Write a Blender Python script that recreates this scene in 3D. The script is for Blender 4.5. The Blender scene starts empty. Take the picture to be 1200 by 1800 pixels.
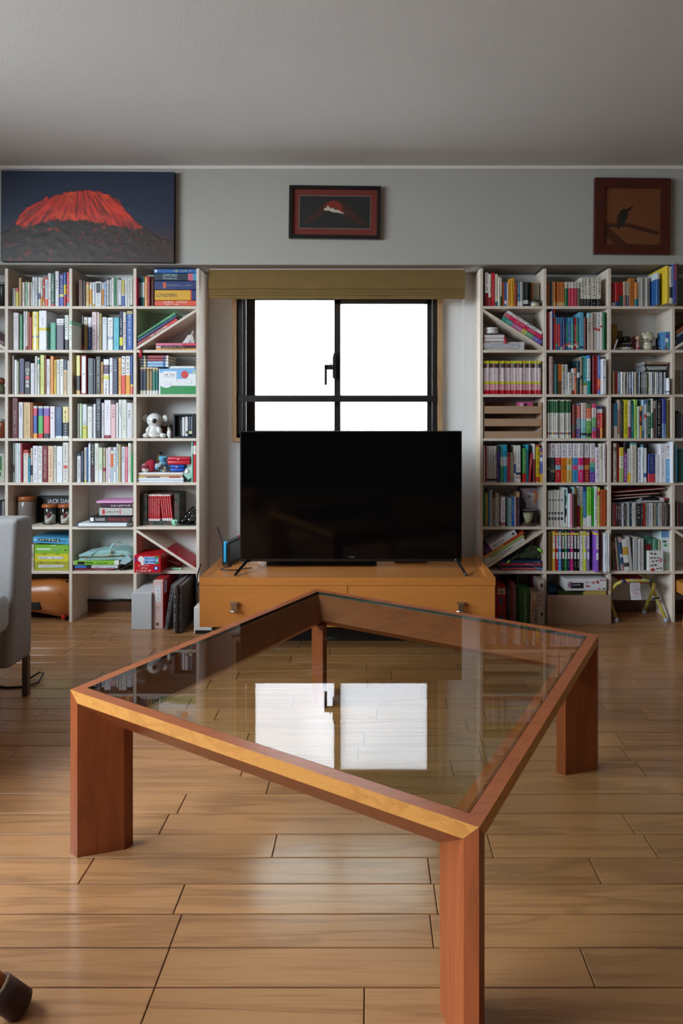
import bpy, bmesh, math, random
from mathutils import Vector, Matrix, Euler, noise

PI = math.pi
R = math.radians
scene = bpy.context.scene
col = scene.collection

# ------------------------------------------------------------------ camera
cam_d = bpy.data.cameras.new('camera')
cam = bpy.data.objects.new('camera', cam_d)
col.objects.link(cam)
cam.location = (0, 0, 1.04)
cam.rotation_euler = (R(90), 0, 0)
cam_d.sensor_fit = 'HORIZONTAL'
cam_d.sensor_width = 36
cam_d.lens = 33.33
cam_d.shift_x = -0.04333
cam_d.shift_y = -0.1375
cam_d.clip_start = 0.05
cam_d.clip_end = 60
scene.camera = cam

# ------------------------------------------------------------------ light and exposure
scene.view_settings.view_transform = 'Standard'
scene.view_settings.look = 'None'
scene.view_settings.gamma = 1
scene.view_settings.use_curve_mapping = False
scene.view_settings.exposure = 0.0
scene.cycles.max_bounces = 10
scene.cycles.diffuse_bounces = 5
scene.cycles.glossy_bounces = 5
scene.cycles.transparent_max_bounces = 12
scene.cycles.sample_clamp_indirect = 6

world = bpy.data.worlds.new('overcast sky')
scene.world = world
world.use_nodes = True
world.node_tree.nodes['Background'].inputs[0].default_value = (0.88, 0.94, 1.0, 1)
world.node_tree.nodes['Background'].inputs[1].default_value = 1.0


def area(name, loc, target, sx, sy, power, rgb=(1, 1, 1)):
    d = bpy.data.lights.new(name, 'AREA')
    d.shape = 'RECTANGLE'
    d.size, d.size_y, d.energy, d.color = sx, sy, power, rgb
    o = bpy.data.objects.new(name, d)
    col.objects.link(o)
    o.location = loc
    o.rotation_euler = (Vector(target) - Vector(loc)).to_track_quat('-Z', 'Y').to_euler()
    return o


# the sky outside the side window over the armchair, and outside the window behind the television
area('sky_outside_side_window', (-2.95, 1.0, 1.95), (-0.9, 1.0, 0.7), 3.6, 1.5, 440, (0.80, 0.92, 1.0))
area('sky_outside_back_window', (-0.18, 4.35, 1.75), (-0.18, 3.4, 1.3), 2.2, 1.8, 190, (0.93, 0.97, 1.0))


# ------------------------------------------------------------------ helpers
def lin(h):
    h = h.lstrip('#')
    o = []
    for i in (0, 2, 4):
        c = int(h[i:i + 2], 16) / 255
        o.append(c / 12.92 if c <= 0.04045 else ((c + 0.055) / 1.055) ** 2.4)
    return (o[0], o[1], o[2], 1.0)


MATS = {}


def nodes_of(m):
    m.use_nodes = True
    return m.node_tree.nodes, m.node_tree.links, m.node_tree.nodes['Principled BSDF']


def mat(name, hx, rough=0.5, metal=0.0, spec=0.5, var=0.06, vscale=8, bump=0.0, bscale=60, coat=0.0):
    """plain surface with a little procedural tone variation and relief"""
    if name in MATS:
        return MATS[name]
    m = bpy.data.materials.new(name)
    N, L, P = nodes_of(m)
    P.inputs['Roughness'].default_value = rough
    P.inputs['Metallic'].default_value = metal
    P.inputs['Specular IOR Level'].default_value = spec
    P.inputs['Coat Weight'].default_value = coat
    tc = N.new('ShaderNodeTexCoord')
    nz = N.new('ShaderNodeTexNoise')
    nz.inputs['Scale'].default_value = vscale
    nz.inputs['Detail'].default_value = 4
    L.new(tc.outputs['Object'], nz.inputs['Vector'])
    mx = N.new('ShaderNodeMixRGB')
    c = lin(hx)
    mx.inputs[1].default_value = tuple(max(0, v * (1 - var)) for v in c[:3]) + (1,)
    mx.inputs[2].default_value = tuple(min(1, v * (1 + var)) for v in c[:3]) + (1,)
    L.new(nz.outputs['Fac'], mx.inputs[0])
    L.new(mx.outputs[0], P.inputs['Base Color'])
    if bump:
        nb = N.new('ShaderNodeTexNoise')
        nb.inputs['Scale'].default_value = bscale
        nb.inputs['Detail'].default_value = 3
        L.new(tc.outputs['Object'], nb.inputs['Vector'])
        b = N.new('ShaderNodeBump')
        b.inputs['Strength'].default_value = bump
        b.inputs['Distance'].default_value = 0.002
        L.new(nb.outputs['Fac'], b.inputs['Height'])
        L.new(b.outputs[0], P.inputs['Normal'])
    MATS[name] = m
    return m


def wood(name, c1, c2, scale=(1, 9, 9), rough=0.35, pores=0.35, coat=0.0, rand=0.0, spec=0.5, crough=0.1):
    """procedural timber: SCALE stretches the grain, the small number lies along it"""
    if name in MATS:
        return MATS[name]
    m = bpy.data.materials.new(name)
    N, L, P = nodes_of(m)
    P.inputs['Roughness'].default_value = rough
    P.inputs['Coat Weight'].default_value = coat
    P.inputs['Specular IOR Level'].default_value = spec
    P.inputs['Coat Roughness'].default_value = crough
    tc = N.new('ShaderNodeTexCoord')
    oi = N.new('ShaderNodeObjectInfo')
    sh = N.new('ShaderNodeVectorMath')
    sh.operation = 'MULTIPLY'
    sh.inputs[1].default_value = (37.0, 17.0, 11.0)
    L.new(oi.outputs['Random'], sh.inputs[0])
    ad = N.new('ShaderNodeVectorMath')
    L.new(tc.outputs['Object'], ad.inputs[0])
    L.new(sh.outputs[0], ad.inputs[1])
    mp = N.new('ShaderNodeMapping')
    mp.inputs['Scale'].default_value = scale
    L.new(ad.outputs[0], mp.inputs['Vector'])
    n1 = N.new('ShaderNodeTexNoise')
    n1.inputs['Scale'].default_value = 2.2
    n1.inputs['Detail'].default_value = 5
    n1.inputs['Distortion'].default_value = 0.6
    L.new(mp.outputs[0], n1.inputs['Vector'])
    # growth rings seen as nested lines
    ms = N.new('ShaderNodeMath')
    ms.operation = 'MULTIPLY'
    ms.inputs[1].default_value = 26
    L.new(n1.outputs['Fac'], ms.inputs[0])
    sn = N.new('ShaderNodeMath')
    sn.operation = 'SINE'
    L.new(ms.outputs[0], sn.inputs[0])
    rr = N.new('ShaderNodeMapRange')
    rr.inputs['From Min'].default_value = 0.2
    rr.inputs['From Max'].default_value = 1.0
    L.new(sn.outputs[0], rr.inputs['Value'])
    mp2 = N.new('ShaderNodeMapping')
    mp2.inputs['Scale'].default_value = tuple(s * (14 if s > 4 else 5) for s in scale)
    L.new(ad.outputs[0], mp2.inputs['Vector'])
    n2 = N.new('ShaderNodeTexNoise')
    n2.inputs['Scale'].default_value = 2.0
    n2.inputs['Detail'].default_value = 3
    L.new(mp2.outputs[0], n2.inputs['Vector'])
    pr = N.new('ShaderNodeMapRange')
    pr.inputs['From Min'].default_value = 0.52
    pr.inputs['From Max'].default_value = 0.72
    L.new(n2.outputs['Fac'], pr.inputs['Value'])
    m1 = N.new('ShaderNodeMath')
    m1.operation = 'MULTIPLY'
    L.new(rr.outputs[0], m1.inputs[0])
    m1.inputs[1].default_value = pores
    m2 = N.new('ShaderNodeMath')
    m2.operation = 'MULTIPLY_ADD'
    L.new(pr.outputs[0], m2.inputs[0])
    m2.inputs[1].default_value = pores
    L.new(m1.outputs[0], m2.inputs[2])
    cr = N.new('ShaderNodeMixRGB')
    cr.inputs[1].default_value = lin(c1)
    cr.inputs[2].default_value = lin(c2)
    cl = N.new('ShaderNodeClamp')
    L.new(m2.outputs[0], cl.inputs[0])
    L.new(cl.outputs[0], cr.inputs[0])
    hs = N.new('ShaderNodeHueSaturation')
    v = N.new('ShaderNodeMath')
    v.operation = 'MULTIPLY_ADD'
    L.new(oi.outputs['Random'], v.inputs[0])
    v.inputs[1].default_value = rand
    v.inputs[2].default_value = 1 - rand / 2
    L.new(v.outputs[0], hs.inputs['Value'])
    L.new(cr.outputs[0], hs.inputs['Color'])
    L.new(hs.outputs[0], P.inputs['Base Color'])
    b = N.new('ShaderNodeBump')
    b.inputs['Strength'].default_value = 0.12
    b.inputs['Distance'].default_value = 0.001
    b.invert = True
    L.new(cl.outputs[0], b.inputs['Height'])
    L.new(b.outputs[0], P.inputs['Normal'])
    MATS[name] = m
    return m


def print_mat(name='printed paper', rough=0.45, coat=0.0):
    if name in MATS:
        return MATS[name]
    m = bpy.data.materials.new(name)
    N, L, P = nodes_of(m)
    a = N.new('ShaderNodeAttribute')
    a.attribute_name = 'print'
    P.inputs['Roughness'].default_value = rough
    P.inputs['Coat Weight'].default_value = coat
    tc = N.new('ShaderNodeTexCoord')
    nz = N.new('ShaderNodeTexNoise')
    nz.inputs['Scale'].default_value = 90
    L.new(tc.outputs['Object'], nz.inputs['Vector'])
    mr = N.new('ShaderNodeMapRange')
    mr.inputs['To Min'].default_value = 0.9
    mr.inputs['To Max'].default_value = 1.08
    L.new(nz.outputs['Fac'], mr.inputs['Value'])
    hs = N.new('ShaderNodeHueSaturation')
    L.new(a.outputs['Color'], hs.inputs['Color'])
    L.new(mr.outputs[0], hs.inputs['Value'])
    L.new(hs.outputs[0], P.inputs['Base Color'])
    MATS[name] = m
    return m


class MB:
    """collects faces (with an optional print colour each) and links them as one mesh object"""

    def __init__(s):
        s.v, s.f, s.c, s.sm = [], [], [], []

    def add(s, verts, faces, hx=None, smooth=False, M=None):
        b = len(s.v)
        for p in verts:
            p = Vector(p)
            s.v.append(M @ p if M is not None else p)
        for f in faces:
            s.f.append(tuple(b + i for i in f))
            s.c.append(hx)
            s.sm.append(smooth)
        return s

    def box(s, x0, x1, y0, y1, z0, z1, hx=None, M=None, ch=0.0):
        if ch:
            c = ch
            lo, hi = (x0, y0, z0), (x1, y1, z1)
            bm = bmesh.new()
            bmesh.ops.create_cube(bm, size=1)
            for v in bm.verts:
                v.co = Vector(((x0 + x1) / 2 + v.co.x * (x1 - x0), (y0 + y1) / 2 + v.co.y * (y1 - y0), (z0 + z1) / 2 + v.co.z * (z1 - z0)))
            bmesh.ops.bevel(bm, geom=list(bm.edges), offset=c, segments=1 if c < 0.004 else 3, profile=0.5, affect='EDGES')
            s.bm(bm, hx, M, smooth=c >= 0.004)
            return s
        V = [(x0, y0, z0), (x1, y0, z0), (x1, y1, z0), (x0, y1, z0), (x0, y0, z1), (x1, y0, z1), (x1, y1, z1), (x0, y1, z1)]
        return s.add(V, [(0, 3, 2, 1), (4, 5, 6, 7), (0, 1, 5, 4), (1, 2, 6, 5), (2, 3, 7, 6), (3, 0, 4, 7)], hx, M=M)

    def bm(s, bm, hx=None, M=None, smooth=False):
        bm.verts.ensure_lookup_table()
        bm.verts.index_update()
        s.add([v.co.copy() for v in bm.verts], [tuple(v.index for v in f.verts) for f in bm.faces], hx, smooth, M)
        bm.free()
        return s

    def prism(s, poly, y0, y1, hx=None, M=None):
        """polygon in x,z (anticlockwise seen from -y) pushed from y0 to y1"""
        n = len(poly)
        V = [(x, y0, z) for x, z in poly] + [(x, y1, z) for x, z in poly]
        F = [tuple(range(n)), tuple(range(2 * n - 1, n - 1, -1))]
        F += [(i, i + n, (i + 1) % n + n, (i + 1) % n) for i in range(n)]
        return s.add(V, F, hx, M=M)

    def lathe(s, prof, c=(0, 0, 0), n=20, hx=None, M=None, smooth=True):
        V, F = [], []
        k = len(prof)
        for i in range(n):
            a = 2 * PI * i / n
            for r, z in prof:
                V.append((c[0] + r * math.cos(a), c[1] + r * math.sin(a), c[2] + z))
        for i in range(n):
            j = (i + 1) % n
            for q in range(k - 1):
                F.append((i * k + q, j * k + q, j * k + q + 1, i * k + q + 1))
        F.append(tuple(i * k for i in range(n - 1, -1, -1)))
        F.append(tuple(i * k + k - 1 for i in range(n)))
        return s.add(V, F, hx, smooth, M)

    def tube(s, pts, r, n=8, hx=None, M=None, r1=None):
        pts = [Vector(p) for p in pts]
        V, F = [], []
        m = len(pts)
        up = Vector((0, 0, 1))
        prev = None
        for i, p in enumerate(pts):
            t = (pts[min(i + 1, m - 1)] - pts[max(i - 1, 0)]).normalized()
            if prev is None:
                a = t.cross(up)
                if a.length < 0.05:
                    a = t.cross(Vector((1, 0, 0)))
            else:
                a = prev - t * prev.dot(t)
            a.normalize()
            prev = a
            b = t.cross(a)
            rr = r if r1 is None else r + (r1 - r) * i / (m - 1)
            for k in range(n):
                q = 2 * PI * k / n
                V.append(p + (a * math.cos(q) + b * math.sin(q)) * rr)
        for i in range(m - 1):
            for k in range(n):
                l = (k + 1) % n
                F.append((i * n + k, i * n + l, (i + 1) * n + l, (i + 1) * n + k))
        F.append(tuple(range(n - 1, -1, -1)))
        F.append(tuple((m - 1) * n + k for k in range(n)))
        return s.add(V, F, hx, True, M)

    def ball(s, c, r, hx=None, M=None, u=16, v=10):
        bm = bmesh.new()
        bmesh.ops.create_uvsphere(bm, u_segments=u, v_segments=v, radius=1)
        rr = (r, r, r) if isinstance(r, (int, float)) else r
        for w in bm.verts:
            w.co = Vector((c[0] + w.co.x * rr[0], c[1] + w.co.y * rr[1], c[2] + w.co.z * rr[2]))
        return s.bm(bm, hx, M, smooth=True)

    def quad(s, x0, x1, z0, z1, y, hx=None, M=None):
        return s.add([(x0, y, z0), (x1, y, z0), (x1, y, z1), (x0, y, z1)], [(0, 1, 2, 3)], hx, M=M)

    def poly(s, pts, y, hx=None, M=None):
        return s.add([(x, y, z) for x, z in pts], [tuple(range(len(pts)))], hx, M=M)

    def disc(s, x, z, rx, rz, y, hx=None, n=14, M=None):
        return s.poly([(x + rx * math.cos(2 * PI * k / n), z + rz * math.sin(2 * PI * k / n)) for k in range(n)], y, hx, M)

    def build(s, name, m, parent=None, local=False):
        me = bpy.data.meshes.new(name)
        off = Vector((0, 0, 0))
        if parent is not None and not local:
            off = parent['_o'] if isinstance(parent.get('_o'), Vector) else Vector(parent.get('_o', (0, 0, 0)))
        me.from_pydata([v - off for v in s.v], [], s.f)
        if s.c and any(c is not None for c in s.c):
            at = me.attributes.new('print', 'FLOAT_COLOR', 'FACE')
            flat = []
            for c in s.c:
                flat.extend(lin(c or 'ffffff'))
            at.data.foreach_set('color', flat)
        if any(s.sm):
            me.polygons.foreach_set('use_smooth', s.sm)
        for mm in (m if isinstance(m, (list, tuple)) else [m]):
            me.materials.append(mm)
        o = bpy.data.objects.new(name, me)
        col.objects.link(o)
        if parent is not None:
            o.parent = parent
            o['_o'] = list(off)
        return o


def thing(name, label, cat, loc=(0, 0, 0), group=None, rot=None):
    """an Empty at the thing's base; its parts are authored in world coordinates unless built local"""
    o = bpy.data.objects.new(name, None)
    col.objects.link(o)
    o.empty_display_size = 0.05
    o.location = loc
    o['_o'] = list(loc)
    if rot:
        o.rotation_euler = rot
    return tag(o, label, cat, group)


def tag(o, label, cat, group=None):
    o['label'] = label
    o['category'] = cat
    if group:
        o['group'] = group
    return o


def struct(o):
    o['kind'] = 'structure'
    return o


def blob(parts, voxel=0.004, smooth=4, zmin=-9, xmax=9):
    """one continuous rounded body grown from overlapping ellipsoids (centre, radii, rotation)"""
    mb = MB()
    for p in parts:
        c, r = p[0], p[1]
        M = Matrix.Translation(c) @ (Euler([R(a) for a in p[2]]).to_matrix().to_4x4() if len(p) > 2 else Matrix())
        mb.ball((0, 0, 0), r, M=M)
    o = mb.build('tmp', mat('white glaze', 'e4e4e2'))
    md = o.modifiers.new('r', 'REMESH')
    md.mode = 'VOXEL'
    md.voxel_size = voxel
    sm = o.modifiers.new('s', 'SMOOTH')
    sm.iterations = smooth
    dg = bpy.context.evaluated_depsgraph_get()
    me = bpy.data.meshes.new_from_object(o.evaluated_get(dg))
    out = MB()
    out.add([Vector((min(v.co.x, xmax), v.co.y, max(v.co.z, zmin))) for v in me.vertices], [tuple(p.vertices) for p in me.polygons], None, True)
    old = o.data
    bpy.data.objects.remove(o)
    bpy.data.meshes.remove(old)
    bpy.data.meshes.remove(me)
    return out


_TXT = {}


def glyphs(s):
    """outlines of a string as flat faces, 1 unit high, cached"""
    if s not in _TXT:
        cu = bpy.data.curves.new('t', 'FONT')
        cu.body = s
        cu.resolution_u = 2
        o = bpy.data.objects.new('t', cu)
        col.objects.link(o)
        dg = bpy.context.evaluated_depsgraph_get()
        me = bpy.data.meshes.new_from_object(o.evaluated_get(dg))
        V = [v.co.copy() for v in me.vertices]
        F = [tuple(p.vertices) for p in me.polygons]
        bpy.data.objects.remove(o)
        bpy.data.curves.remove(cu)
        bpy.data.meshes.remove(me)
        x0 = min((v.x for v in V), default=0)
        x1 = max((v.x for v in V), default=1)
        y0 = min((v.y for v in V), default=0)
        y1 = max((v.y for v in V), default=1)
        _TXT[s] = ([(v.x - x0, v.y - y0) for v in V], F, x1 - x0, y1 - y0)
    return _TXT[s]


def text(mb, s, O, U, V, w, h, hx, keep=True):
    """lay string S in the rectangle at O spanned by unit vectors U (reading) and V (up), W by H"""
    P, F, tw, th = glyphs(s)
    sx, sy = w / tw, h / th
    if keep:
        sx = min(sx, sy * 1.15)
        sy = min(sy, sx * 1.3)
    ox, oy = (w - tw * sx) / 2, (h - th * sy) / 2
    O, U, V = Vector(O), Vector(U), Vector(V)
    mb.add([O + U * (ox + x * sx) + V * (oy + y * sy) for x, y in P], F, hx)


def marks(mb, O, U, V, w, h, hx, rnd, n=None, up=True):
    """a line of small strokes, the illegible small print of a far spine; W along U, H along V"""
    O, U, V = Vector(O), Vector(U), Vector(V)
    c = min(h, w)
    n = n or max(1, int(w / (c * 1.1)))
    step = w / n
    def q(a, b, u0, u1):
        mb.add([O + U * a + V * b, O + U * u0 + V * b, O + U * u0 + V * u1, O + U * a + V * u1], [(0, 1, 2, 3)], hx)
    for i in range(n):
        if rnd.random() < 0.07:
            continue
        a0 = i * step + step * 0.08
        a1 = a0 + step * 0.76
        t = step * 0.17
        b0, b1 = h * 0.04, h * 0.96
        for k in range(rnd.randint(1, 2)):
            zz = b0 + (b1 - b0 - t) * rnd.random()
            q(a0, zz, a1, zz + t)
        for k in range(rnd.randint(1, 2)):
            xx = a0 + (a1 - a0 - t) * rnd.random()
            q(xx, b0 + (b1 - b0) * 0.3 * rnd.random(), xx + t, b1 - (b1 - b0) * 0.3 * rnd.random())


PRINT = print_mat()
GLOSSPRINT = print_mat('glossy printed card', 0.22)
PAPER = mat('page edges', 'e4dccb', 0.8, var=0.1, vscale=200)

# ------------------------------------------------------------------ the room
YB, YU, ZS, ZC = 3.41, 3.18, 1.812, 2.306          # back wall, upper wall face, soffit, ceiling
XL, XR, YN = -2.40, 2.30, -3.4
WALLP = mat('white wallpaper', 'a8a6a0', 0.85, spec=0.2, var=0.02, vscale=3, bump=0.25, bscale=160)
CEILP = mat('ceiling paper', 'c2bfba', 0.9, spec=0.15, var=0.03, vscale=5, bump=0.3, bscale=120)
OAK = wood('oak flooring', 'ab794c', '5e381c', (0.5, 7, 7), 0.48, 0.30, rand=0.16, spec=0.5, coat=0.75, crough=0.16)
JOINT = mat('dark plank joint', '2a1a10', 0.7)
DARKALU = mat('dark bronze aluminium', '221f1e', 0.35, spec=0.5, var=0.1)
CASING = wood('pale window casing', 'b39066', '8a6a45', (9, 9, 0.8), 0.5, 0.3)
BASEB = wood('brown baseboard', '5a3a24', '3c2416', (0.8, 9, 9), 0.45, 0.3)

fl = MB().box(XL - .1, XR + .1, YN - .1, YB + .12, -0.08, -0.004)
floor = struct(fl.build('floor', JOINT))
floor['_o'] = [0, 0, 0]
ROWS = [0.905, 0.988, 1.071]                        # far edge of each row of planks
ROWS += [1.155, 1.242, 1.326, 1.412, 1.496, 1.580, 1.662, 1.750]
while ROWS[-1] < YB + 0.02:
    ROWS.append(ROWS[-1] + 0.0852)
SEAMS = {1.155: [-.012, -.395, .79], 1.242: [-.395, .41], 1.326: [-.396, .123, .82], 1.412: [-.415, .14, .9], 1.496: [-.654, .134, .515],
         1.580: [-.235, .29, .68], 1.662: [-.53, .19, .66], 1.750: [-.51, .33, .86]}
rf = random.Random(5)
PLANKS = 0
for i in range(1, len(ROWS)):
    y0, y1 = ROWS[i - 1], ROWS[i]
    xs = SEAMS.get(round(y1, 3))
    if xs is None:
        xs, x = [], -0.66 * y1 - 0.2 + rf.uniform(0, .45)
        while x < 0.55 * y1 + 0.15:
            xs.append(x)
            x += rf.choice([0.38, 0.45, 0.56, 0.62, 0.79])
    xs = [XL] + sorted(xs) + [XR]
    for a, b in zip(xs, xs[1:]):
        mb = MB()
        g, c = 0.0011, 0.0011
        x0, x1, q0, q1 = a + g, b - g, y0 + g, y1 - g
        ox, oy = (x0 + x1) / 2, (q0 + q1) / 2
        V = [(x0 - ox, q0 - oy, -.004), (x1 - ox, q0 - oy, -.004), (x1 - ox, q1 - oy, -.004), (x0 - ox, q1 - oy, -.004)]
        V += [(x0 - ox, q0 - oy, -c), (x1 - ox, q0 - oy, -c), (x1 - ox, q1 - oy, -c), (x0 - ox, q1 - oy, -c)]
        V += [(x0 - ox + c, q0 - oy + c, 0), (x1 - ox - c, q0 - oy + c, 0), (x1 - ox - c, q1 - oy - c, 0), (x0 - ox + c, q1 - oy - c, 0)]
        F = [(8, 9, 10, 11)] + [(k, (k + 1) % 4, (k + 1) % 4 + 4, k + 4) for k in range(4)] + [(k + 4, (k + 1) % 4 + 4, (k + 1) % 4 + 8, k + 8) for k in range(4)]
        mb.add(V, F)
        p = mb.build('plank', OAK, floor, local=True)
        p.location = (ox, oy, 0)
        PLANKS += 1
# the part of the floor behind the camera, never in view from near here, keeps one covering
MB().box(XL, XR, YN, 0.904, -0.004, 0).build('floor_covering', OAK, floor)

struct(MB().box(XL - .1, XR + .1, YN - .1, YB + .12, ZC, ZC + .1).build('ceiling', CEILP))
# back wall with the window opening, and the deep boxed beam over the bookcases
OX0, OX1, OZ0, OZ1 = -0.722, 0.357, 0.935, 1.735
w = MB()
w.box(XL, OX0, YB, YB + .12, 0, ZC).box(OX1, XR, YB, YB + .12, 0, ZC).box(OX0, OX1, YB, YB + .12, 0, OZ0).box(OX0, OX1, YB, YB + .12, OZ1, ZC)
wall_back = struct(w.build('wall_back', mat('pale back wall', 'dcdcdc', 0.85, spec=0.2, var=0.02, vscale=3, bump=0.25, bscale=160)))  # paler tone than the boxed beam above
struct(MB().box(XL, XR, YU, YB, ZS, ZC).build('beam_back', WALLP))
struct(MB().box(XL, XR, YU - .012, YU, ZC - .016, ZC).build('trim_1', mat('white crown strip', 'd8d2cc', 0.6)))
# side wall with the wide window above the armchair
WY0, WY1, WZ0, WZ1 = -0.6, 2.3, 0.88, 2.05
w = MB()
w.box(XL - .1, XL, YN, WY0, 0, ZC).box(XL - .1, XL, WY1, YB, 0, ZC).box(XL - .1, XL, WY0, WY1, 0, WZ0).box(XL - .1, XL, WY0, WY1, WZ1, ZC)
struct(w.build('wall_left', WALLP))
w = MB()
for y in (WY0, (WY0 + WY1) / 2 - .02, WY1 - .04):
    w.box(XL - .09, XL - .03, y, y + .04, WZ0, WZ1)
for z in (WZ0, WZ1 - .04):
    w.box(XL - .09, XL - .03, WY0, WY1, z, z + .04)
struct(w.build('window_2', DARKALU))
struct(MB().box(XR, XR + .1, YN, YB, 0, ZC).build('wall_right', mat('dim taupe wall', '5c5148', 0.8)))
struct(MB().box(XL, XR, YN - .1, YN, 0, ZC).build('wall_front', mat('dim taupe wall', '5c5148', 0.8)))
struct(MB().box(XL, XR, YB - .012, YB, 0, .058).build('baseboard_back', BASEB))

# the frosted window behind the television
win = MB()
win.box(OX0, OX0 + .028, YB - .012, YB + .11, OZ0, OZ1).box(OX1 - .026, OX1, YB - .012, YB + .11, OZ0, OZ1)
win.box(OX0, OX1, YB - .012, YB + .11, OZ1 - .025, OZ1).box(OX0, OX1, YB - .012, YB + .11, OZ0, OZ0 + .018)
win.box(OX0 + .028, OX0 + .034, YB + .03, YB + .042, OZ0, OZ1).box(OX0 + .028, OX0 + .034, YB + .066, YB + .08, OZ0, OZ1)
window = struct(win.build('window_1', DARKALU))
window['_o'] = [0, 0, 0]


def frosted(name, wired):
    m = bpy.data.materials.new(name)
    N, L, P = nodes_of(m)
    N.remove(P)
    out = N['Material Output']
    tr = N.new('ShaderNodeBsdfTranslucent')
    gl = N.new('ShaderNodeBsdfGlossy')
    gl.inputs['Roughness'].default_value = 0.25
    mix = N.new('ShaderNodeMixShader')
    mix.inputs[0].default_value = 0.05
    L.new(tr.outputs[0], mix.inputs[1])
    L.new(gl.outputs[0], mix.inputs[2])
    L.new(mix.outputs[0], out.inputs['Surface'])
    tr.inputs['Color'].default_value = (0.93, 0.95, 0.97, 1)
    if wired:
        tc = N.new('ShaderNodeTexCoord')
        sm = None
        for sg in (1, -1):
            sp = N.new('ShaderNodeVectorMath')
            sp.operation = 'DOT_PRODUCT'
            sp.inputs[1].default_value = (55 * 0.707, 0, sg * 55 * 0.707)
            L.new(tc.outputs['Object'], sp.inputs[0])
            fr = N.new('ShaderNodeMath')
            fr.operation = 'FRACT'
            L.new(sp.outputs['Value'], fr.inputs[0])
            lt = N.new('ShaderNodeMath')
            lt.operation = 'LESS_THAN'
            lt.inputs[1].default_value = 0.10
            L.new(fr.outputs[0], lt.inputs[0])
            if sm is None:
                sm = lt
            else:
                mxx = N.new('ShaderNodeMath')
                mxx.operation = 'MAXIMUM'
                L.new(sm.outputs[0], mxx.inputs[0])
                L.new(lt.outputs[0], mxx.inputs[1])
                sm = mxx
        c = N.new('ShaderNodeMixRGB')
        c.inputs[1].default_value = (0.93, 0.95, 0.97, 1)
        c.inputs[2].default_value = (0.62, 0.64, 0.66, 1)
        L.new(sm.outputs[0], c.inputs[0])
        L.new(c.outputs[0], tr.inputs['Color'])
    return m


def sash(x0, x1, y, stile0, stile1, rail0, rail1, glass, lbl):
    m = MB()
    z0, z1 = OZ0 + .018, OZ1 - .025
    m.box(x0, x0 + stile0, y, y + .024, z0, z1).box(x1 - stile1, x1, y, y + .024, z0, z1)
    m.box(x0, x1, y, y + .024, z0, z0 + rail0).box(x0, x1, y, y + .024, z1 - rail1, z1)
    s = m.build('sash', DARKALU, window)
    s['label'] = lbl
    MB().box(x0 + stile0, x1 - stile1, y + .011, y + .015, z0 + rail0, z1 - rail1).build('pane', glass, s)
    return s


sash(OX0 + .036, (-0.17228), YB + .07, (-0.63899) - OX0 - .036, .030, .018, .02, frosted('frosted glass', False), 'outer sliding sash with plain frosted glass')
s2 = sash((-0.19535), OX1 - .027, YB + .03, 0.02791, 0.02481, .018, .048, frosted('wired frosted glass', True), 'inner sliding sash with wired frosted glass')
# crescent lock: plate on the meeting stile, arm and lever
hx = (-0.19450)
MB().prism([(hx - .013, 1.25920), (hx - .008, 1.25302), (hx + .004, 1.25302), (hx + .004, 1.39195), (hx - .008, 1.39195), (hx - .013, 1.36725), (hx - .0145, 1.31786)][::-1], YB + .004, YB + .03).build('lock_plate', DARKALU, s2)
lv = MB()
lv.box((-0.25168), hx - .01, YB - .006, YB + .012, 1.30089, 1.32851, ch=.0015).box((-0.25168), (-0.23756), YB - .006, YB + .006, 1.21802, 1.32851, ch=.0015)
lv.tube([(hx - .022, YB, 1.32851), (hx - .028, YB, 1.34079)], .003)
lv.build('lock_lever', DARKALU, s2)
MB().box((-0.70991), 0.35191, YB - .032, YB - .014, 1.12683, 1.16187, ch=.002).build('guard_rail', DARKALU, window)
cs = MB()
cs.box(OX0 - .024, OX0, YB - .03, YB, OZ0 - .02, OZ1 + .03).box(OX1, OX1 + .024, YB - .03, YB, OZ0 - .02, OZ1 + .03)
cs.box(OX0, OX1, YB - .03, YB, OZ1, OZ1 + .03).box(OX0, OX1, YB - .03, YB, OZ0 - .02, OZ0)
cs.build('casing', CASING, window)

# roman blind hung from the soffit
bl = thing('roman_blind', 'drawn-up ochre roman blind above the frosted window', 'blind', (-0.17, 3.27, 1.80))
BLINDM = mat('ochre blind fabric', '7c643c', 0.85, spec=0.15, var=0.10, vscale=14, bump=0.4, bscale=420)
BX0, BX1 = (-0.83627), 0.48416


def fold(prof, name, seed, dx=0.0):
    m = MB()
    n, k = 72, len(prof)
    V = []
    for i in range(n + 1):
        u = i / n
        x = BX0 + dx + (BX1 - BX0 - 2 * dx) * u
        seam = math.exp(-((x - (-0.18193)) / .018) ** 2)
        for j, (y, z) in enumerate(prof):
            a = noise.noise(Vector((x * 5 + seed, j * .35, seed)))
            b = noise.noise(Vector((x * 17 + seed, j * .6, seed)))
            f = j / max(1, k - 1)
            V.append((x, y + .006 * a * f + .003 * b * f + .006 * seam * f, z + (.0045 * a + .002 * b) * f - .002 * seam * f))
    F = [(i * k + j, (i + 1) * k + j, (i + 1) * k + j + 1, i * k + j + 1) for i in range(n) for j in range(k - 1)]
    m.add(V, F, None, True)
    return m.build(name, BLINDM, bl)


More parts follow.
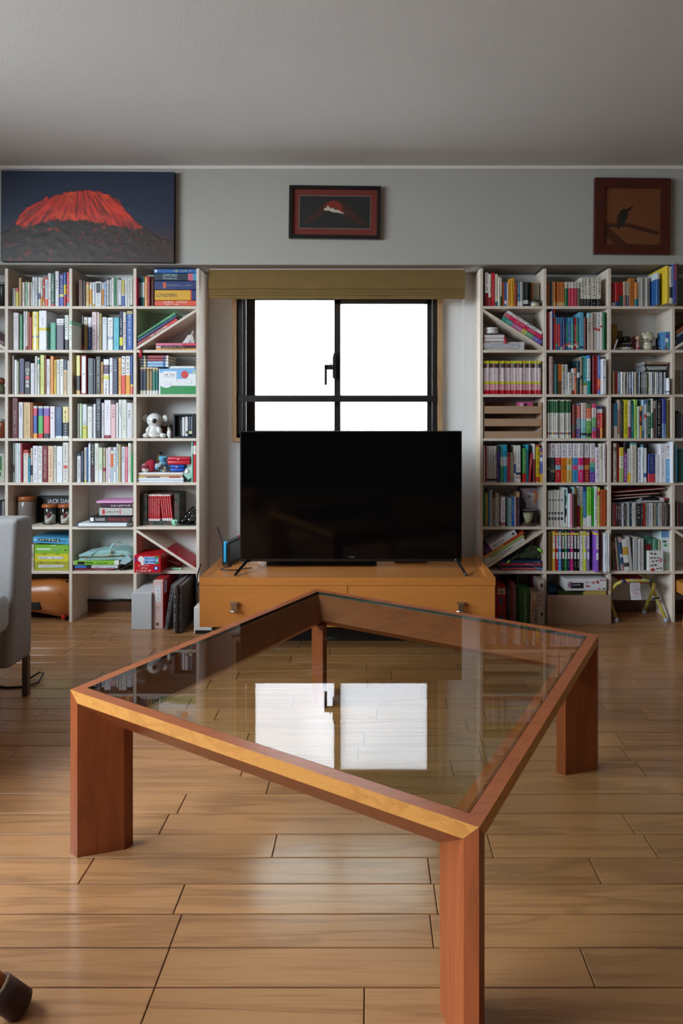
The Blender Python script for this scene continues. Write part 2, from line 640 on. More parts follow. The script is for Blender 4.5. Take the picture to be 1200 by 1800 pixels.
ztop = 1.806
fold([(3.26, ztop), (3.257, 1.775), (3.252, 1.745), (3.248, 1.718), (3.2495, 1.706), (3.256, 1.700), (3.262, 1.704), (3.262, 1.74)], 'fabric_panel', 1.3)
fold([(3.262, 1.712), (3.2515, 1.698), (3.2495, 1.689), (3.255, 1.685), (3.262, 1.69)], 'fold', 2.2, .001)
fold([(3.264, 1.694), (3.2525, 1.686), (3.2505, 1.675), (3.256, 1.671), (3.262, 1.676)], 'fold', 3.1, .002)
fold([(3.265, 1.682), (3.254, 1.674), (3.2525, 1.657), (3.256, 1.6535), (3.262, 1.656)], 'fold', 4.7, .003)
MB().box(BX0 + .004, BX1 - .004, 3.262, 3.288, 1.776, 1.811).build('head_rail', mat('white rail', 'd8d6d2', 0.4), bl)
ch = MB()
for i in range(58):
    z = 1.70 - i * .0125
    ch.ball((0.48049, 3.275, z), .0028, u=6, v=4)
    ch.ball((0.47459, 3.279, z - .004), .0028, u=6, v=4)
ch.tube([(0.48049, 3.275, 1.79), (0.48049, 3.275, .98)], .0009, 4)
ch.build('pull_chain', mat('white plastic', 'e6e6e4', 0.4), bl)

# ------------------------------------------------------------------ the two bookcases
SHELFW = wood('pale birch board', 'd9cdbf', 'c4b3a2', (1.2, 6, 6), 0.5, 0.22, spec=0.35)
SH = [1.61096, 1.38779, 1.16173, 0.93711, 0.71191, 0.48643, 0.26036]
UPL = [(-2.18241), (-1.85693), (-1.53030), (-1.20279), (-0.88253)]
UPR = [0.56227, 0.88543, 1.21438, 1.53899, 1.86650]
T = .0158


def bookcase(name, label, ups, diag, open_side):
    t = thing(name, label, 'bookcase', ((ups[0] + ups[-1]) / 2, 3.22, 0))
    for i, x in enumerate(ups):
        MB().box(x - T / 2, x + T / 2, 3.22, 3.408, 0, 1.803, ch=.0008).build('upright', SHELFW, t)
    for i in range(len(ups) - 1):
        for z in SH:
            MB().box(ups[i] + T / 2 + .0002, ups[i + 1] - T / 2 - .0002, 3.2205, 3.408, z - .0138, z, ch=.0008).build('shelf_board', SHELFW, t)
    for c, r, up in diag:
        a, b = ups[c] + T / 2, ups[c + 1] - T / 2
        z0, z1 = SH[r], SH[r - 1] - .0138
        h = .012
        k = h * (b - a) / math.hypot(b - a, z1 - z0)
        v = h * math.hypot(b - a, z1 - z0) / (b - a)
        poly = [(a, z0), (b, z1 - v), (b, z1), (a, z0 + v)] if up else [(a, z1 - v), (b, z0), (b, z0 + v), (a, z1)]
        MB().prism(poly, 3.221, 3.40).build('slanted_board', SHELFW, t)
    x, d = (ups[-1] + T / 2 + .0002, 1) if open_side > 0 else (ups[0] - T / 2 - .0002, -1)
    hm = MB()
    for z in [1.70] + [s - q for s in SH for q in (.0, .10)]:
        for y in (3.255, 3.335):
            hm.add([(x, y + .003 * math.cos(PI * k / 4), z + .003 * math.sin(PI * k / 4) * d) for k in range(8)], [tuple(range(8))])
    hm.build('peg_holes', mat('dark peg hole', '6a6058', 0.8), t)
    return t


bookcase('bookcase', 'tall pale birch bookcase full of books between armchair and window', UPL, [(3, 1, True), (3, 6, False), (0, 1, False)], 1)
bookcase('bookcase', 'tall pale birch bookcase with slatted trays, folding stool beneath', UPR, [(0, 1, False), (0, 6, True), (3, 1, True), (3, 6, False)], -1)

# ------------------------------------------------------------------ glass coffee table
TW = wood('worn cherry wood', '96502a', '6c331a', (0.9, 7, 7), 0.33, 0.28, spec=0.45)
TWL = wood('cherry wood upright', '8f4824', '663016', (7, 7, 0.9), 0.36, 0.28, spec=0.45)
NOSE = wood('sun-bleached worn edge', 'c98c46', '8f5224', (1.2, 8, 8), 0.4, 0.25, spec=0.4)
TZ = .392
TC = Vector((-.0195, 1.699, 0))
# square plan: half diagonals
tq = math.atan2(.9755 - 2.376, .183 + .199)
HD = .7235
ROT = tq
ct = thing('coffee_table', 'low square cherry wood coffee table with inset glass top', 'table', (TC.x, TC.y, 0))
TIPS = [TC + Vector((math.cos(ROT + k * PI / 2), math.sin(ROT + k * PI / 2), 0)) * HD for k in range(4)]   # near, right, far, left
IN, UND, NZ = .026, .072, .027


def rail_poly(m, A, B, hx=None):
    """one mitred rail from corner A to corner B (corners anticlockwise seen from above): returns section faces by look"""
    u = (B - A).normalized()
    n = Vector((-u.y, u.x, 0))                     # inward
    def pt(o, dz, end):
        P = (A + u * o) if end == 0 else (B - u * o)
        return P + n * o + Vector((0, 0, TZ - dz))
    sec = [(0, 0), (IN, 0), (IN, .0085), (IN + .012, .0085), (IN + .012 + UND - .012, UND + .004), (UND, NZ + UND), (0, NZ)]
    return [[pt(o, dz, e) for o, dz in sec] for e in (0, 1)]


for k in range(4):
    A, B = TIPS[k], TIPS[(k + 1) % 4]
    s0, s1 = rail_poly(None, A, B)
    n = len(s0)
    m = MB()
    body = [i for i in range(n) if i != n - 1]
    V = s0 + s1
    F = [tuple(reversed(range(n))), tuple(range(n, 2 * n))] + [(i, (i + 1) % n, (i + 1) % n + n, i + n) for i in range(n) if i != n - 1]
    m.add(V, F)
    rl = m.build('rail', TW, ct)
    # worn outer edge: a thin bleached face standing a hair proud, cut at 45 degrees where the legs meet it
    u = (B - A).normalized()
    nn = Vector((-u.y, u.x, 0)) * -.0004
    e = MB()
    q = [A + Vector((0, 0, TZ)), B + Vector((0, 0, TZ)), B - u * NZ + Vector((0, 0, TZ - NZ)), A + u * NZ + Vector((0, 0, TZ - NZ))]
    q = [p + nn for p in q]
    back = [p - nn * 1.0 for p in q]
    e.add(q + back, [(3, 2, 1, 0), (4, 5, 6, 7), (0, 1, 5, 4), (1, 2, 6, 5), (2, 3, 7, 6), (3, 0, 4, 7)])
    ed = e.build('worn_edge', NOSE, rl)
    ed['label'] = 'pale worn outer edge'
for k in range(4):
    P = TIPS[k]
    r = (TC - P).normalized()
    t_ = Vector((-r.y, r.x, 0))
    a = IN / math.sqrt(2)
    L_ = .122
    plan = [(0, 0, 0.0004), (a, a, IN), (L_, a, NZ + (L_ - a) / math.sqrt(2) - .002), (L_ + a, 0, NZ + UND - .004), (L_, -a, NZ + (L_ - a) / math.sqrt(2) - .002), (a, -a, IN)]
    V, F = [], []
    for rr, tt, dz in plan:
        V.append(P + r * rr + t_ * tt + Vector((0, 0, 0)))
    for rr, tt, dz in plan:
        V.append(P + r * rr + t_ * tt + Vector((0, 0, TZ - dz)))
    # two quads over the top so it can slope up to the tip
    F = [(5, 4, 3, 2, 1, 0), (6, 7, 8, 9), (6, 9, 10, 11)] + [(i, (i + 1) % 6, (i + 1) % 6 + 6, i + 6) for i in range(6)]
    m = MB()
    m.add(V, F)
    lg = m.build('leg', TWL, ct)
    m = MB()
    m.add([P + r * rr * .98 + r * .002 + t_ * tt * .96 + Vector((0, 0, z)) for z in (.0, .003) for rr, tt, dz in plan], [(i, (i + 1) % 6, (i + 1) % 6 + 6, i + 6) for i in range(6)])
    m.build('felt_pad', mat('grey felt', '4a443e', 0.9), lg)


def pane_mat():
    m = bpy.data.materials.new('clear table glass')
    N, L, P = nodes_of(m)
    N.remove(P)
    out = N['Material Output']
    tr = N.new('ShaderNodeBsdfTransparent')
    tr.inputs['Color'].default_value = (0.86, 0.90, 0.85, 1)
    gl = N.new('ShaderNodeBsdfGlossy')
    gl.inputs['Roughness'].default_value = 0.012
    fr = N.new('ShaderNodeFresnel')
    fr.inputs['IOR'].default_value = 1.6
    ge = N.new('ShaderNodeNewGeometry')
    iv = N.new('ShaderNodeMath')
    iv.operation = 'SUBTRACT'
    iv.inputs[0].default_value = 1
    L.new(ge.outputs['Backfacing'], iv.inputs[1])
    mu = N.new('ShaderNodeMath')
    mu.operation = 'MULTIPLY'
    L.new(fr.outputs[0], mu.inputs[0])
    L.new(iv.outputs[0], mu.inputs[1])
    # faint cloudy smears on the surface
    tc = N.new('ShaderNodeTexCoord')
    nz = N.new('ShaderNodeTexNoise')
    nz.inputs['Scale'].default_value = 5
    nz.inputs['Detail'].default_value = 7
    nz.inputs['Distortion'].default_value = 1.2
    L.new(tc.outputs['Object'], nz.inputs['Vector'])
    mr = N.new('ShaderNodeMapRange')
    mr.inputs['From Min'].default_value = 0.62
    mr.inputs['From Max'].default_value = 0.8
    mr.inputs['To Max'].default_value = 0.10
    L.new(nz.outputs['Fac'], mr.inputs['Value'])
    df = N.new('ShaderNodeBsdfDiffuse')
    df.inputs['Color'].default_value = (0.75, 0.8, 0.82, 1)
    m0 = N.new('ShaderNodeMixShader')
    L.new(mr.outputs[0], m0.inputs[0])
    L.new(tr.outputs[0], m0.inputs[1])
    L.new(df.outputs[0], m0.inputs[2])
    mix = N.new('ShaderNodeMixShader')
    L.new(mu.outputs[0], mix.inputs[0])
    L.new(m0.outputs[0], mix.inputs[1])
    L.new(gl.outputs[0], mix.inputs[2])
    L.new(mix.outputs[0], out.inputs['Surface'])
    return m


def sq(o, z):
    s_ = (HD - o * math.sqrt(2)) / HD
    return [TC + (p - TC) * s_ + Vector((0, 0, z)) for p in TIPS]


lo, hi = sq(IN + .0012, TZ - .0078), sq(IN + .0012, TZ - .0003)
g = MB()
g.add(lo + hi, [(3, 2, 1, 0), (4, 5, 6, 7)])
gp = g.build('glass_top', pane_mat(), ct)
g = MB()
g.add(lo + hi, [(k, (k + 1) % 4, (k + 1) % 4 + 4, k + 4) for k in range(4)])
ge = g.build('glass_edge', mat('green glass edge', '14302c', 0.08, spec=0.8), gp)
ge['label'] = 'dark green polished edge'

# ------------------------------------------------------------------ television and its cabinet
CAB = wood('orange cherry veneer', 'b87436', '9a5a26', (0.7, 8, 8), 0.32, 0.16, spec=0.45)
CABV = wood('orange cherry veneer end', 'b06c30', '925222', (8, 8, 0.7), 0.35, 0.16)
METAL = mat('brushed nickel', 'b8b0a4', 0.28, metal=1.0)
BLACKP = mat('black plastic', '0d0d0f', 0.4, var=0.1)
cx0, cx1, cy0, cy1, ct_ = -.761, .5507, 2.80, 3.268, .334
cab = thing('television_cabinet', 'low wide orange cherry cabinet with two drawers under the television', 'cabinet', (-.11, 2.80, 0))
BZ = .1115
b = MB()
b.box(cx0 + .004, cx1 - .004, cy0 + .012, cy1, BZ, .2975)
b.build('carcass', CABV, cab)
MB().box(cx0 + .05, cx1 - .05, cy0 + .15, cy1 - .02, 0, BZ).build('plinth', mat('dark plinth', '1c120c', 0.6), cab)
b = MB()                                        # tray top: sides slope in to a lower floor
S = .036
fz = .322
b.add([(cx0, cy0, .2985), (cx1, cy0, .2985), (cx1, cy1, .2985), (cx0, cy1, .2985),
       (cx0, cy0, ct_), (cx1, cy0, ct_), (cx1, cy1, ct_), (cx0, cy1, ct_),
       (cx0 + S, cy0 + .014, ct_ - .002), (cx1 - S, cy0 + .014, ct_ - .002), (cx0 + S, cy0 + .02, fz), (cx1 - S, cy0 + .02, fz), (cx1 - S, cy1, fz), (cx0 + S, cy1, fz)],
      [(3, 2, 1, 0), (0, 1, 5, 4), (1, 2, 6, 5), (3, 0, 4, 7), (2, 3, 7, 13, 12, 6), (4, 5, 9, 8), (8, 9, 11, 10), (5, 6, 12, 11, 9), (7, 4, 8, 10, 13), (10, 11, 12, 13)])
b.build('tray_top', CAB, cab)
mid = (-0.10333)
for a, c, hxp in ((cx0, mid, (-0.60396)), (mid, cx1, 0.39678)):
    d = MB().box(a + .0012, c - .0012, cy0 + .001, cy0 + .018, .1135, .2965, ch=.001).build('drawer', CAB, cab)
    hz = 0.22635
    h = MB()
    h.box(hxp - .019, hxp + .019, cy0 - .014, cy0, hz - .006, hz, ch=.0008)
    h.box(hxp - .013, hxp + .013, cy0 - .018, cy0 - .0145, hz - .037, hz - .001, ch=.0008)
    h.tube([(hxp - .022, cy0 - .0165, hz - .039), (hxp + .022, cy0 - .0165, hz - .039)], .0042, 10)
    h.build('handle', METAL, d)

tv = thing('television', 'large black flat television on splayed feet in front of the window', 'television', (-.1, 2.98, fz))
tx0, tx1, tz0, tz1 = (-0.61826), 0.42782, 0.36407, 0.97965
b = MB()
b.box(tx0, tx1, 2.981, 2.995, tz0, tz1, ch=.0015).box(tx0 + .06, tx1 - .06, 2.995, 3.035, tz0 + .02, tz1 - .22, ch=.006)
b.build('housing', BLACKP, tv)
scr = mat('dark screen', '040405', 0.09, spec=0.28, var=0.0)
MB().box(tx0 + .005, tx1 - .005, 2.9797, 2.9812, tz0 + .013, tz1 - .005).build('screen', scr, tv)
lt = MB()
text(lt, 'SONY', ((-0.10461), 2.9792, 0.38150), (1, 0, 0), (0, 0, 1), 0.02816, 0.00805, '6a6a6a')
lt.build('maker_mark', PRINT, tv)
for ax, fx, bx in (((-0.57669), (-0.61740), (-0.61944)), (0.40234, 0.43011, 0.43528)):
    b = MB()
    top = Vector((ax, 2.99, tz0 + .012))
    for f in ((fx, 2.87, fz + .0073), (bx, 3.10, fz + .0073)):
        b.tube([top, Vector(f) + (top - Vector(f)) * .08, f], .0065, 8)
        b.tube([Vector(f) - Vector((0, .006, .0)), Vector(f) + Vector((0, .006, 0))], .005, 8)
    b.ball((ax, 2.985, tz0 + .006), .011, u=10, v=6)
    b.build('leg', BLACKP, tv)

sb = thing('soundbar', 'long black soundbar under the television', 'soundbar', (-.25, 3.08, fz))
b = MB()
b.box((-0.50982), 0.02763, 3.072, 3.135, fz + .0005, fz + .052, ch=.005)
b.build('case', BLACKP, sb)
MB().box((-0.50844) + .005, 0.02487 - .005, 3.0705, 3.0725, fz + .006, fz + .045).build('grille', mat('black speaker cloth', '0a0a0c', 0.9), sb)
MB().box((-0.22383), (-0.21692), 3.0698, 3.0706, fz + .008, fz + .04).build('seam', mat('dark grey seam', '26262a', 0.4), sb)
st = thing('set_top_box', 'flat grey set-top box under the television', 'media box', (.2, 3.13, fz))
MB().box(0.11551, 0.27468, 3.132, 3.212, fz + .002, fz + .0215, ch=.002).build('case', mat('grey plastic', '6e7070', 0.4), st)
MB().box(0.12396, 0.20848, 3.1305, 3.1325, fz + .008, fz + .014).build('front_panel', mat('dark grey panel', '4a4c4c', 0.3), st)
# game console standing in its dock
gd = thing('game_console', 'black game console with blue and red controllers standing in its dock', 'game console', ((-0.70740), 3.068, fz + .0004), rot=(0, 0, R(-11)))
b = MB()
b.box(-.017, -.007, .0, .165, .0, .108, ch=.003).box(.009, .021, .0, .165, .0, .104, ch=.003).box(-.017, .021, .0, .165, .0, .016, ch=.003)
b.build('dock', BLACKP, gd, local=True)
MB().box(-.0055, .0075, .022, .15, .018, .118, ch=.002).build('tablet', mat('glossy black', '101013', 0.15), gd, local=True)
MB().box(-.0062, .0085, -.008, .0215, .018, .119, ch=.005).build('controller', mat('neon blue plastic', '2f9fd0', 0.35), gd, local=True)['label'] = 'neon blue controller'
MB().box(-.0062, .0085, .1505, .178, .018, .119, ch=.005).build('controller', mat('neon red plastic', 'c83c46', 0.35), gd, local=True)['label'] = 'neon red controller'
cb = MB()
cb.tube([(-.80, 3.30, .47), (-.775, 3.26, .43), (-.755, 3.22, .40), ((-0.73663), 3.17, .375)], .003, 6)
tag(cb.build('power_cord', BLACKP), 'black cord running down the wall to the game console', 'cord')
cb = MB()
pts = [(-.672, 3.05), (-.70, 3.02), (-.71, 2.985), (-.69, 2.965), (-.65, 2.97), (-.60, 2.995), (-.57, 3.02)]
cb.tube([(x, y, fz + .0035 + (.002 if i % 2 else 0)) for i, (x, y) in enumerate(pts)], .0025, 6)
tag(cb.build('power_cord', BLACKP), 'thin dark cord curling over the cabinet top below the console', 'cord')
cb = MB()
cb.tube([((-0.56643), 3.11, fz + .018), ((-0.54791), 3.09, fz + .022), ((-0.53331), 3.065, fz + .008), ((-0.51886), 3.045, fz + .004), ((-0.50788), 3.05, fz + .004)], .0026, 6)
cb.tube([((-0.55806), 3.12, fz + .012), ((-0.53679), 3.10, fz + .016), ((-0.51535), 3.06, fz + .006)], .0022, 6)
tag(cb.build('white_cable', mat('white cable', 'd8d8d4', 0.4)), 'white cables beside the soundbar end', 'cable')

# ------------------------------------------------------------------ armchair at the left edge
FAB = mat('grey woven upholstery', '8c8a8a', 0.95, spec=0.1, var=0.38, vscale=300, bump=0.9, bscale=520)
so = thing('armchair', 'grey woven fabric armchair on thin metal legs beside the bookcase', 'armchair', (-1.65, 1.9, 0))


def slab(name, corners_lo, corners_hi, rad, mtl, seg=4):
    bm = bmesh.new()
    vs = [bm.verts.new(p) for p in corners_lo + corners_hi]
    for f in ((3, 2, 1, 0), (4, 5, 6, 7), (0, 1, 5, 4), (1, 2, 6, 5), (2, 3, 7, 6), (3, 0, 4, 7)):
        bm.faces.new([vs[i] for i in f])
    bmesh.ops.bevel(bm, geom=list(bm.edges), offset=rad, segments=seg, profile=0.5, affect='EDGES')
    m = MB()
    m.bm(bm, smooth=True)
    return m.build(name, mtl, so)


def arm(ya0, ya1, yb0, yb1):
    """ya at the foot, yb at the top: the inner face leans"""
    return slab('arm', [(-2.15, ya0, .150), (-1.276, ya0, .150), (-1.276, ya1, .150), (-2.15, ya1, .150)],
                [(-2.15, yb0, .675), (-1.270, yb0, .675), (-1.270, yb1, .675), (-2.15, yb1, .675)], .020, FAB)


arm(2.232, 2.385, 2.270, 2.385)
slab('seat_base', [(-2.12, 1.55, .150), (-1.31, 1.55, .150), (-1.31, 2.25, .150), (-2.12, 2.25, .150)], [(-2.12, 1.55, .292), (-1.31, 1.55, .292), (-1.31, 2.25, .292), (-2.12, 2.25, .292)], .015, FAB)
slab('backrest', [(-2.2, 1.54, .20), (-2.02, 1.54, .20), (-2.02, 2.26, .20), (-2.2, 2.26, .20)], [(-2.28, 1.54, .70), (-2.12, 1.54, .70), (-2.12, 2.26, .70), (-2.28, 2.26, .70)], .03, FAB)
slab('seat_cushion', [(-2.0, 1.572, .293), (-1.262, 1.572, .293), (-1.262, 2.228, .293), (-2.0, 2.228, .293)], [(-2.0, 1.572, .428), (-1.262, 1.572, .428), (-1.262, 2.228, .428), (-2.0, 2.228, .428)], .035,
     mat('grey cushion fabric', '989c9c', 0.95, spec=0.1, var=0.14, vscale=240, bump=0.8, bscale=500))
slab('unseen_shade_cushion', [(-2.04, 1.575, .43), (-1.74, 1.575, .43), (-1.74, 2.225, .43), (-2.04, 2.225, .43)], [(-2.13, 1.575, .78), (-1.86, 1.575, .78), (-1.86, 2.225, .78), (-2.13, 2.225, .78)], .05, FAB)  # unseen cushion, added to keep window light off the arm's inner face
LEGM = mat('grey steel leg', '6e6258', 0.35, metal=0.7)
for x, y in ((-1.293, 2.37), (-1.293, 1.58), (-2.12, 2.37), (-2.12, 1.58)):
    MB().box(x - .010, x + .010, y - .010, y + .010, 0, .149).build('leg', LEGM, so)
MB().box(-2.12, -1.285, 2.362, 2.378, .139, .151).box(-2.12, -1.285, 1.572, 1.588, .139, .151).build('leg_rail', LEGM, so)
cb = MB()
cb.tube([(-1.36, 2.50, .004), (-1.33, 2.54, .02), (-1.305, 2.52, .022), (-1.30, 2.47, .006), (-1.33, 2.44, .004), (-1.40, 2.43, .004), (-1.5, 2.46, .004)], .004, 6)
tag(cb.build('floor_cable', BLACKP), 'loop of black cable on the floor beside the armchair leg', 'cable')

# ------------------------------------------------------------------ stool at the near left corner, one leg in view
STW = wood('turned brown wood', 'a8622f', '80431f', (8, 8, 0.9), 0.35, 0.25)
fs = thing('wooden_stool', 'splay-legged brown wooden stool with dark foot caps near the coffee table', 'stool', (-1.0, .95, 0))
cxx, cyy = -1.085, .93
MB().lathe([(.0, .0), (.2, .0), (.215, .012), (.215, .035), (.2, .046), (0, .05)], (cxx, cyy, .40), 28).build('seat', STW, fs)
for k in range(4):
    v = Vector((.47, .178, 0))
    v.rotate(Euler((0, 0, k * PI / 2)))
    foot = Vector((cxx, cyy, .012)) + v
    top = Vector((cxx, cyy, .41)) + v * .28
    d = (top - foot).normalized()
    b = MB()
    b.tube([foot + d * .035, foot + d * .2, top], .0205, 14, r1=.022)
    lg = b.build('leg', STW, fs)
    b = MB()
    b.tube([foot - d * .002, foot + d * .004, foot + d * .02, foot + d * .05], .0245, 16)
    b.tube([foot - d * .009, foot - d * .002], .016, 16, r1=.0245)
    fc = b.build('foot_cap', mat('dark brown rubber', '3a1d14', 0.5), lg)
    fc['label'] = 'dark brown rubber foot cap'
    MB().tube([foot + d * .0505, foot + d * .054], .0245, 16).build('ring', METAL, lg)

# ------------------------------------------------------------------ pictures on the upper wall


def canvas_mat():
    m = bpy.data.materials.new('painted canvas')
    N, L, P = nodes_of(m)
    P.inputs['Roughness'].default_value = 0.5
    tc = N.new('ShaderNodeTexCoord')
    sp = N.new('ShaderNodeSeparateXYZ')
    L.new(tc.outputs['Object'], sp.inputs[0])

    def mth(op, a, b=None, clamp=False):
        n = N.new('ShaderNodeMath')
        n.operation = op
        n.use_clamp = clamp
        for i, q in enumerate((a, b)):
            if q is None:
                continue
            if isinstance(q, (int, float)):
                n.inputs[i].default_value = q
            else:
                L.new(q, n.inputs[i])
        return n.outputs[0]

    def nz(scale, detail=4, dist=0.0, sx=1, sz=1):
        mp = N.new('ShaderNodeMapping')
        mp.inputs['Scale'].default_value = (sx, 1, sz)
        L.new(tc.outputs['Object'], mp.inputs[0])
        n = N.new('ShaderNodeTexNoise')
        n.inputs['Scale'].default_value = scale
        n.inputs['Detail'].default_value = detail
        n.inputs['Distortion'].default_value = dist
        L.new(mp.outputs[0], n.inputs['Vector'])
        return n.outputs['Fac']

    def mix(f, a, b):
        n = N.new('ShaderNodeMixRGB')
        L.new(f, n.inputs[0])
        for i, q in ((1, a), (2, b)):
            if isinstance(q, str):
                n.inputs[i].default_value = lin(q)
            else:
                L.new(q, n.inputs[i])
        return n.outputs[0]

    def ramp(v, a, b):
        n = N.new('ShaderNodeMapRange')
        n.inputs['From Min'].default_value = a
        n.inputs['From Max'].default_value = b
        L.new(v, n.inputs['Value'])
        return n.outputs[0]

    u = mth('DIVIDE', sp.outputs['X'], .862)            # 0..1 across
    v = mth('DIVIDE', sp.outputs['Z'], .465)            # 0..1 up
    rough = nz(22, 6, 0.6)
    fc = N.new('ShaderNodeFloatCurve')
    cv = fc.mapping.curves[0]
    pts = [(0, .30), (.05, .34), (.12, .52), (.22, .66), (.36, .735), (.44, .76), (.58, .745), (.66, .69), (.72, .56), (.80, .42), (.88, .30), (1, .22)]
    cv.points[0].location = pts[0]
    cv.points[1].location = pts[-1]
    for p in pts[1:-1]:
        cv.points.new(*p)
    fc.mapping.update()
    L.new(u, fc.inputs['Value'])
    top = mth('ADD', fc.outputs[0], mth('MULTIPLY', mth('SUBTRACT', rough, .5), .12))
    inm = ramp(mth('SUBTRACT', top, v), -.004, .012)
    fb = N.new('ShaderNodeFloatCurve')
    cv = fb.mapping.curves[0]
    pts = [(0, .62), (.06, .42), (.14, .37), (.26, .43), (.45, .45), (.6, .41), (.72, .37), (.8, .36), (1, .62)]
    cv.points[0].location = pts[0]
    cv.points[1].location = pts[-1]
    for p in pts[1:-1]:
        cv.points.new(*p)
    fb.mapping.update()
    L.new(u, fb.inputs['Value'])
    red = ramp(mth('ADD', mth('SUBTRACT', v, fb.outputs[0]), mth('MULTIPLY', mth('SUBTRACT', nz(26, 6, 1.0), .5), .10)), -.008, .012)
    # streaks fanning down from the summit
    fan = mth('DIVIDE', mth('SUBTRACT', u, .46), mth('SUBTRACT', .95, v))
    cmb = N.new('ShaderNodeCombineXYZ')
    L.new(mth('MULTIPLY', fan, 9), cmb.inputs[0])
    L.new(mth('MULTIPLY', v, 2.0), cmb.inputs[1])
    ns = N.new('ShaderNodeTexNoise')
    ns.inputs['Scale'].default_value = 2.2
    ns.inputs['Detail'].default_value = 7
    L.new(cmb.outputs[0], ns.inputs['Vector'])
    strk = ns.outputs['Fac']
    redc = mix(ramp(strk, .40, .62), 'd0301a', '6e1a12')
    redc = mix(ramp(nz(16, 4), .55, .7), redc, 'd84a1c')
    redc = mix(ramp(nz(60, 3), .66, .72), redc, '241a18')
    dk = mix(nz(6, 4), '131313', '2e1c14')
    spots = ramp(nz(34, 3, .8), .60, .67)
    lowm = ramp(mth('ADD', v, mth('MULTIPLY', nz(7, 3), .3)), .30, .55)
    dk = mix(mth('MULTIPLY', spots, mth('ADD', .45, mth('MULTIPLY', lowm, .55))), dk, '8c2216')
    warm = ramp(mth('ADD', u, mth('MULTIPLY', nz(4), .3)), .5, 1.1)
    dk = mix(mth('MULTIPLY', warm, .5), dk, '3a1d12')
    mount = mix(red, dk, redc)
    sky = mix(nz(3, 5), '06122c', '0c2140')
    skd = mix(ramp(v, .45, .2), sky, dk)
    c = mix(inm, skd, mount)
    L.new(c, P.inputs['Base Color'])
    b = N.new('ShaderNodeBump')
    b.inputs['Strength'].default_value = .45
    b.inputs['Distance'].default_value = .003
    L.new(mth('MULTIPLY', nz(30, 6, .8), mth('ADD', mth('MULTIPLY', inm, .9), .1)), b.inputs['Height'])
    L.new(b.outputs[0], P.inputs['Normal'])
    return m


px0, px1 = (-1.84577), (-0.98384)
pa = thing('oil_painting', 'unframed oil painting of a red mountain on midnight blue above the sofa-side bookcase', 'painting', (px0, 3.15, 1.82254))
cmat = canvas_mat()
pw, ph = px1 - px0, 2.27335 - 1.82254
m = MB()
nx, nzz = 100, 54
V, F = [], []
for i in range(nx + 1):
    for j in range(nzz + 1):
        uu, vv = i / nx, j / nzz
        a = max(0, noise.noise(Vector((uu * 22, vv * 14, 3)))) * (1 if .08 < uu < .8 and .05 < vv < .7 else .1)
        V.append((uu * pw, -.0016 * a, vv * ph))
F = [(i * (nzz + 1) + j, (i + 1) * (nzz + 1) + j, (i + 1) * (nzz + 1) + j + 1, i * (nzz + 1) + j + 1) for i in range(nx) for j in range(nzz)]
m.add(V, F, None, True)
m.build('painted_surface', cmat, pa, local=True)
MB().box(0, pw, .0005, .028, 0, ph).build('stretcher', mat('dark canvas edge', '0d1018', 0.6), pa, local=True)
pa.rotation_euler = (0, R(.45), 0)

# middle picture: black frame, rust mat, dark print with an arched glow and a curling crest
fx0, fx1, fz0, fz1 = (-0.41177), 0.04544, 1.93737, 2.20147
pm = thing('framed_print', 'small print in a black frame with rust red mat over the window', 'picture', ((fx0 + fx1) / 2, 3.155, fz0), rot=(0, R(.7), 0))
hw, hh = (fx1 - fx0) / 2, fz1 - fz0
bw = .0175
b = MB()
b.box(-hw, hw, 0, .022, 0, bw, ch=.001).box(-hw, hw, 0, .022, hh - bw, hh, ch=.001).box(-hw, -hw + bw, 0, .022, bw, hh - bw).box(hw - bw, hw, 0, .022, bw, hh - bw)
b.build('frame', mat('black lacquer frame', '0a0a0a', 0.3), pm, local=True)
MB().box(-hw + bw, hw - bw, .010, .014, bw, hh - bw).build('mat_board', mat('rust red mat', '6a241b', 0.8), pm, local=True)
aw, az0, az1 = hw - .052, .053, hh - .05
art = MB()
art.quad(-aw - .002, aw + .002, az0 - .002, az1 + .002, .0097, '8a8478')
art.quad(-aw, aw, az0, az1, .0094, '1f201f')
ah = az1 - az0
def arc(p, hx, y):
    art.poly([(-aw + q[0] * 2 * aw, az1 - q[1] * ah) for q in p][::-1], y, hx)
arc([(.05, .86), (.18, .58), (.33, .28), (.42, .15), (.5, .12), (.58, .17), (.68, .33), (.8, .55), (.95, .88), (.88, .92), (.72, .68), (.62, .55), (.5, .48), (.38, .5), (.24, .7), (.1, .86)], '3c1f16', .0091)
arc([(.33, .32), (.42, .17), (.5, .13), (.57, .2), (.62, .36), (.55, .4), (.46, .36)], '6e2a14', .0089)
arc([(.34, .4), (.41, .27), (.45, .33), (.50, .42), (.56, .43), (.64, .56), (.56, .52), (.47, .50), (.41, .45), (.36, .46)], 'b8b09c', .0087)
arc([(.40, .3), (.44, .2), (.5, .18), (.55, .28), (.60, .42), (.66, .53), (.6, .5), (.53, .4), (.48, .33), (.45, .4), (.43, .36)], '7c2414', .0085)
arc([(.35, .36), (.4, .31), (.385, .35), (.36, .38)], '101010', .0083)
art.build('print', PRINT, pm, local=True)
GLZ = None

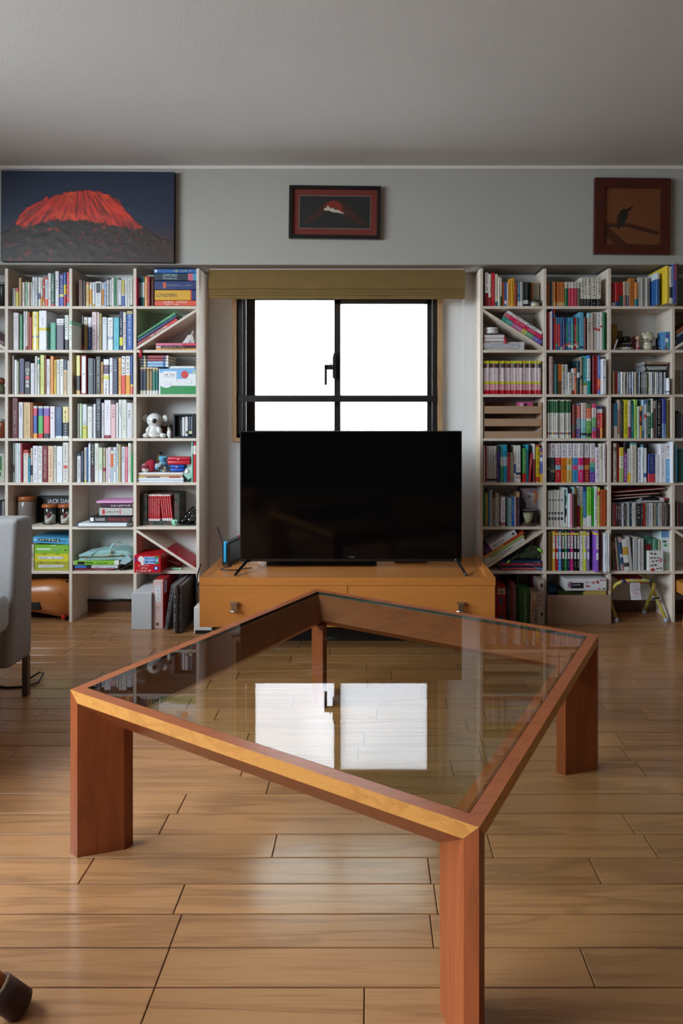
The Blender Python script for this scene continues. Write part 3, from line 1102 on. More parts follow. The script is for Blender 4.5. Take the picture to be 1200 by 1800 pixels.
# right picture: brown frame, bird on a branch
gx0, gx1, gz0, gz1 = 1.11462, 1.49231, 1.85928, 2.23981
pr = thing('framed_bird_picture', 'brown bird picture in a dark red-brown wooden frame above the stool-side bookcase', 'picture', ((gx0 + gx1) / 2, 3.155, gz0), rot=(0, R(.6), 0))
hw, hh = (gx1 - gx0) / 2, gz1 - gz0
bw = .048
FRW = wood('dark red-brown frame wood', '4a1a0e', '2c0f08', (6, 6, 6), 0.4, 0.4)
b = MB()
b.prism([(-hw, 0), (hw, 0), (hw - bw, bw), (-hw + bw, bw)], 0, .022).prism([(-hw + bw, hh - bw), (hw - bw, hh - bw), (hw, hh), (-hw, hh)], 0, .022)
b.prism([(-hw, 0), (-hw + bw, bw), (-hw + bw, hh - bw), (-hw, hh)], 0, .022).prism([(hw, 0), (hw, hh), (hw - bw, hh - bw), (hw - bw, bw)], 0, .022)
b.build('frame', FRW, pr, local=True)
MB().box(-hw + bw - .002, hw - bw + .002, .011, .015, bw - .002, hh - bw + .002).build('backing', wood('brown picture panel', '6a3c1c', '58300f', (1, 8, 8), 0.6, 0.15), pr, local=True)
art = MB()
aw, ah = hw - bw, hh - 2 * bw
def ap(p, hx, y):
    art.poly([(-aw + q[0] * 2 * aw, bw + (1 - q[1]) * ah) for q in p][::-1], y, hx)
ap([(0, .62), (.22, .62), (.4, .615), (.62, .66), (.98, .76), (.98, .82), (.7, .76), (.4, .68), (.22, .685), (0, .70)], '40200f', .0107)
ap([(0, .70), (.1, .7), (.28, .86), (.44, 1), (.2, 1), (.08, .88), (0, .82)], '45210e', .0105)
ap([(.23, .68), (.235, .5), (.3, .4), (.36, .36), (.42, .38), (.425, .47), (.40, .56), (.33, .66), (.25, .735)], '231811', .0103)
ap([(.41, .375), (.51, .32), (.525, .33), (.425, .41)], '120c08', .0102)
ap([(.30, .57), (.35, .54), (.39, .55), (.36, .62), (.3, .66)], '1c2a30', .0101)
ap([(.24, .62), (.26, .5), (.3, .44), (.28, .55), (.26, .7)], '3c2c1c', .0100)
art.build('print', PRINT, pr, local=True)

# ------------------------------------------------------------------ books, comics and disc cases on the shelves
# per line: placing  x z(above shelf) width height depth setback lean kind colour | bands | lettering | look   (mm)
BOOKS = r'''
#LA1;1610.96;top shelf of sofa-side bookcase's sofa column;books on the top shelf of the sofa-side bookcase's sofa column
V -1831.8 0.0 4.6 93 95 10 0.0 book 4a4240|||thin dark brown notebook
V -1823.0 0.0 11.3 93 95 11 0.0 book c8c4bc|.0-.12:a09a90|302c2a .1 .95 s|pale spiral-bound notebook
V -1807.0 0.0 14.4 94 95 7 0.0 book c8b43a|0-.2:b02828||yellow notebook with red top
V -1791.6 0.0 14.7 146 102 8 0.0 book a8813f|||tan hardback
V -1774.7 0.0 11.6 122 95 7 0.0 book d8d4d0||807870 .2 .8|thin chalk-white paperback
V -1763.0 0.0 10.4 127 95 13 0.0 book 86b898||5c8c70 .2 .5|pale green paperback
V -1747.6 0.0 11.6 122 95 6 0.0 book d6d0c8||908880 .3 .8|thin cream paperback beside the green one
V -1737.8 0.0 6.6 124 95 13 0.0 book d8d2c8||a09890 .3 .6|thin ivory paperback
V -1723.2 0.0 14.4 149 104 7 0.0 book c8ccd0||404858 .05 .45|grey-white paperback with dark blue title
V -1708.2 0.0 13.1 149 104 6 0.0 book c2c8cc||34405c .1 .7|bluish white paperback with long title
V -1694.7 0.0 12.4 150 105 11 0.0 book dcdcdc|.55-.75:3a4a80||white paperback with blue patch low down
V -1682.0 0.0 8.7 147 103 8 0.0 book d8d4cc|.66-1:d8902a|605040 .1 .4|white paperback with ochre foot
V -1673.0 0.0 7.9 148 103 11 0.0 book d8d0c8|.05-.3:c83030;.35-.75:c02c2c;.75-.85:d8a030||red and white banded paperback
V -1660.3 0.0 16.2 150 105 13 0.0 book ccd0d8|0-.08:c02828;.75-1:e04a20|606878 .12 .7|pale paperback with orange-red foot
V -1642.0 0.0 14.7 169 118 9 0.0 book d8d8d8||803030 .3 .45;303030 .5 .8|tall white book with red and black title
V -1624.8 0.0 16.6 167 117 8 0.0 book 1f6048|.93-1:c03028|d8e0d8 .08 .85|dark green book with white title
V -1606.1 0.0 19.5 180 126 13 0.0 book d8d4dc||404048 .25 .5|tallest thick white book
V -1581.1 0.0 20.4 164 115 10 0.0 book 2f3a86|.62-.7:d8d060;.7-1:4058b0|e4e4f0 .05 .6|navy book with big white title
V -1562.7 0.0 10.9 171 120 6 0.0 book 2f66b8|.35-.65:e0d030;.7-1:c03028|f0f0f0 .1 .3|blue book with yellow middle
V -1550.8 0.0 11.5 176 123 12 0.0 book d8405a|.9-1:78b8d8|f0c0c8 .1 .8|pinkish red book
#LA2;1387.79;second shelf of sofa-side bookcase's sofa column;books on the second shelf of the sofa-side bookcase's sofa column
V -1812.5 0.0 26.3 190 133 7 0.0 book ccc6c6||8c8488 .1 .7|thick grey-white book
V -1788.0 0.0 13.5 179 125 9 0.0 book 3f8a5c||2c6040 .3 .7|green hardback
V -1768.8 0.0 9.4 197 138 6 0.0 book d8d8e0||8c8c98 .05 .3|slim white book next to the green one
V -1758.4 0.0 10.2 197 138 7 0.0 book dccfd0|.9-1:a04048|908088 .1 .8|slim pinkish white book
V -1748.8 0.0 7.5 194 136 11 0.0 book b0602c|||rust brown book
V -1739.2 0.0 10.3 168 118 11 0.0 book a0243c|||crimson book
V -1714.4 0.0 31.7 196 137 8 0.0 book d8c028|.63-.68:808080|f4f0d0 .0 1. w;c8a818 .05 .4|thick yellow book with white stripe
V -1677.0 0.0 39.0 201 141 9 0.0 book e4e4ea|.43-.51:d8c028|505060 .1 .38|thickest white book with a yellow band
V -1625.5 0.0 28.0 140 98 12 0.0 book 3f9a80||80c8b0 .1 .6|teal green book
V -1587.9 0.0 36.4 160 112 8 0.0 book 574f62|0-.035:e4e4e4;.035-.15:d8d8dc;.15-.17:574f62;.17-.2:e0e0e0|a8a4ac .04 .14|thick purple-grey book with white striped top
V -1556.3 0.0 17.9 178 125 11 0.0 book dce4e0|.7-1:202428|202824 .04 .6|white book with bold black title
#LB1;1610.96;top shelf of sofa-side bookcase's middle column;books on the top shelf of the sofa-side bookcase's middle column
V -1489.2 0.0 21.7 137 96 22 0.0 book 5a2a18|||wide dark brown book
V -1470.7 0.0 13.2 134 95 22 0.0 book 2a2220|||black book in the corner gloom
V -1448.0 0.0 15.3 123 95 8 0.0 book dcb870|.03-.09:c05030|a08040 .2 .8|tan paperback
V -1432.6 0.0 12.5 123 95 11 0.0 book d8dce0|.28-.92:d8981f|2f8a50 .02 .07|ochre paperback with white top
V -1419.2 0.0 13.0 124 95 13 0.0 book d4d8e0|.9-1:c0a030|a0a8b8 .1 .4|pale paperback with yellow foot
V -1392.5 0.0 32.7 126 95 8 0.0 book d0d4d8|.0-.0:0|1c1c1e .06 .46 b;90989c .5 .95|thick white paperback with black title box
V -1370.4 0.0 10.1 123 95 11 0.0 book d0d8e0|.28-.95:d88a1f|2f8a50 .02 .07|slim ochre paperback with white top
V -1358.8 0.0 10.6 126 95 11 0.0 book 9fb8d8|.56-.58:202838|c8d8ec .1 .5|light blue paperback
V -1344.0 0.0 11.6 144 101 7 0.0 book d0d0d4|.0-.07:2c2c30;.96-1:404048|98989c .2 .9|white book with black cap
V -1333.1 0.0 8.8 145 102 12 0.0 book d2d2d6|.0-.05:303034;.96-1:404048|a0a0a8 .2 .8|second white book with black cap
V -1319.2 0.0 13.8 145 101 8 0.0 book d4d4d8||88888c .1 .5|plain white book by the green one
V -1306.1 0.0 10.3 146 102 8 0.0 book 1f8a50||106038 .2 .6|bright green paperback
V -1297.7 0.0 5.1 145 102 11 0.0 book d0d0d4|||very thin white book
V -1285.1 0.0 18.2 145 102 12 0.0 book d0d0d6|.0-.06:2a2a2e;.95-1:404040|8c8c94 .1 .5|wide white book with black cap and foot
V -1267.5 0.0 15.0 145 101 12 0.0 book d0d4dc|.05-.58:c0b060;.62-1:4060a8||olive and blue striped paperback
V -1252.3 0.0 11.9 145 102 11 0.0 book d4d6dc||9098a0 .2 .6|smooth white book
V -1237.3 0.0 13.1 144 101 7 0.0 book ccd2cc||98a09a .1 .7|greenish white book
V -1223.7 0.0 11.6 145 102 6 0.0 book d4d6d4|.95-1:305038|90948c .1 .5|end white book by the upright
#LB2;1387.79;second shelf of sofa-side bookcase's middle column;books on the second shelf of the sofa-side bookcase's middle column
V -1485.4 0.0 14.2 133 180 -95 0.0 book e0e8e0|0-.14:78b890|506058 .2 .75|picture book jutting past the upright
V -1472.9 0.0 9.5 176 123 9 0.0 book 1c2038|.85-1:8c2024|c8ccd8 .05 .4|dark navy book with red foot
V -1458.1 0.0 18.7 168 118 10 0.0 book b0986c|0-.22:d8d0c0|605840 .08 .3|kraft brown book with pale top
V -1438.2 0.0 18.5 167 117 12 0.0 book 2f58a8|.0-.3:d8e0f0|e0e8f4 .3 .9|blue and white book
V -1414.0 0.0 24.2 194 136 10 0.0 book e0c8cc||6c7890 .08 .9|tall pinkish book
V -1393.6 0.0 9.0 193 135 9 0.0 book e4dcdc||506078 .6 .8|tall slim white book
V -1381.0 0.0 13.4 186 130 8 0.0 book 9a8850||605028 .3 .6|olive brown book
V -1361.5 0.0 23.2 168 118 10 0.0 book d0d6de||8c98a8 .05 .4|silvery grey book
V -1330.8 0.0 27.0 166 116 8 0.0 book e4e8ea|.58-.68:a8b4c8|202020 .08 .22;c02838 .25 .55|white book with red and black title
V -1302.3 0.0 28.5 166 116 12 0.0 book 58bcd0||3a98b0 .05 .9|thick turquoise book
V -1277.2 0.0 16.6 197 138 11 0.0 book 1c2850|.67-.88:d8d030|d8dce8 .05 .6|navy book with yellow patch
V -1259.8 0.0 16.0 194 136 11 0.0 book d8d4d0||a83038 .25 .6;707078 .65 .9|white book with red characters
V -1233.7 0.0 28.6 200 140 10 0.0 book 2a62b0|0-.08:a8a060|f0f4fc .1 .95|tall blue book with bold white letters
#LC1;1610.96;top shelf of sofa-side bookcase's window column;books on the top shelf of the sofa-side bookcase's window column
V -1191.3 0.0 5.8 143 100 -12 0.0 book d0486a|||rose pink hardback at the upright
V -1185.3 0.0 4.8 154 108 15 0.0 book 26406c|.2-.7:d0d0d0|e8e8e8 .05 .2|slim navy and white book
V -1175.4 0.0 10.3 154 108 13 0.0 book 1f4468|.2-.68:8fc0d0||slim pale blue and navy book
V -1162.8 0.0 8.7 153 107 10 0.0 book 186858|.2-.7:d8dcd4||slim white and teal book
V -1149.2 0.0 14.1 153 107 9 0.0 book e8a870|0-.08:d88030|c07840 .2 .8|peach orange book
V -1136.0 0.0 10.6 153 107 9 0.0 book a83038||e8d8d8 .2 .9|slim red book with white title
V -1122.6 0.0 14.8 141 99 20 0.0 book 6a3428|||dark brown book in shadow
H -892.9 2.3 27.4 212 140 9 0.0 book d85030||f4e0d0 .15 .5 =Collins 1;f0d0c0 .2 .62 =English~Usage 2;f4e0d0 .52 .78 =COBUILD 1|orange-red dictionary at the stack bottom
H -893.5 31.7 52.0 212 140 12 0.0 book d8a420|.86-.89:c03028;.89-1:23286c|20180c .03 .52 =LONGMAN 0|yellow dictionary
H -893.2 84.8 45.4 214 140 11 0.0 book 1a2c6a|.95-1:16245a|8c94b0 .3 .9;c05838 .2 .28 b|navy dictionary with orange block
H -893.2 131.7 37.5 214 140 11 0.0 book 10283a|.8-.92:c86078;.92-1:3a90b8|a8c0cc .2 .55 =OXFORD 1;a8c0cc .2 .55 =Wordpower 2|dark teal dictionary with pink patch
H -893.9 170.7 21.1 218 140 13 0.0 book 2060a8||e8f0f8 .03 .08 b;d8d070 .45 .8;c8d8e8 .82 .9|blue dictionary lying on top of the stack
#LC2;1387.79;second shelf of sofa-side bookcase's window column;books on the second shelf of the sofa-side bookcase's window column
D -986.2 148.8 16.0 237 150 4 32.6 book 8c2a2c|.66-1:d03038|f4f4f0 .22 .84 =CREATIVITY,~INC. r|red book leaning on the slanted board
D -988.9 167.1 14.8 234 150 4 32.6 book 1a3a64||6c88a8 .7 .95|navy book leaning on the red one
D -995.5 181.4 12.9 228 150 4 32.6 book 1f7a48|.62-1:50a878|a8d8b8 .2 .9|thin green book uppermost on the slanted board
H -893.6 0.0 9.1 206 140 12 0.0 book e0a048||604018 .1 .8|orange paperback lying lowest
H -893.4 10.3 10.4 206 140 11 0.0 book 3a1828|0-.12:d8c8d0|e0d0d8 .16 .7|dark plum paperback in the small pile
H -893.4 22.0 13.9 207 140 11 0.0 book d8708a|.66-1:c83850|f0a0b0 .1 .6|pink paperback on the small pile
#LZ2;1387.79;second shelf of sofa-side bookcase's column behind the armchair;books on the second shelf of the sofa-side bookcase's column behind the armchair
D -1875.8 22.1 19.2 178 150 4 -32.2 book 5a1c18|||dark red-brown book slanting on the board
#LA3;1161.73;third shelf of sofa-side bookcase's sofa column;books on the third shelf of the sofa-side bookcase's sofa column
V -1833.5 0.0 10.0 198 139 18 0.0 book 8a8078|||dull grey book at the upright
V -1817.3 0.0 12.5 176 123 12 0.0 book e8e8ee|||bright white paperback
V -1802.8 0.0 7.5 167 117 6 0.0 book b8c8a8||708060 .4 .6|slim pale green book
V -1785.5 0.0 25.7 182 127 12 0.0 book 3a3060|.95-1:802030|7870a8 .4 .6|thick dark purple book
V -1756.2 0.0 28.6 166 116 11 0.0 book 1a1a20||f0f0f0 .2 .42 =^日本;d03848 .43 .55 o;f0f0f0 .56 .8 =^事典|black book with large white characters and red disc
V -1731.0 0.0 19.8 159 112 12 0.0 book ccccd4||8890a8 .1 .3|pale lilac paperback
V -1709.7 0.0 11.2 194 136 6 0.0 book d0d0cc||909088 .2 .5|tall grey-white book
V -1698.2 0.0 10.3 186 130 8 0.0 book d8dcd8|.05-.17:2f8a78|606868 .3 .7|white book with teal label
V -1681.3 0.0 21.3 201 141 13 0.0 book ccd070||b0b458 .2 .8|tall lime book
V -1664.3 0.0 7.8 198 138 11 0.0 book 7a1c20|||slim dark red book
V -1650.5 0.0 18.5 180 126 12 0.0 book d4d0d0||a08888 .1 .8|wide off-white paperback
V -1631.9 0.0 16.3 195 137 13 0.0 book d88a30||e0a860 .1 .5|tall orange book
V -1614.8 0.0 11.3 175 123 11 0.0 book d8b83a||302c20 .05 .5|yellow book with black title
V -1598.0 0.0 16.0 177 124 8 0.0 book d0d0c8||989088 .05 .5|ivory paperback
V -1580.1 0.0 18.4 180 126 9 0.0 book dcdcd8||607080 .05 .5|wide white paperback
V -1560.3 0.0 15.3 172 120 7 0.0 book d8b890|0-.28:2a3c58|706050 .35 .9|beige book with navy top
V -1548.5 0.0 7.0 172 121 11 0.0 book e4e8f0|||last slim white book by the upright
#LA4;937.11;fourth shelf of sofa-side bookcase's sofa column;books on the fourth shelf of the sofa-side bookcase's sofa column
V -1818.5 0.0 29.5 205 143 9 0.0 book 5a1c20||c8b0a8 .3 .9|thick maroon book
V -1789.5 0.0 23.2 184 129 10 0.0 book d4d4da||506080 .08 .42|white book with blue-grey title
V -1756.7 0.0 34.5 183 128 9 0.0 book d0b080||b08858 .1 .9|thick tan hardback
V -1733.4 0.0 10.7 183 128 11 0.0 book a85a20|||rust orange hardback
V -1714.8 0.0 19.7 165 115 8 0.0 book 3a58a8|0-.07:c8c8c8;.07-.3:c84060;.85-1:e0a838|d8d8e0 .01 .06|block-coloured book in red, blue and amber
V -1686.1 0.0 23.8 164 115 6 0.0 book 50b060|0-.07:c8c8c8;.07-.3:3a58a8;.85-1:d03040|e0e0e0 .01 .06|block-coloured book in blue, green and red
V -1659.0 0.0 28.6 164 115 10 0.0 book d84860|0-.07:c8c8c8;.07-.3:7a50a8;.85-1:3a3a40|e0e0e0 .01 .06|block-coloured book in violet, red and black
V -1627.7 0.0 24.8 163 114 10 0.0 book e0d8e0||b83848 .08 .25;604890 .3 .5|white book with red and violet title
V -1594.0 0.0 32.6 161 113 7 0.0 book 3f5a80|.93-1:e0e8f0|98b0d0 .05 .5|thick steel blue book
V -1559.8 0.0 28.9 161 113 7 0.0 book 2a3038|0-.5:e0d090;.93-1:e0e0e0|282420 .1 .47;c0c4c8 .55 .9|black book with cream upper half
#LB3;1161.73;third shelf of sofa-side bookcase's middle column;books on the third shelf of the sofa-side bookcase's middle column
V -1496.3 0.0 18.5 198 138 10 0.0 book 1a1618|0-.52:e0d888;.9-1:d0b060||cream and black banded book
V -1468.7 0.0 28.0 199 140 12 0.0 book 9a1822|.0-.0:0|e4e4ea .03 .97 b;505058 .45 .52|red book with white spine panel
V -1433.5 0.0 27.0 184 128 11 0.0 book 505a60||d8dce0 .32 .48|slate grey book
V -1411.9 0.0 9.4 182 127 7 0.0 book 4a4c60|||slim blue-grey book
V -1394.1 0.0 24.7 193 135 11 0.0 book 3a3634||c8c8c8 .02 .9|charcoal book with pale lettering
V -1375.0 0.0 9.7 166 116 11 0.0 book c89a50||806030 .3 .7|mustard paperback
V -1352.5 0.0 28.6 179 125 8 0.0 book e0e0e8|.16-.42:4a3a5a;.46-.58:d0d060|e0a0a8 .2 .4;303038 .62 1.|white book with purple patch
V -1328.6 0.0 16.3 186 130 12 0.0 book e0e4ea|.9-1:e8d8d8|98a0a8 .2 .4|tall white book by the navy one
V -1307.8 0.0 23.9 182 127 12 0.0 book 3a4460|.0-.0:0|c0c8d8 .08 .35|thick navy book
V -1282.8 0.0 15.0 186 131 9 0.0 book e8b060||c87830 .1 .9|amber paperback
V -1265.1 0.0 19.0 194 136 10 0.0 book e05048|0-.5:e0e0e0|181818 .02 .48|white and red book with bold black title
V -1243.1 0.0 23.6 195 136 12 0.0 book e0a030|0-.5:dcdcdc|181818 .02 .45|white and amber book with bold black title
V -1224.5 0.0 9.7 199 139 11 0.0 book 2f5aa0|.78-1:e8787a;.74-.8:e8d880||blue book with coral foot
#LB4;937.11;fourth shelf of sofa-side bookcase's middle column;books on the fourth shelf of the sofa-side bookcase's middle column
V -1494.9 0.0 10.0 176 124 8 0.0 book 8a8880|||dull grey paperback
V -1481.4 0.0 13.4 177 124 7 0.0 book a0b890||d0dcc0 .1 .9 w|sage green book
V -1461.8 0.0 21.6 173 121 7 0.0 book d0d4da|.62-1:c8cc60|4060a0 .5 .6;c03030 .68 .72|grey-white book with lime foot
V -1435.2 0.0 23.5 162 114 7 0.0 book dcdcd8||a8a8a0 .1 .5|short thick cream book
V -1411.9 0.0 12.2 175 122 8 0.0 book e0e0ea|||smooth white paperback
V -1392.3 0.0 25.5 202 141 9 0.0 book 28303a||d8e0ec .05 .8|tall dark book with white lettering
V -1369.5 0.0 12.5 181 127 8 0.0 book d0ccd0||9898a0 .2 .7|grey paperback
V -1345.8 0.0 33.3 195 137 9 0.0 book e0dce4|.92-1:8a1830|b0b0b8 .1 .5|thick white book with crimson foot
V -1315.2 0.0 23.5 173 121 6 0.0 book e0b8bc||804850 .05 .4|pale pink book
V -1297.0 0.0 11.6 181 127 9 0.0 book e0e4e6|||plain white book after the pink one
V -1282.3 0.0 16.3 197 138 12 0.0 book dcdede||606468 .1 .45|tall white book with grey title
V -1261.6 0.0 23.2 197 138 12 0.0 book d8dcd4||b0b4a8 .1 .8|tall wide greenish white book
V -1236.1 0.0 22.9 181 127 11 0.0 book d4d4da||303038 .2 .45|grey-white book with black title
V -1222.1 0.0 3.7 181 127 12 0.0 book e4e8e8|||sliver-thin white book
#LC3;1161.73;third shelf of sofa-side bookcase's window column;books on the third shelf of the sofa-side bookcase's window column
V -1176.0 0.0 15.7 138 97 18 0.0 book 1a2840|0-.05:d8c8a0;.05-.14:604040;.86-1:c8c0b0||navy storybook at the upright
V -1158.5 0.0 14.7 138 97 14 0.0 book 203050|0-.05:d8c8a0;.05-.14:604848;.86-1:c8c0b0||second navy storybook
V -1142.9 0.0 15.0 138 96 17 0.0 book 9a8258|0-.05:e0d8b8;.05-.14:806030;.86-1:d8d4cc||tan storybook
V -1127.2 0.0 13.8 138 96 17 0.0 book 967e54|0-.05:e0d8b8;.05-.14:806030;.86-1:d8d4cc||second tan storybook
V -1112.1 0.0 14.1 137 96 18 0.0 book 2f7a72|0-.05:e0d8c0;.05-.14:a09068;.86-1:e0e0dc||teal storybook
V -1098.1 0.0 10.3 137 96 18 0.0 book 2f7a72|0-.05:e0d8c0;.05-.14:a09068;.86-1:e0e0dc||second teal storybook
H -1039.1 140.3 14.9 145 140 19 0.0 book 8fb4d8|0-.14:2a3040;.14-.2:d8c8a0;.2-.27:3a3a40;.82-.88:2f5a90;.93-1:e4e4e4||lower light blue storybook lying flat
H -1038.3 155.6 13.9 145 140 16 0.0 book 92b8dc|0-.14:2a3040;.14-.2:d8c8a0;.2-.27:3a3a40;.82-.88:2f5a90;.93-1:e4e4e4||upper light blue storybook lying flat
H -1037.7 170.3 13.9 145 140 14 0.0 book 903a42|0-.14:2a3040;.14-.2:d8c8a0;.2-.27:3a3a40;.82-.88:2f5a90;.93-1:e4e4e4||lower brick red storybook lying flat
H -1038.4 185.3 14.2 145 140 17 0.0 book a04048|0-.14:2a3040;.14-.2:d8c8a0;.2-.27:3a3a40;.82-.88:2f5a90;.93-1:e4e4e4||uppermost brick red storybook lying flat
#LA5;711.91;fifth shelf of sofa-side bookcase's sofa column;books on the fifth shelf of the sofa-side bookcase's sofa column
V -1824.8 0.0 10.3 200 140 9 0.0 book 7a8078|.55-.75:40282a||grey-green paperback
V -1816.2 0.0 5.5 200 140 10 0.0 book d0d8d8|||slim grey-white paperback
V -1807.2 0.0 10.6 200 140 10 0.0 book dce4e6|||white paperback by the grey-green one
V -1795.8 0.0 10.3 200 140 10 0.0 book dce0e4||a0a8b0 .2 .3|slim white paperback with faint title
V -1783.8 0.0 7.8 198 139 7 0.0 book a82840|||thin crimson leaning book
V -1766.1 0.0 26.1 165 116 13 0.0 book d8d0c8|0-.1:b83030|a09888 .1 .3|wad of cream notebooks with red tops
V -1744.7 0.0 8.4 126 95 9 0.0 book 2f98c0||1f7098 .3 .6|short blue paperback
V -1735.3 0.0 8.9 175 122 11 0.0 book c8b8a8|.5-.8:302840||beige book with dark middle
V -1716.6 0.0 26.1 186 130 12 0.0 book dcdce4||303848 .03 .4;9098a8 .75 .95|thick white book with dark title
V -1691.2 0.0 21.3 185 129 11 0.0 book e0e0e0||181818 .03 .5;d04040 .52 .68;181818 .72 .92|white book with black and red title
V -1665.8 0.0 26.4 185 129 12 0.0 book 7a1c2a||d8d0c8 .1 .9|thick wine-red book
V -1636.1 0.0 27.3 185 129 9 0.0 book dcc0a0||c04048 .08 .85|peach book with red title
V -1614.6 0.0 14.3 186 130 10 0.0 book c8c8c0||505048 .04 .6|grey book with stippled title
V -1591.3 0.0 28.9 184 129 10 0.0 book e4e6ee||606878 .45 .55|thick smooth white book
V -1562.0 0.0 28.5 203 142 12 0.0 book d4d0cc||706860 .05 .5;c05050 .55 .68 o;808078 .7 .95|tallest cream book with red ring
#LB5;711.91;fifth shelf of sofa-side bookcase's middle column;books on the fifth shelf of the sofa-side bookcase's middle column
V -1494.5 0.0 19.5 146 102 14 0.0 book d0d0d4|0-.08:1c2848|888890 .2 .9|silvery book with navy top
V -1475.3 0.0 13.8 159 111 11 0.0 book 303a50||7888a8 .3 .7|dark slate blue book
V -1459.7 0.0 11.6 178 125 11 0.0 book d8d4c8|.93-1:c8c040|404850 .05 .9|slim cream book with dotted title
V -1448.8 0.0 7.8 179 126 10 0.0 book 3a5a98|||slim royal blue book
V -1437.7 0.0 11.2 198 139 8 0.0 book e0e8f0||b0c0d8 .4 .9|tall white-blue book
V -1423.5 0.0 15.6 198 139 13 0.0 book 1a1a1e|.6-1:4a2a3a|f0f0f0 .03 .57|tall black book with white characters
V -1402.8 0.0 20.1 199 139 11 0.0 book dcdcd4||b0b0a8 .1 .7|tall thick cream book
V -1380.2 0.0 19.4 178 125 6 0.0 book c8d4b8|.66-1:e0e0e4|80a070 .45 .6|sage and white book
V -1364.2 0.0 11.4 176 123 11 0.0 book c0bc98|.58-.68:b03050|404040 .05 .25|khaki book with red spot
V -1350.1 0.0 9.1 174 122 11 0.0 book dccfd8|||slim lilac book
V -1336.8 0.0 14.7 179 125 10 0.0 book e8dce8||b09098 .05 .9|pinkish white book
V -1322.2 0.0 10.9 162 114 8 0.0 book b8ccd8|0-.1:e0e0dc;.1-.52:e07030||short book with orange upper half
V -1308.1 0.0 14.7 178 125 7 0.0 book dce4e6||505860 .05 .7|white book with stacked title
V -1294.5 0.0 10.9 197 138 8 0.0 book d0d8dc||303848 .05 .6|tall pale book with dark title
V -1282.2 0.0 10.3 192 135 6 0.0 book c0b080|||tall khaki book
V -1265.6 0.0 19.8 182 127 10 0.0 book d4d0d8||68707c .03 .45|grey lilac book
V -1248.3 0.0 12.2 181 127 9 0.0 book e07088|0-.3:e890a0|f0d0d8 .05 .9|coral pink book
V -1233.0 0.0 15.0 200 140 7 0.0 book dce0d4||909888 .08 .8|tall pale green-white book
V -1222.3 0.0 4.9 140 98 10 0.0 book 30b060|||thin emerald book at the upright
#LB6;486.43;sixth shelf of sofa-side bookcase's middle column;books on the sixth shelf of the sofa-side bookcase's middle column
H -1231.1 0.0 -0.2 241 140 -4 0.0 book e4e0dc|.1-.25:d8a0a8;.5-.6:d0d040;.6-.7:c05050||white magazine lowest in the pile
H -1227.3 2.5 16.6 270 140 -14 0.0 book 50646e|0-.04:50646e;.05-.95:e0e4e8||wide slate photo book with white pages
H -1222.8 21.4 28.1 217 140 11 0.0 book 181a20|.0-.0:0|e8e8ec .02 .1 b;d8d0d0 .15 .38 =NARIK 0;c03838 .44 .95 =FAMOUS~KELLY 0|black book with red and white lettering
H -1220.3 55.6 38.4 167 140 8 0.0 book b8b8b4||c02830 .09 .17 b;606060 .2 .6;c03040 .62 .65 b|thick grey book with red seal
H -1220.0 95.7 21.7 159 140 7 0.0 book 401830||e8e0e8 .32 .95|dark plum book
H -1220.7 118.7 10.4 182 140 9 0.0 book e0a0d0||f0c8e4 .5 1.|pink folder on the pile top
#LC5;711.91;fifth shelf of sofa-side bookcase's window column;books on the fifth shelf of the sofa-side bookcase's window column
H -959.4 0.0 9.0 235 140 11 0.0 book dce0ec|||white sheaf of paper lowest
H -958.6 10.3 11.7 236 140 10 0.0 book e0e2ea|||second white sheaf of paper
H -962.7 22.8 6.0 232 140 11 0.0 book d8c8b8|.2-.5:806068;.7-.95:b04048;0-.15:c8cc70||magazine in mixed colours
H -964.3 29.7 7.6 230 140 11 0.0 book c8a070|||thin tan folder in the pile
H -961.3 38.2 10.7 233 140 12 0.0 book e8e4e8|||white picture book uppermost of the pile
V -915.1 0.0 7.5 208 145 13 0.0 book 80c8b4|.12-.3:e0ece8||thin mint green book
V -902.0 0.0 10.6 208 146 11 0.0 book c83038|.1-.32:e8e0e0;.0-.08:a02838||thin red and white book
#LC6;486.43;sixth shelf of sofa-side bookcase's window column;books on the sixth shelf of the sofa-side bookcase's window column
V -1149.3 21.4 9.2 137 110 50 0.0 book b82830|0-.06:e8e0e0;.92-1:e8d8d8|e8c0c0 .15 .8|red comic volume
V -1138.8 21.4 9.2 137 110 50 0.0 book b82830|0-.06:e8e0e0;.92-1:e8d8d8|e8c0c0 .15 .8|red comic volume
V -1128.2 21.4 9.2 137 110 50 0.0 book b82830|0-.06:e8e0e0;.92-1:e8d8d8|e8c0c0 .15 .8|red comic volume
V -1117.7 21.4 9.2 137 110 50 0.0 book b82830|0-.06:e8e0e0;.92-1:e8d8d8|e8c0c0 .15 .8|red comic volume
V -1107.2 21.4 9.2 137 110 50 0.0 book b82830|0-.06:e8e0e0;.92-1:e8d8d8|e8c0c0 .15 .8|red comic volume
V -1096.7 21.4 9.2 137 110 50 0.0 book b82830|0-.06:e8e0e0;.92-1:e8d8d8|e8c0c0 .15 .8|red comic volume
V -1074.2 21.4 8.8 137 110 50 -6.0 book c02c34|0-.06:e8e0e0;.9-1:e8e0e0|e8c0c0 .15 .8|red comic volume leaning
V -1063.0 21.4 8.8 137 110 50 -6.0 book c02c34|0-.06:e8e0e0;.9-1:e8e0e0|e8c0c0 .15 .8|red comic volume leaning
V -1051.9 21.4 8.8 137 110 50 -6.0 book c02c34|0-.06:e8e0e0;.9-1:e8e0e0|e8c0c0 .15 .8|red comic volume leaning
V -1040.7 21.4 8.8 137 110 50 -6.0 book c02c34|0-.06:e8e0e0;.9-1:e8e0e0|e8c0c0 .15 .8|red comic volume leaning
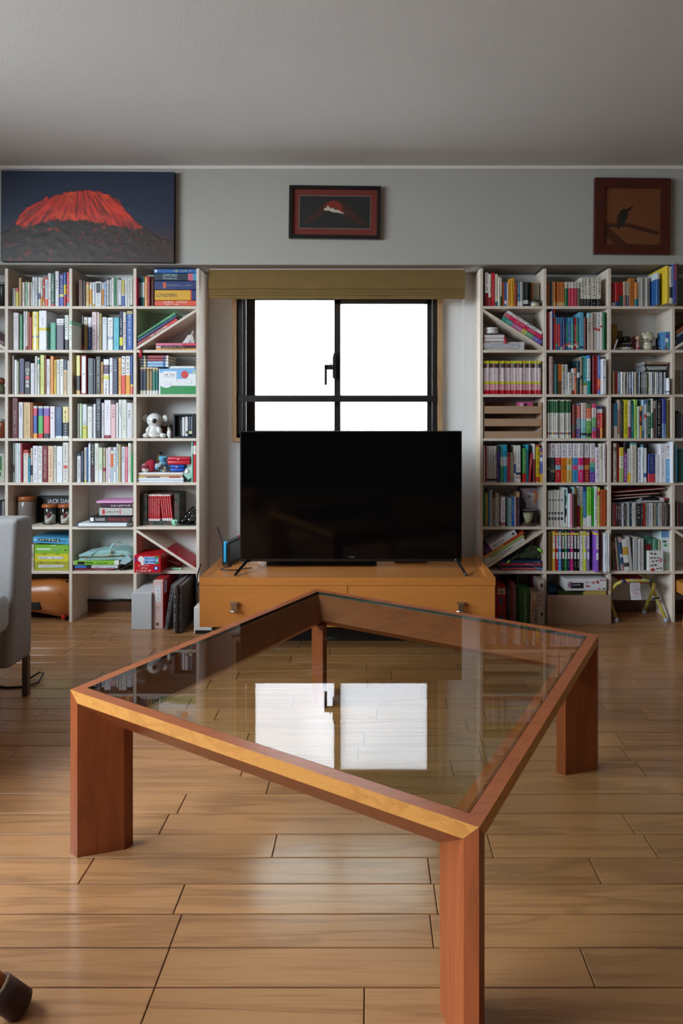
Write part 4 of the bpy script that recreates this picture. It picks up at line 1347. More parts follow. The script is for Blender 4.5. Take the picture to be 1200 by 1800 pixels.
V -1029.6 21.4 8.8 137 110 50 -6.0 book c02c34|0-.06:e8e0e0;.9-1:e8e0e0|e8c0c0 .15 .8|red comic volume leaning
#LA7;260.36;seventh shelf of sofa-side bookcase's sofa column;books on the seventh shelf of the sofa-side bookcase's sofa column
V -1736.2 0.0 8.5 132 95 13 0.0 book d8d4d0|.3-.5:a0a8a0|607080 .1 .9|upright white book behind the sofa arm
V -1727.6 0.0 6.7 132 95 13 0.0 book d8d0b8|.3-.5:c0c0b0|404858 .1 .9|upright cream book beside the boxes
#LB7;260.36;seventh shelf of sofa-side bookcase's middle column;books on the seventh shelf of the sofa-side bookcase's middle column
H -1314.3 1.0 8.4 203 140 11 0.0 book 8a1c28||c8a0a0 .3 .8|dark red book lowest under the bag
H -1293.3 12.0 15.2 229 140 6 0.0 book d0d0dc|0-.05:202030;.05-.3:4068b0;.3-.42:202028|a08090 .45 .7;8090b0 .75 .95|blue and white book under the bag
H -1286.9 28.7 22.3 235 140 7 0.0 book dce0d8|.03-.9:80b838;.9-1:dce0d8|202020 .1 .26 b;303830 .28 .45;608028 .5 .75|green and white drill book under the bag
#R11;1610.96;top shelf of stool-side bookcase's window column;books on the top shelf of the stool-side bookcase's window column
V 578.0 0.0 7.1 171 120 13 0.0 book 3a2020|||thin dark brown book at the upright
V 591.4 0.0 17.9 173 121 12 0.0 book dcd4d0|.6-1:7a1820|282020 .03 .55|white and maroon book with bold title
V 607.3 0.0 12.4 165 116 8 0.0 book d0ccc0|.72-1:8a2028|908880 .1 .6|cream and red paperback
V 624.2 0.0 17.9 171 120 10 0.0 book c82028|.0-.0:0|807c7c .2 .85|red paperback with grey title
V 641.3 0.0 13.2 165 115 10 0.0 book ccc4b0|.85-1:1f6070|989080 .1 .7|cream paperback with teal foot
V 653.7 0.0 10.2 150 105 7 0.0 book d4ccbc||a09888 .2 .6|cream paperback
V 663.7 0.0 7.1 145 102 8 0.0 book d4c8b8|.65-1:20602c||cream and green paperback
V 675.8 0.0 12.8 123 95 12 0.0 book a84c2a|||brick orange paperback
V 687.9 0.0 9.4 123 95 10 0.0 book 2050a0|.75-.9:d0d8e0||cobalt paperback with white mark
V 697.5 0.0 7.4 123 95 10 0.0 book d8b8b0|||slim pale pink paperback
V 707.6 0.0 10.5 140 98 11 0.0 book d89a20||604010 .1 .9 l|orange paperback with dark line
V 723.0 0.0 17.9 144 101 11 0.0 book d89a20||604010 .1 .9 l|wide orange paperback with dark line
V 740.5 0.0 14.9 123 95 10 0.0 book 8a3a20|||russet paperback
V 756.1 0.0 11.5 123 95 11 0.0 book 5a88a8|.5-.6:305068;.8-1:d0d0d0||grey-blue paperback
V 768.9 0.0 12.7 124 95 8 0.0 book a8a8a4|.8-1:c8c8c8||grey paperback
V 783.5 0.0 12.1 124 95 10 0.0 book 14161a|.75-.9:c8c8c8|505458 .1 .6|white-marked black paperback
V 796.4 0.0 12.1 124 95 8 0.0 book 14161a|.75-.9:c8c8c8|505458 .1 .6|white-marked black paperback
V 816.7 0.0 13.6 129 120 34 0.0 book 14161a|.75-.9:c8c8c8|505458 .1 .6|white-marked black paperback
V 835.0 0.0 9.9 133 120 54 0.0 book d08848|||apricot paperback
V 846.0 0.0 9.9 133 120 54 0.0 book b8b0a4|||stone grey paperback
V 856.5 0.0 8.9 133 120 54 0.0 book a89c88||706450 .1 .8|beige paperback behind the jar
V 865.9 0.0 7.9 133 120 54 0.0 book a89c80|||beige end paperback behind the jar
#R21;1610.96;top shelf of stool-side bookcase's middle column;books on the top shelf of the stool-side bookcase's middle column
V 904.1 0.0 11.6 126 95 11 0.0 book b86818|||orange-brown paperback at the upright
V 918.4 0.0 13.2 128 95 12 0.0 book 303438|||black paperback
V 929.2 0.0 7.0 128 95 9 0.0 book 7a5a38|||brown paperback
V 937.3 0.0 7.9 124 95 6 0.0 book b86418|.82-.98:c8a060|8c4810 .1 .7|burnt orange paperback
V 948.0 0.0 8.4 125 95 12 0.0 book b86418|.82-.98:c8a060|8c4810 .1 .7|burnt orange paperback
V 957.0 0.0 8.1 125 95 11 0.0 book b86418|.82-.98:c8a060|8c4810 .1 .7|burnt orange paperback
V 966.1 0.0 8.4 125 95 12 0.0 book b86418|.82-.98:c8a060|8c4810 .1 .7|burnt orange paperback
V 975.1 0.0 8.0 125 95 10 0.0 book b86418|.82-.98:c8a060|8c4810 .1 .7|burnt orange paperback
V 984.2 0.0 8.4 125 95 11 0.0 book b86418|.82-.98:c8a060|8c4810 .1 .7|burnt orange paperback
V 998.0 0.0 15.4 125 95 11 0.0 book 1f7048|0-.25:c8c4bc|606060 .03 .2|green paperback with white top
V 1017.2 0.0 15.4 125 95 12 0.0 book b8304a|0-.25:c8c4bc|606060 .03 .2|white-topped crimson paperback
V 1032.0 0.0 12.8 124 95 7 0.0 book b8304a|0-.25:c8c4bc|606060 .03 .2|white-topped crimson paperback
V 1046.0 0.0 11.9 124 95 8 0.0 book b8304a|0-.25:c8c4bc|606060 .03 .2|white-topped crimson paperback
V 1060.6 0.0 13.8 124 95 9 0.0 book 6a6458|0-.25:c4c0b8|606060 .03 .2|grey-brown paperback with white top
V 1079.0 0.0 16.0 148 103 11 0.0 book 141418|0-.74:ccc8b8|181818 .02 .6;a0a0a0 .78 .95|black-footed white book
V 1096.5 0.0 16.3 148 103 12 0.0 book 141418|0-.74:ccc8b8|181818 .02 .6;a0a0a0 .78 .95|black-footed white book
V 1114.0 0.0 17.4 147 103 10 0.0 book 141418|0-.74:ccc8b8|181818 .02 .6;a0a0a0 .78 .95|black-footed white book
V 1139.3 0.0 28.6 147 103 11 0.0 book 141418|0-.74:ccc8b8|181818 .02 .65;a0a0a0 .78 .95|thick black-footed white book
V 1165.3 0.0 18.8 147 103 10 0.0 book 141418|0-.74:ccc8b8|181818 .02 .6;a0a0a0 .78 .95|black-footed white book
#R31;1610.96;top shelf of stool-side bookcase's stool column;books on the top shelf of the stool-side bookcase's stool column
V 1236.8 0.0 17.6 121 95 8 0.0 book 7a1418|.85-.98:b0a0a0||dark red paperback
V 1256.4 0.0 19.9 123 95 8 0.0 book a81418|.8-1:1f4068|c03038 .1 .5|red paperback with blue foot
V 1278.7 0.0 19.3 124 95 12 0.0 book a41216|.55-1:185040|c03038 .1 .4|red paperback with green foot
V 1295.6 0.0 13.0 126 95 8 0.0 book b8a890|.55-1:a06058|706858 .05 .5|beige and rose book
V 1311.5 0.0 13.2 126 95 11 0.0 book c8bca8|.55-1:6a7080|605848 .05 .5|cream and grey book
V 1333.3 0.0 26.1 144 101 12 0.0 book b06a28|.0-.0:0|8c4c18 .1 .9|thick copper book
V 1354.9 0.0 15.6 123 95 7 0.0 book c08040|.7-1:106a80||ochre book with teal foot
V 1371.4 0.0 11.5 147 103 10 0.0 book b8b4ac||807c78 .05 .8|grey-white lexicon
V 1383.1 0.0 10.6 147 103 7 0.0 book b8b4ac||807c78 .05 .8|grey-white lexicon
V 1397.4 0.0 11.5 148 103 12 0.0 book b8b4ac||807c78 .05 .8|grey-white lexicon
V 1408.8 0.0 9.9 147 103 7 0.0 book b8b4ac||807c78 .05 .8|grey-white lexicon
V 1420.9 0.0 8.1 148 103 12 0.0 book b8b4ac||807c78 .05 .8|grey-white lexicon
V 1442.1 0.0 15.6 161 165 -42 0.0 book 2a5a98|.0-.2:c8d0d8||large navy picture book with white edges
V 1475.0 0.0 16.1 187 200 -75 0.0 book e0c030|||large yellow and orange book standing proud
V 1492.8 0.0 14.8 182 190 -75 0.0 book d0ccc8|.55-.85:202830|202020 .05 .5|black and white picture book standing proud
V 1505.4 0.0 8.2 193 190 -75 0.0 book 2a50a0|||slim blue picture book standing proud
V 1514.9 0.0 8.8 194 190 -75 0.0 book b02838|.4-1:503080||slim red picture book standing proud
V 1524.8 0.0 8.8 199 190 -75 0.0 book 18181a|||black binder at the end of the top row
#R12;1387.79;second shelf of stool-side bookcase's window column;books on the second shelf of the stool-side bookcase's window column
D 862.8 24.6 26.1 236 150 4 -32.4 book 58a0c0|0-.25:3a9080;.25-.5:c06090;.5-.6:c0c040;.6-.78:60a070;.78-1:7060b0|c8d8e8 .1 .9|multicoloured workbook leaning on slanted board
D 865.7 54.6 20.7 221 150 4 -32.4 book d02858|0-.12:c86070|f0c0d0 .3 .85|magenta workbook leaning on slanted board
D 868.6 78.2 15.3 208 150 4 -32.4 book dcdce0||c03040 .05 .5;202858 .55 .85|white workbook uppermost on the slanted board
H 782.4 0.0 8.9 207 140 11 0.0 book d4d4d0||6c8c70 .0 .9|white drill book lowest in the pile
H 781.4 9.1 9.9 207 140 7 0.0 book d0d0d4||b86868 .0 .9|second white drill book of the pile
H 781.2 19.5 10.2 207 140 6 0.0 book d4d4d8||4868b0 .0 .9|third white drill book of the pile
H 781.4 30.5 10.2 207 140 7 0.0 book d8d4d4||c06068 .0 .9|topmost white drill book of the pile
H 683.3 44.5 15.3 107 140 8 0.0 book b02828|.02-.97:d8d4d4||lower red-edged white book
H 683.0 61.2 16.0 107 140 7 0.0 book b02828|.02-.97:d8d4d4||upper red-edged white book
#R22;1387.79;second shelf of stool-side bookcase's middle column;books on the second shelf of the stool-side bookcase's middle column
V 904.3 0.0 10.3 193 135 8 0.0 book a82830|||red picture book at the upright
V 914.8 0.0 6.5 195 137 11 0.0 book c8b8b0|||thin pinkish picture book
V 920.7 0.0 3.9 198 138 7 0.0 book e0dcdc|||very thin white picture book
V 926.6 0.0 5.9 207 145 7 0.0 book 3a3480|||thin indigo picture book
V 937.1 0.0 10.3 208 146 12 0.0 book d83818|.1-.2:5070a0|e87050 .4 .7|tall red-orange picture book
V 949.9 0.0 10.9 167 117 11 0.0 book a02030|0-.2:1f5a80;.8-.9:208060;.9-1:204870||red and blue encyclopedia volume
V 961.9 0.0 10.6 167 117 11 0.0 book b02838|0-.2:1f5a80;.8-.9:c04048;.9-1:1f5a80||crimson and blue encyclopedia volume
V 974.3 0.0 12.2 167 117 11 0.0 book 2a3a78|0-.2:206088;.9-1:a8b0a0||dark blue encyclopedia volume
V 986.6 0.0 10.9 166 116 7 0.0 book 2a2a68|.85-.95:b04060|8090c0 .3 .6|indigo encyclopedia volume
V 1001.2 0.0 13.8 167 117 11 0.0 book 2f8a80|0-.2:2a7090;.8-.88:c07040;.9-1:2a6090|80b8b0 .3 .7|teal encyclopedia volume
V 1015.1 0.0 12.5 166 116 8 0.0 book 1f5a98|0-.1:2a80a8;.78-.84:c05060;.85-.92:d0d0d0|90b8d8 .2 .7|blue encyclopedia volume
V 1028.3 0.0 12.5 166 116 7 0.0 book 3a9a90|0-.2:2a80a0;.85-.95:c0c8b0||sea-green encyclopedia volume
V 1043.5 0.0 12.2 167 117 12 0.0 book c02838|.8-.88:e0d0d0|f0e0e0 .25 .75|red encyclopedia volume
V 1055.8 0.0 11.0 167 117 10 0.0 book 1f7a50|0-.2:1f6a80;.78-.84:c05050;.86-.93:b0b8c0||green encyclopedia volume
V 1075.0 0.0 23.6 193 135 12 0.0 book 5aa4c0|.9-.95:203050||tall light blue book
V 1092.1 0.0 9.4 168 117 8 0.0 book 7a4048|||dull maroon book
V 1114.6 0.0 18.5 190 133 8 0.0 book b8a898|0-.12:8fb8c8|282420 .25 .55|beige book with pale blue top
V 1130.2 0.0 11.3 191 134 7 0.0 book b8aca0||302824 .05 .5|beige book with dark title
V 1146.0 0.0 14.7 194 136 12 0.0 book d0ccc8|.4-.47:c03848|383838 .05 .38|white book with red seal
V 1163.5 0.0 16.0 194 136 12 0.0 book d4d4d4|.43-.5:c04850|383838 .05 .4|wide white book with red seal
V 1177.5 0.0 10.7 194 135 10 0.0 book dcd4d0|.35-.4:a02838|807878 .1 .3|slim white book with dark red spot
V 1189.7 0.0 12.4 195 136 7 0.0 book 187040||105028 .1 .9|dark green book at the end
#R13;1161.73;third shelf of stool-side bookcase's window column;books on the third shelf of the stool-side bookcase's window column
V 581.6 0.0 14.5 170 119 8 0.0 comic_book b81828|0-.08:c8c028;.08-.21:3c3430;.21-.62:d8ccd0;.62-.69:c8c028;.69-.88:d09098|b86870 .23 .6;e8d8d8 .7 .86|yellow-banded red comic
V 597.0 0.0 14.2 171 119 8 0.0 comic_book b81828|0-.08:c8c028;.08-.21:a08880;.21-.62:d8ccd0;.62-.69:c8c028;.69-.88:d09098|b86870 .23 .6;e8d8d8 .7 .86|yellow-banded red comic
V 612.9 0.0 14.5 171 120 11 0.0 comic_book b81828|0-.08:c8c028;.08-.21:383838;.21-.62:d8ccd0;.62-.69:c8c028;.69-.88:d09098|b86870 .23 .6;e8d8d8 .7 .86|yellow-banded red comic
V 627.7 0.0 13.7 171 120 6 0.0 comic_book b81828|0-.08:c8c028;.08-.21:886058;.21-.62:d8ccd0;.62-.69:c8c028;.69-.88:d09098|b86870 .23 .6;e8d8d8 .7 .86|yellow-banded red comic
V 642.8 0.0 14.5 170 119 6 0.0 comic_book b81828|0-.08:c8c028;.08-.21:3c3430;.21-.62:d8ccd0;.62-.69:c8c028;.69-.88:d09098|b86870 .23 .6;e8d8d8 .7 .86|yellow-banded red comic
V 659.6 0.0 14.5 171 120 12 0.0 comic_book b81828|0-.08:c8c028;.08-.21:a08880;.21-.62:d8ccd0;.62-.69:c8c028;.69-.88:d09098|b86870 .23 .6;e8d8d8 .7 .86|yellow-banded red comic
V 674.2 0.0 13.2 171 119 5 0.0 comic_book b81828|0-.08:c8c028;.08-.21:383838;.21-.62:d8ccd0;.62-.69:c8c028;.69-.88:d09098|b86870 .23 .6;e8d8d8 .7 .86|yellow-banded red comic
V 690.1 0.0 14.5 171 120 10 0.0 comic_book b81828|0-.08:c8c028;.08-.21:886058;.21-.62:d8ccd0;.62-.69:c8c028;.69-.88:d09098|b86870 .23 .6;e8d8d8 .7 .86|yellow-banded red comic
V 705.7 0.0 14.2 170 119 10 0.0 comic_book b81828|0-.08:c8c028;.08-.21:3c3430;.21-.62:d8ccd0;.62-.69:c8c028;.69-.88:d09098|b86870 .23 .6;e8d8d8 .7 .86|yellow-banded red comic
V 721.4 0.0 14.5 171 120 12 0.0 comic_book b81828|0-.08:c8c028;.08-.21:a08880;.21-.62:d8ccd0;.62-.69:c8c028;.69-.88:d09098|b86870 .23 .6;e8d8d8 .7 .86|yellow-banded red comic
V 736.6 0.0 14.5 171 120 10 0.0 comic_book b81828|0-.08:c8c028;.08-.21:383838;.21-.62:d8ccd0;.62-.69:c8c028;.69-.88:d09098|b86870 .23 .6;e8d8d8 .7 .86|yellow-banded red comic
V 752.3 0.0 14.2 172 120 11 0.0 comic_book b81828|0-.08:c8c028;.08-.21:886058;.21-.62:d8ccd0;.62-.69:c8c028;.69-.88:d09098|b86870 .23 .6;e8d8d8 .7 .86|yellow-banded red comic
V 766.9 0.0 13.5 170 119 5 0.0 comic_book b81828|0-.08:c8c028;.08-.21:3c3430;.21-.62:d8ccd0;.62-.69:c8c028;.69-.88:d09098|b86870 .23 .6;e8d8d8 .7 .86|yellow-banded red comic
V 782.5 0.0 14.2 171 119 8 0.0 comic_book b81828|0-.08:c8c028;.08-.21:a08880;.21-.62:d8ccd0;.62-.69:c8c028;.69-.88:d09098|b86870 .23 .6;e8d8d8 .7 .86|yellow-banded red comic
V 798.2 0.0 14.5 171 120 10 0.0 comic_book b81828|0-.08:c8c028;.08-.21:383838;.21-.62:d8ccd0;.62-.69:c8c028;.69-.88:d09098|b86870 .23 .6;e8d8d8 .7 .86|yellow-banded red comic
V 813.2 0.0 13.9 171 120 6 0.0 comic_book b81828|0-.08:c8c028;.08-.21:886058;.21-.62:d8ccd0;.62-.69:c8c028;.69-.88:d09098|b86870 .23 .6;e8d8d8 .7 .86|yellow-banded red comic
V 829.1 0.0 14.2 170 119 9 0.0 comic_book b81828|0-.08:c8c028;.08-.21:3c3430;.21-.62:d8ccd0;.62-.69:c8c028;.69-.88:d09098|b86870 .23 .6;e8d8d8 .7 .86|yellow-banded red comic
V 844.2 0.0 14.4 171 119 7 0.0 comic_book b81828|0-.08:c8c028;.08-.21:a08880;.21-.62:d8ccd0;.62-.69:c8c028;.69-.88:d09098|b86870 .23 .6;e8d8d8 .7 .86|yellow-banded red comic
V 859.4 0.0 14.2 171 120 7 0.0 comic_book b81828|0-.08:c8c028;.08-.21:383838;.21-.62:d8ccd0;.62-.69:c8c028;.69-.88:d09098|b86870 .23 .6;e8d8d8 .7 .86|yellow-banded red comic
#R23;1161.73;third shelf of stool-side bookcase's middle column;books on the third shelf of the stool-side bookcase's middle column
V 904.6 0.0 10.0 190 133 12 0.0 book 5a2020|||dark red book at the upright
V 918.9 0.0 17.1 193 135 9 0.0 book c8b4b0||a04850 .03 .95|pinkish book with long title
V 933.3 0.0 8.4 173 121 12 0.0 book 4a3830|||slim dark brown book
V 945.1 0.0 13.7 153 107 7 0.0 book 1f5a58|||petrol green book
V 964.4 0.0 19.8 154 108 11 0.0 book c06018|.55-1:6a4020||orange and brown book
V 982.5 0.0 14.7 152 106 10 0.0 book b4b0ac|.14-.2:b0a030|282828 .05 .85|grey book with black title
V 998.5 0.0 13.8 152 106 12 0.0 book d4d8dc||202428 .05 .85|white book with black title
V 1015.7 0.0 19.2 112 95 7 0.0 book c0bcb8||505058 .05 .7|short grey paperback
V 1033.4 0.0 11.9 132 95 11 0.0 book d4d4d8|.85-1:b01820||white paperback with red foot
V 1044.8 0.0 9.6 134 95 8 0.0 book c86838|.2-.3:404040;.4-.5:b02020|d0a080 .1 .9|orange-brown patterned book
V 1059.3 0.0 15.3 171 119 8 0.0 book 183840|.35-.5:c8d0d0|c8d0d0 .36 .5|black and teal book
V 1073.6 0.0 11.6 191 134 7 0.0 book 8a8070|.5-.6:282420;.75-1:b08870||taupe book
V 1093.2 0.0 21.7 195 137 13 0.0 book 5ab8c0|.7-.77:70a030;.77-1:d8d8d0|1f6a78 .05 .6|turquoise book with white foot
V 1114.0 0.0 16.9 199 140 12 0.0 book 18908a|0-.08:3a80c8;.08-.65:d0dce4|405870 .1 .6|white and teal book
V 1138.3 0.0 12.2 197 138 9 0.0 book 781018|||dark red book in front of shadow
V 1152.5 0.0 11.3 199 140 13 0.0 book b01420|||bright red book
V 1165.0 0.0 12.4 199 139 9 0.0 book 3a68b0|.6-.8:c86030;.8-.9:b03048|d8d8e8 .05 .5|blue and red book
V 1182.1 0.0 20.3 179 126 -16 0.0 book dce0e8||707888 .05 .2;404858 .5 .56|thick white book standing proud
#R33;1161.73;third shelf of stool-side bookcase's stool column;books on the third shelf of the stool-side bookcase's stool column
V 1238.9 0.0 8.8 115 125 7 0.0 cd_case a8906c||404448 .12 .7|tan compact disc case
V 1253.6 0.0 13.2 113 125 11 0.0 cd_case a01820||404448 .12 .7|red compact disc case
V 1265.2 0.0 8.1 115 125 10 0.0 cd_case 205a78||d8d8d8 .12 .7|petrol blue compact disc case
V 1272.7 0.0 5.5 113 125 8 0.0 cd_case 7a8088||404448 .12 .7|steel grey compact disc case
V 1282.6 0.0 12.8 114 125 6 0.0 cd_case c0bcb8||404448 .12 .7|wide white compact disc case
V 1294.5 0.0 7.4 112 125 6 0.0 cd_case a8a4a0||404448 .12 .7|pale grey compact disc case
V 1305.4 0.0 7.7 114 125 11 0.0 cd_case b8b0a4||404448 .12 .7|ivory compact disc case
V 1315.2 0.0 9.8 112 125 10 0.0 cd_case 383848||d8d8d8 .12 .7|ink blue compact disc case
V 1326.5 0.0 11.5 113 125 9 0.0 cd_case 404468||d8d8d8 .12 .7|dark violet compact disc case
V 1337.0 0.0 8.1 115 125 7 0.0 cd_case 9aa8c0||404448 .12 .7|powder blue compact disc case
V 1350.4 0.0 11.1 113 125 9 0.0 cd_case c8b49a||404448 .12 .7|cream-coloured compact disc case
V 1362.9 0.0 8.1 115 125 13 0.0 cd_case 506878||d8d8d8 .12 .7|slate compact disc case
V 1371.1 0.0 6.9 113 125 7 0.0 cd_case 384050||d8d8d8 .12 .7|dark slate compact disc case
V 1379.5 0.0 5.0 114 125 10 0.0 cd_case 303038||d8d8d8 .12 .7|black compact disc case
V 1387.2 0.0 8.1 112 125 10 0.0 cd_case 202428||d8d8d8 .12 .7|jet black compact disc case
V 1396.8 0.0 8.1 114 125 10 0.0 cd_case 4a4e54||d8d8d8 .12 .7|charcoal compact disc case
V 1405.3 0.0 7.5 112 125 7 0.0 cd_case 38302c||d8d8d8 .12 .7|dark brown compact disc case
V 1416.3 0.0 8.1 114 125 11 0.0 cd_case a0a070||404448 .12 .7|olive compact disc case
V 1425.4 0.0 7.7 115 125 11 0.0 cd_case c0c4c0||404448 .12 .7|silver white compact disc case
V 1435.0 0.0 9.8 113 125 10 0.0 cd_case a0a4b0||404448 .12 .7|lilac grey compact disc case
V 1446.7 0.0 9.8 115 125 12 0.0 cd_case 807470||404448 .12 .7|taupe compact disc case
V 1455.4 0.0 6.2 113 125 8 0.0 cd_case c0c0c0||404448 .12 .7|white compact disc case
V 1464.5 0.0 9.8 114 125 8 0.0 cd_case 606878||d8d8d8 .12 .7|blue-grey compact disc case
V 1475.7 0.0 8.4 112 125 10 0.0 cd_case b0b4b8||404448 .12 .7|silver compact disc case
V 1483.9 0.0 6.6 114 125 9 0.0 cd_case 686c78||d8d8d8 .12 .7|lead grey compact disc case
V 1493.6 0.0 7.7 112 125 12 0.0 cd_case 7a7c90||404448 .12 .7|mauve grey compact disc case
V 1500.8 0.0 5.2 113 125 7 0.0 cd_case 8890a0||404448 .12 .7|pale blue-grey compact disc case
V 1509.8 0.0 11.4 81 130 -14 0.0 disc_box e0e4ec|.8-.9:404858|707888 .05 .15|white disc box standing proud
H 1503.2 116.2 7.8 105 125 6 0.0 cd_case 202428||808488 .1 .8|black disc case lowest of the lying pile
H 1508.3 125.2 7.8 106 125 8 0.0 cd_case c8c8c8|0-.08:202428||white-edged disc case second from the pile bottom
H 1511.4 134.6 8.2 113 125 11 0.0 cd_case c0c0c0|0-.06:202428|808080 .2 .5|white-edged disc case in the pile middle
H 1510.7 143.7 7.8 116 125 6 0.0 cd_case 202020||606060 .2 .8|black disc case second from the pile top
H 1512.7 152.8 12.9 115 125 6 0.0 cd_case b89a80|.0-.06:504038|504038 .25 .8|tan disc case on top of the lying pile
#R24;937.11;fourth shelf of stool-side bookcase's middle column;books on the fourth shelf of the stool-side bookcase's middle column
V 906.6 0.0 9.7 195 136 6 0.0 book d4d4cc|0-.03:d8d8c8;.03-.34:2a6038;.85-.9:a05050|b05060 .38 .8|green-topped drill book
V 918.5 0.0 9.7 196 137 9 0.0 book d4d4cc|0-.03:d8d8c8;.03-.34:2a6038;.85-.9:5070a0|6080b0 .38 .8|green-topped drill book
V 928.9 0.0 9.7 197 138 8 0.0 book d4d4cc|0-.03:d8d8c8;.03-.34:2a6038;.85-.9:c0a040|805050 .38 .8|green-topped drill book
V 939.9 0.0 9.7 195 136 8 0.0 book d4d4cc|0-.03:d8d8c8;.03-.34:2a6038;.85-.9:a05050|40a0a0 .38 .8|green-topped drill book
V 950.1 0.0 9.5 196 137 6 0.0 book d4d4cc|0-.03:d8d8c8;.03-.34:2a6038;.85-.9:5070a0|b05060 .38 .8|green-topped drill book
V 962.6 0.0 9.7 197 138 12 0.0 book d4d4cc|0-.03:d8d8c8;.03-.34:2a6038;.85-.9:c0a040|6080b0 .38 .8|green-topped drill book
V 973.4 0.0 9.7 195 136 11 0.0 book d4d4cc|0-.03:d8d8c8;.03-.34:2a6038;.85-.9:a05050|805050 .38 .8|green-topped drill book
V 983.5 0.0 9.2 196 137 8 0.0 book d4d4cc|0-.03:d8d8c8;.03-.34:2a6038;.85-.9:5070a0|40a0a0 .38 .8|green-topped drill book
V 995.5 0.0 9.7 197 138 12 0.0 book d4d4cc|0-.03:d8d8c8;.03-.34:2a6038;.85-.9:c0a040|b05060 .38 .8|green-topped drill book
V 1005.8 0.0 9.5 195 136 10 0.0 book d4d4cc|0-.03:d8d8c8;.03-.34:2a6038;.85-.9:a05050|6080b0 .38 .8|green-topped drill book
V 1017.1 0.0 9.7 196 137 12 0.0 book d4d4cc|0-.03:d8d8c8;.03-.34:2a6038;.85-.9:5070a0|805050 .38 .8|green-topped drill book
V 1036.8 0.0 14.1 173 121 6 0.0 book 7a3030|.6-.8:50504c|a06858 .1 .5|dark red comic omnibus
V 1059.3 0.0 21.0 177 124 12 0.0 book a8b8c8|0-.05:7078a8;.05-.42:d86860;.72-1:7a68a0|f0d8d0 .06 .4;303848 .45 .68|red, grey and violet comic omnibus
V 1087.0 0.0 24.2 180 126 11 0.0 book 80b8c0|0-.45:d8ccc8;.45-.7:90c8d0;.85-.92:303840|c04858 .03 .5|white and aqua comic omnibus
V 1113.4 0.0 23.8 175 122 8 0.0 book 60a048|0-.12:607050;.12-.42:d86040;.42-.5:d8d8d0;.85-.95:282c28|e8e0d0 .14 .4;e0e8d0 .45 .75|orange and green comic omnibus
V 1139.2 0.0 21.9 176 124 7 0.0 book d84878|.12-.4:d8d0d0;.4-.68:68a868;.68-.8:8070a8;.8-.92:c03848|b03048 .14 .4;e8f0e8 .42 .66|pink and green comic omnibus
V 1162.0 0.0 17.2 162 114 11 0.0 book c03048|0-.08:304080;.08-.2:c8c8d0;.7-1:702838|e8d0d0 .25 .65|crimson comic omnibus
V 1176.5 0.0 10.3 162 114 7 0.0 book d83a30|0-.08:303860;.08-.2:c8c8d0;.65-1:e09040|f0d8d0 .25 .6|red and orange comic omnibus
#R34;937.11;fourth shelf of stool-side bookcase's stool column;books on the fourth shelf of the stool-side bookcase's stool column
V 1233.9 0.0 11.5 178 125 8 0.0 book 4a4440|||dim grey-brown book at the upright
V 1250.1 0.0 17.6 178 125 10 0.0 book 1f6888|.65-1:b8b0a8||blue book with grey foot
V 1265.4 0.0 9.8 197 138 11 0.0 book c0b0a8|.25-.9:a86858||pale book with brick red middle
V 1279.9 0.0 17.8 192 134 9 0.0 book 3a3830||807c68 .1 .8|dark olive-black book
V 1302.6 0.0 22.3 197 138 11 0.0 book d0c820||282818 .12 .9|thick yellow book with black title
V 1320.5 0.0 12.1 195 136 7 0.0 book c8b8c0|.7-1:801858|303038 .05 .65|white and purple book
V 1335.6 0.0 13.8 178 125 10 0.0 book 107878||a0d0d0 .3 .8|teal book
V 1352.5 0.0 16.9 198 139 11 0.0 book a0d060||507028 .08 .9|lime green book
V 1366.1 0.0 8.9 163 114 8 0.0 book c8ccd0||607088 .1 .8|short white paperback
V 1377.9 0.0 11.5 164 115 9 0.0 book d0a840|.15-.3:202020;.3-.5:b03020;.5-.6:202020||ochre book with black and red bands
V 1390.9 0.0 9.4 197 138 12 0.0 book a8c8e8|.8-1:4a80b0|8098b8 .3 .8|pale blue book
V 1404.2 0.0 12.5 197 138 13 0.0 book c8d0d8|0-.12:4a70b0;.38-.48:c03848|604848 .5 .9|white book with blue top
V 1421.4 0.0 18.6 198 139 13 0.0 book 204a3c|.34-.42:c8d0c8|c0d0c4 .1 .9|bottle green book
V 1436.7 0.0 10.7 202 141 10 0.0 book d0ccc0|.35-.75:1f7050||cream book with green middle
V 1449.1 0.0 10.1 191 134 12 0.0 book 5a3028|0-.2:b0a8a0||dark brown book with grey top
V 1470.2 0.0 30.6 195 136 9 0.0 book 14161c||e0e0e0 .05 .95|thick black book with white characters
V 1496.7 0.0 19.3 200 140 7 0.0 book 3a48a0|.62-1:7a98c8|202c70 .05 .9|violet-blue book
V 1515.5 0.0 11.5 198 139 13 0.0 book a89858||706030 .1 .9|khaki book at the end
#R15;711.91;fifth shelf of stool-side bookcase's window column;books on the fifth shelf of the stool-side bookcase's window column
V 577.8 0.0 5.7 187 131 7 0.0 book d8d4d8|||thin white book at the upright
V 586.0 0.0 7.1 187 131 12 0.0 book a02848||c06078 .4 .8|thin ruby book
V 596.7 0.0 11.8 185 129 13 0.0 book b8b4b4|.9-.96:202020|88847f .1 .6|black-dotted grey-white volume
V 609.2 0.0 11.8 185 129 11 0.0 book b8b4b4|.9-.96:202020|80a090 .1 .6|black-dotted grey-white volume
V 621.7 0.0 11.8 185 129 10 0.0 book b8b4b4|.9-.96:202020|8080a0 .1 .6|black-dotted grey-white volume
V 634.7 0.0 12.7 185 130 6 0.0 book b8b4b4|.9-.96:202020|303030 .2 .38|black-dotted grey-white volume
V 650.4 0.0 15.2 187 131 8 0.0 book 4a3a80|0-.13:205030;.5-.6:302868|a098c0 .6 .85|purple book with green top
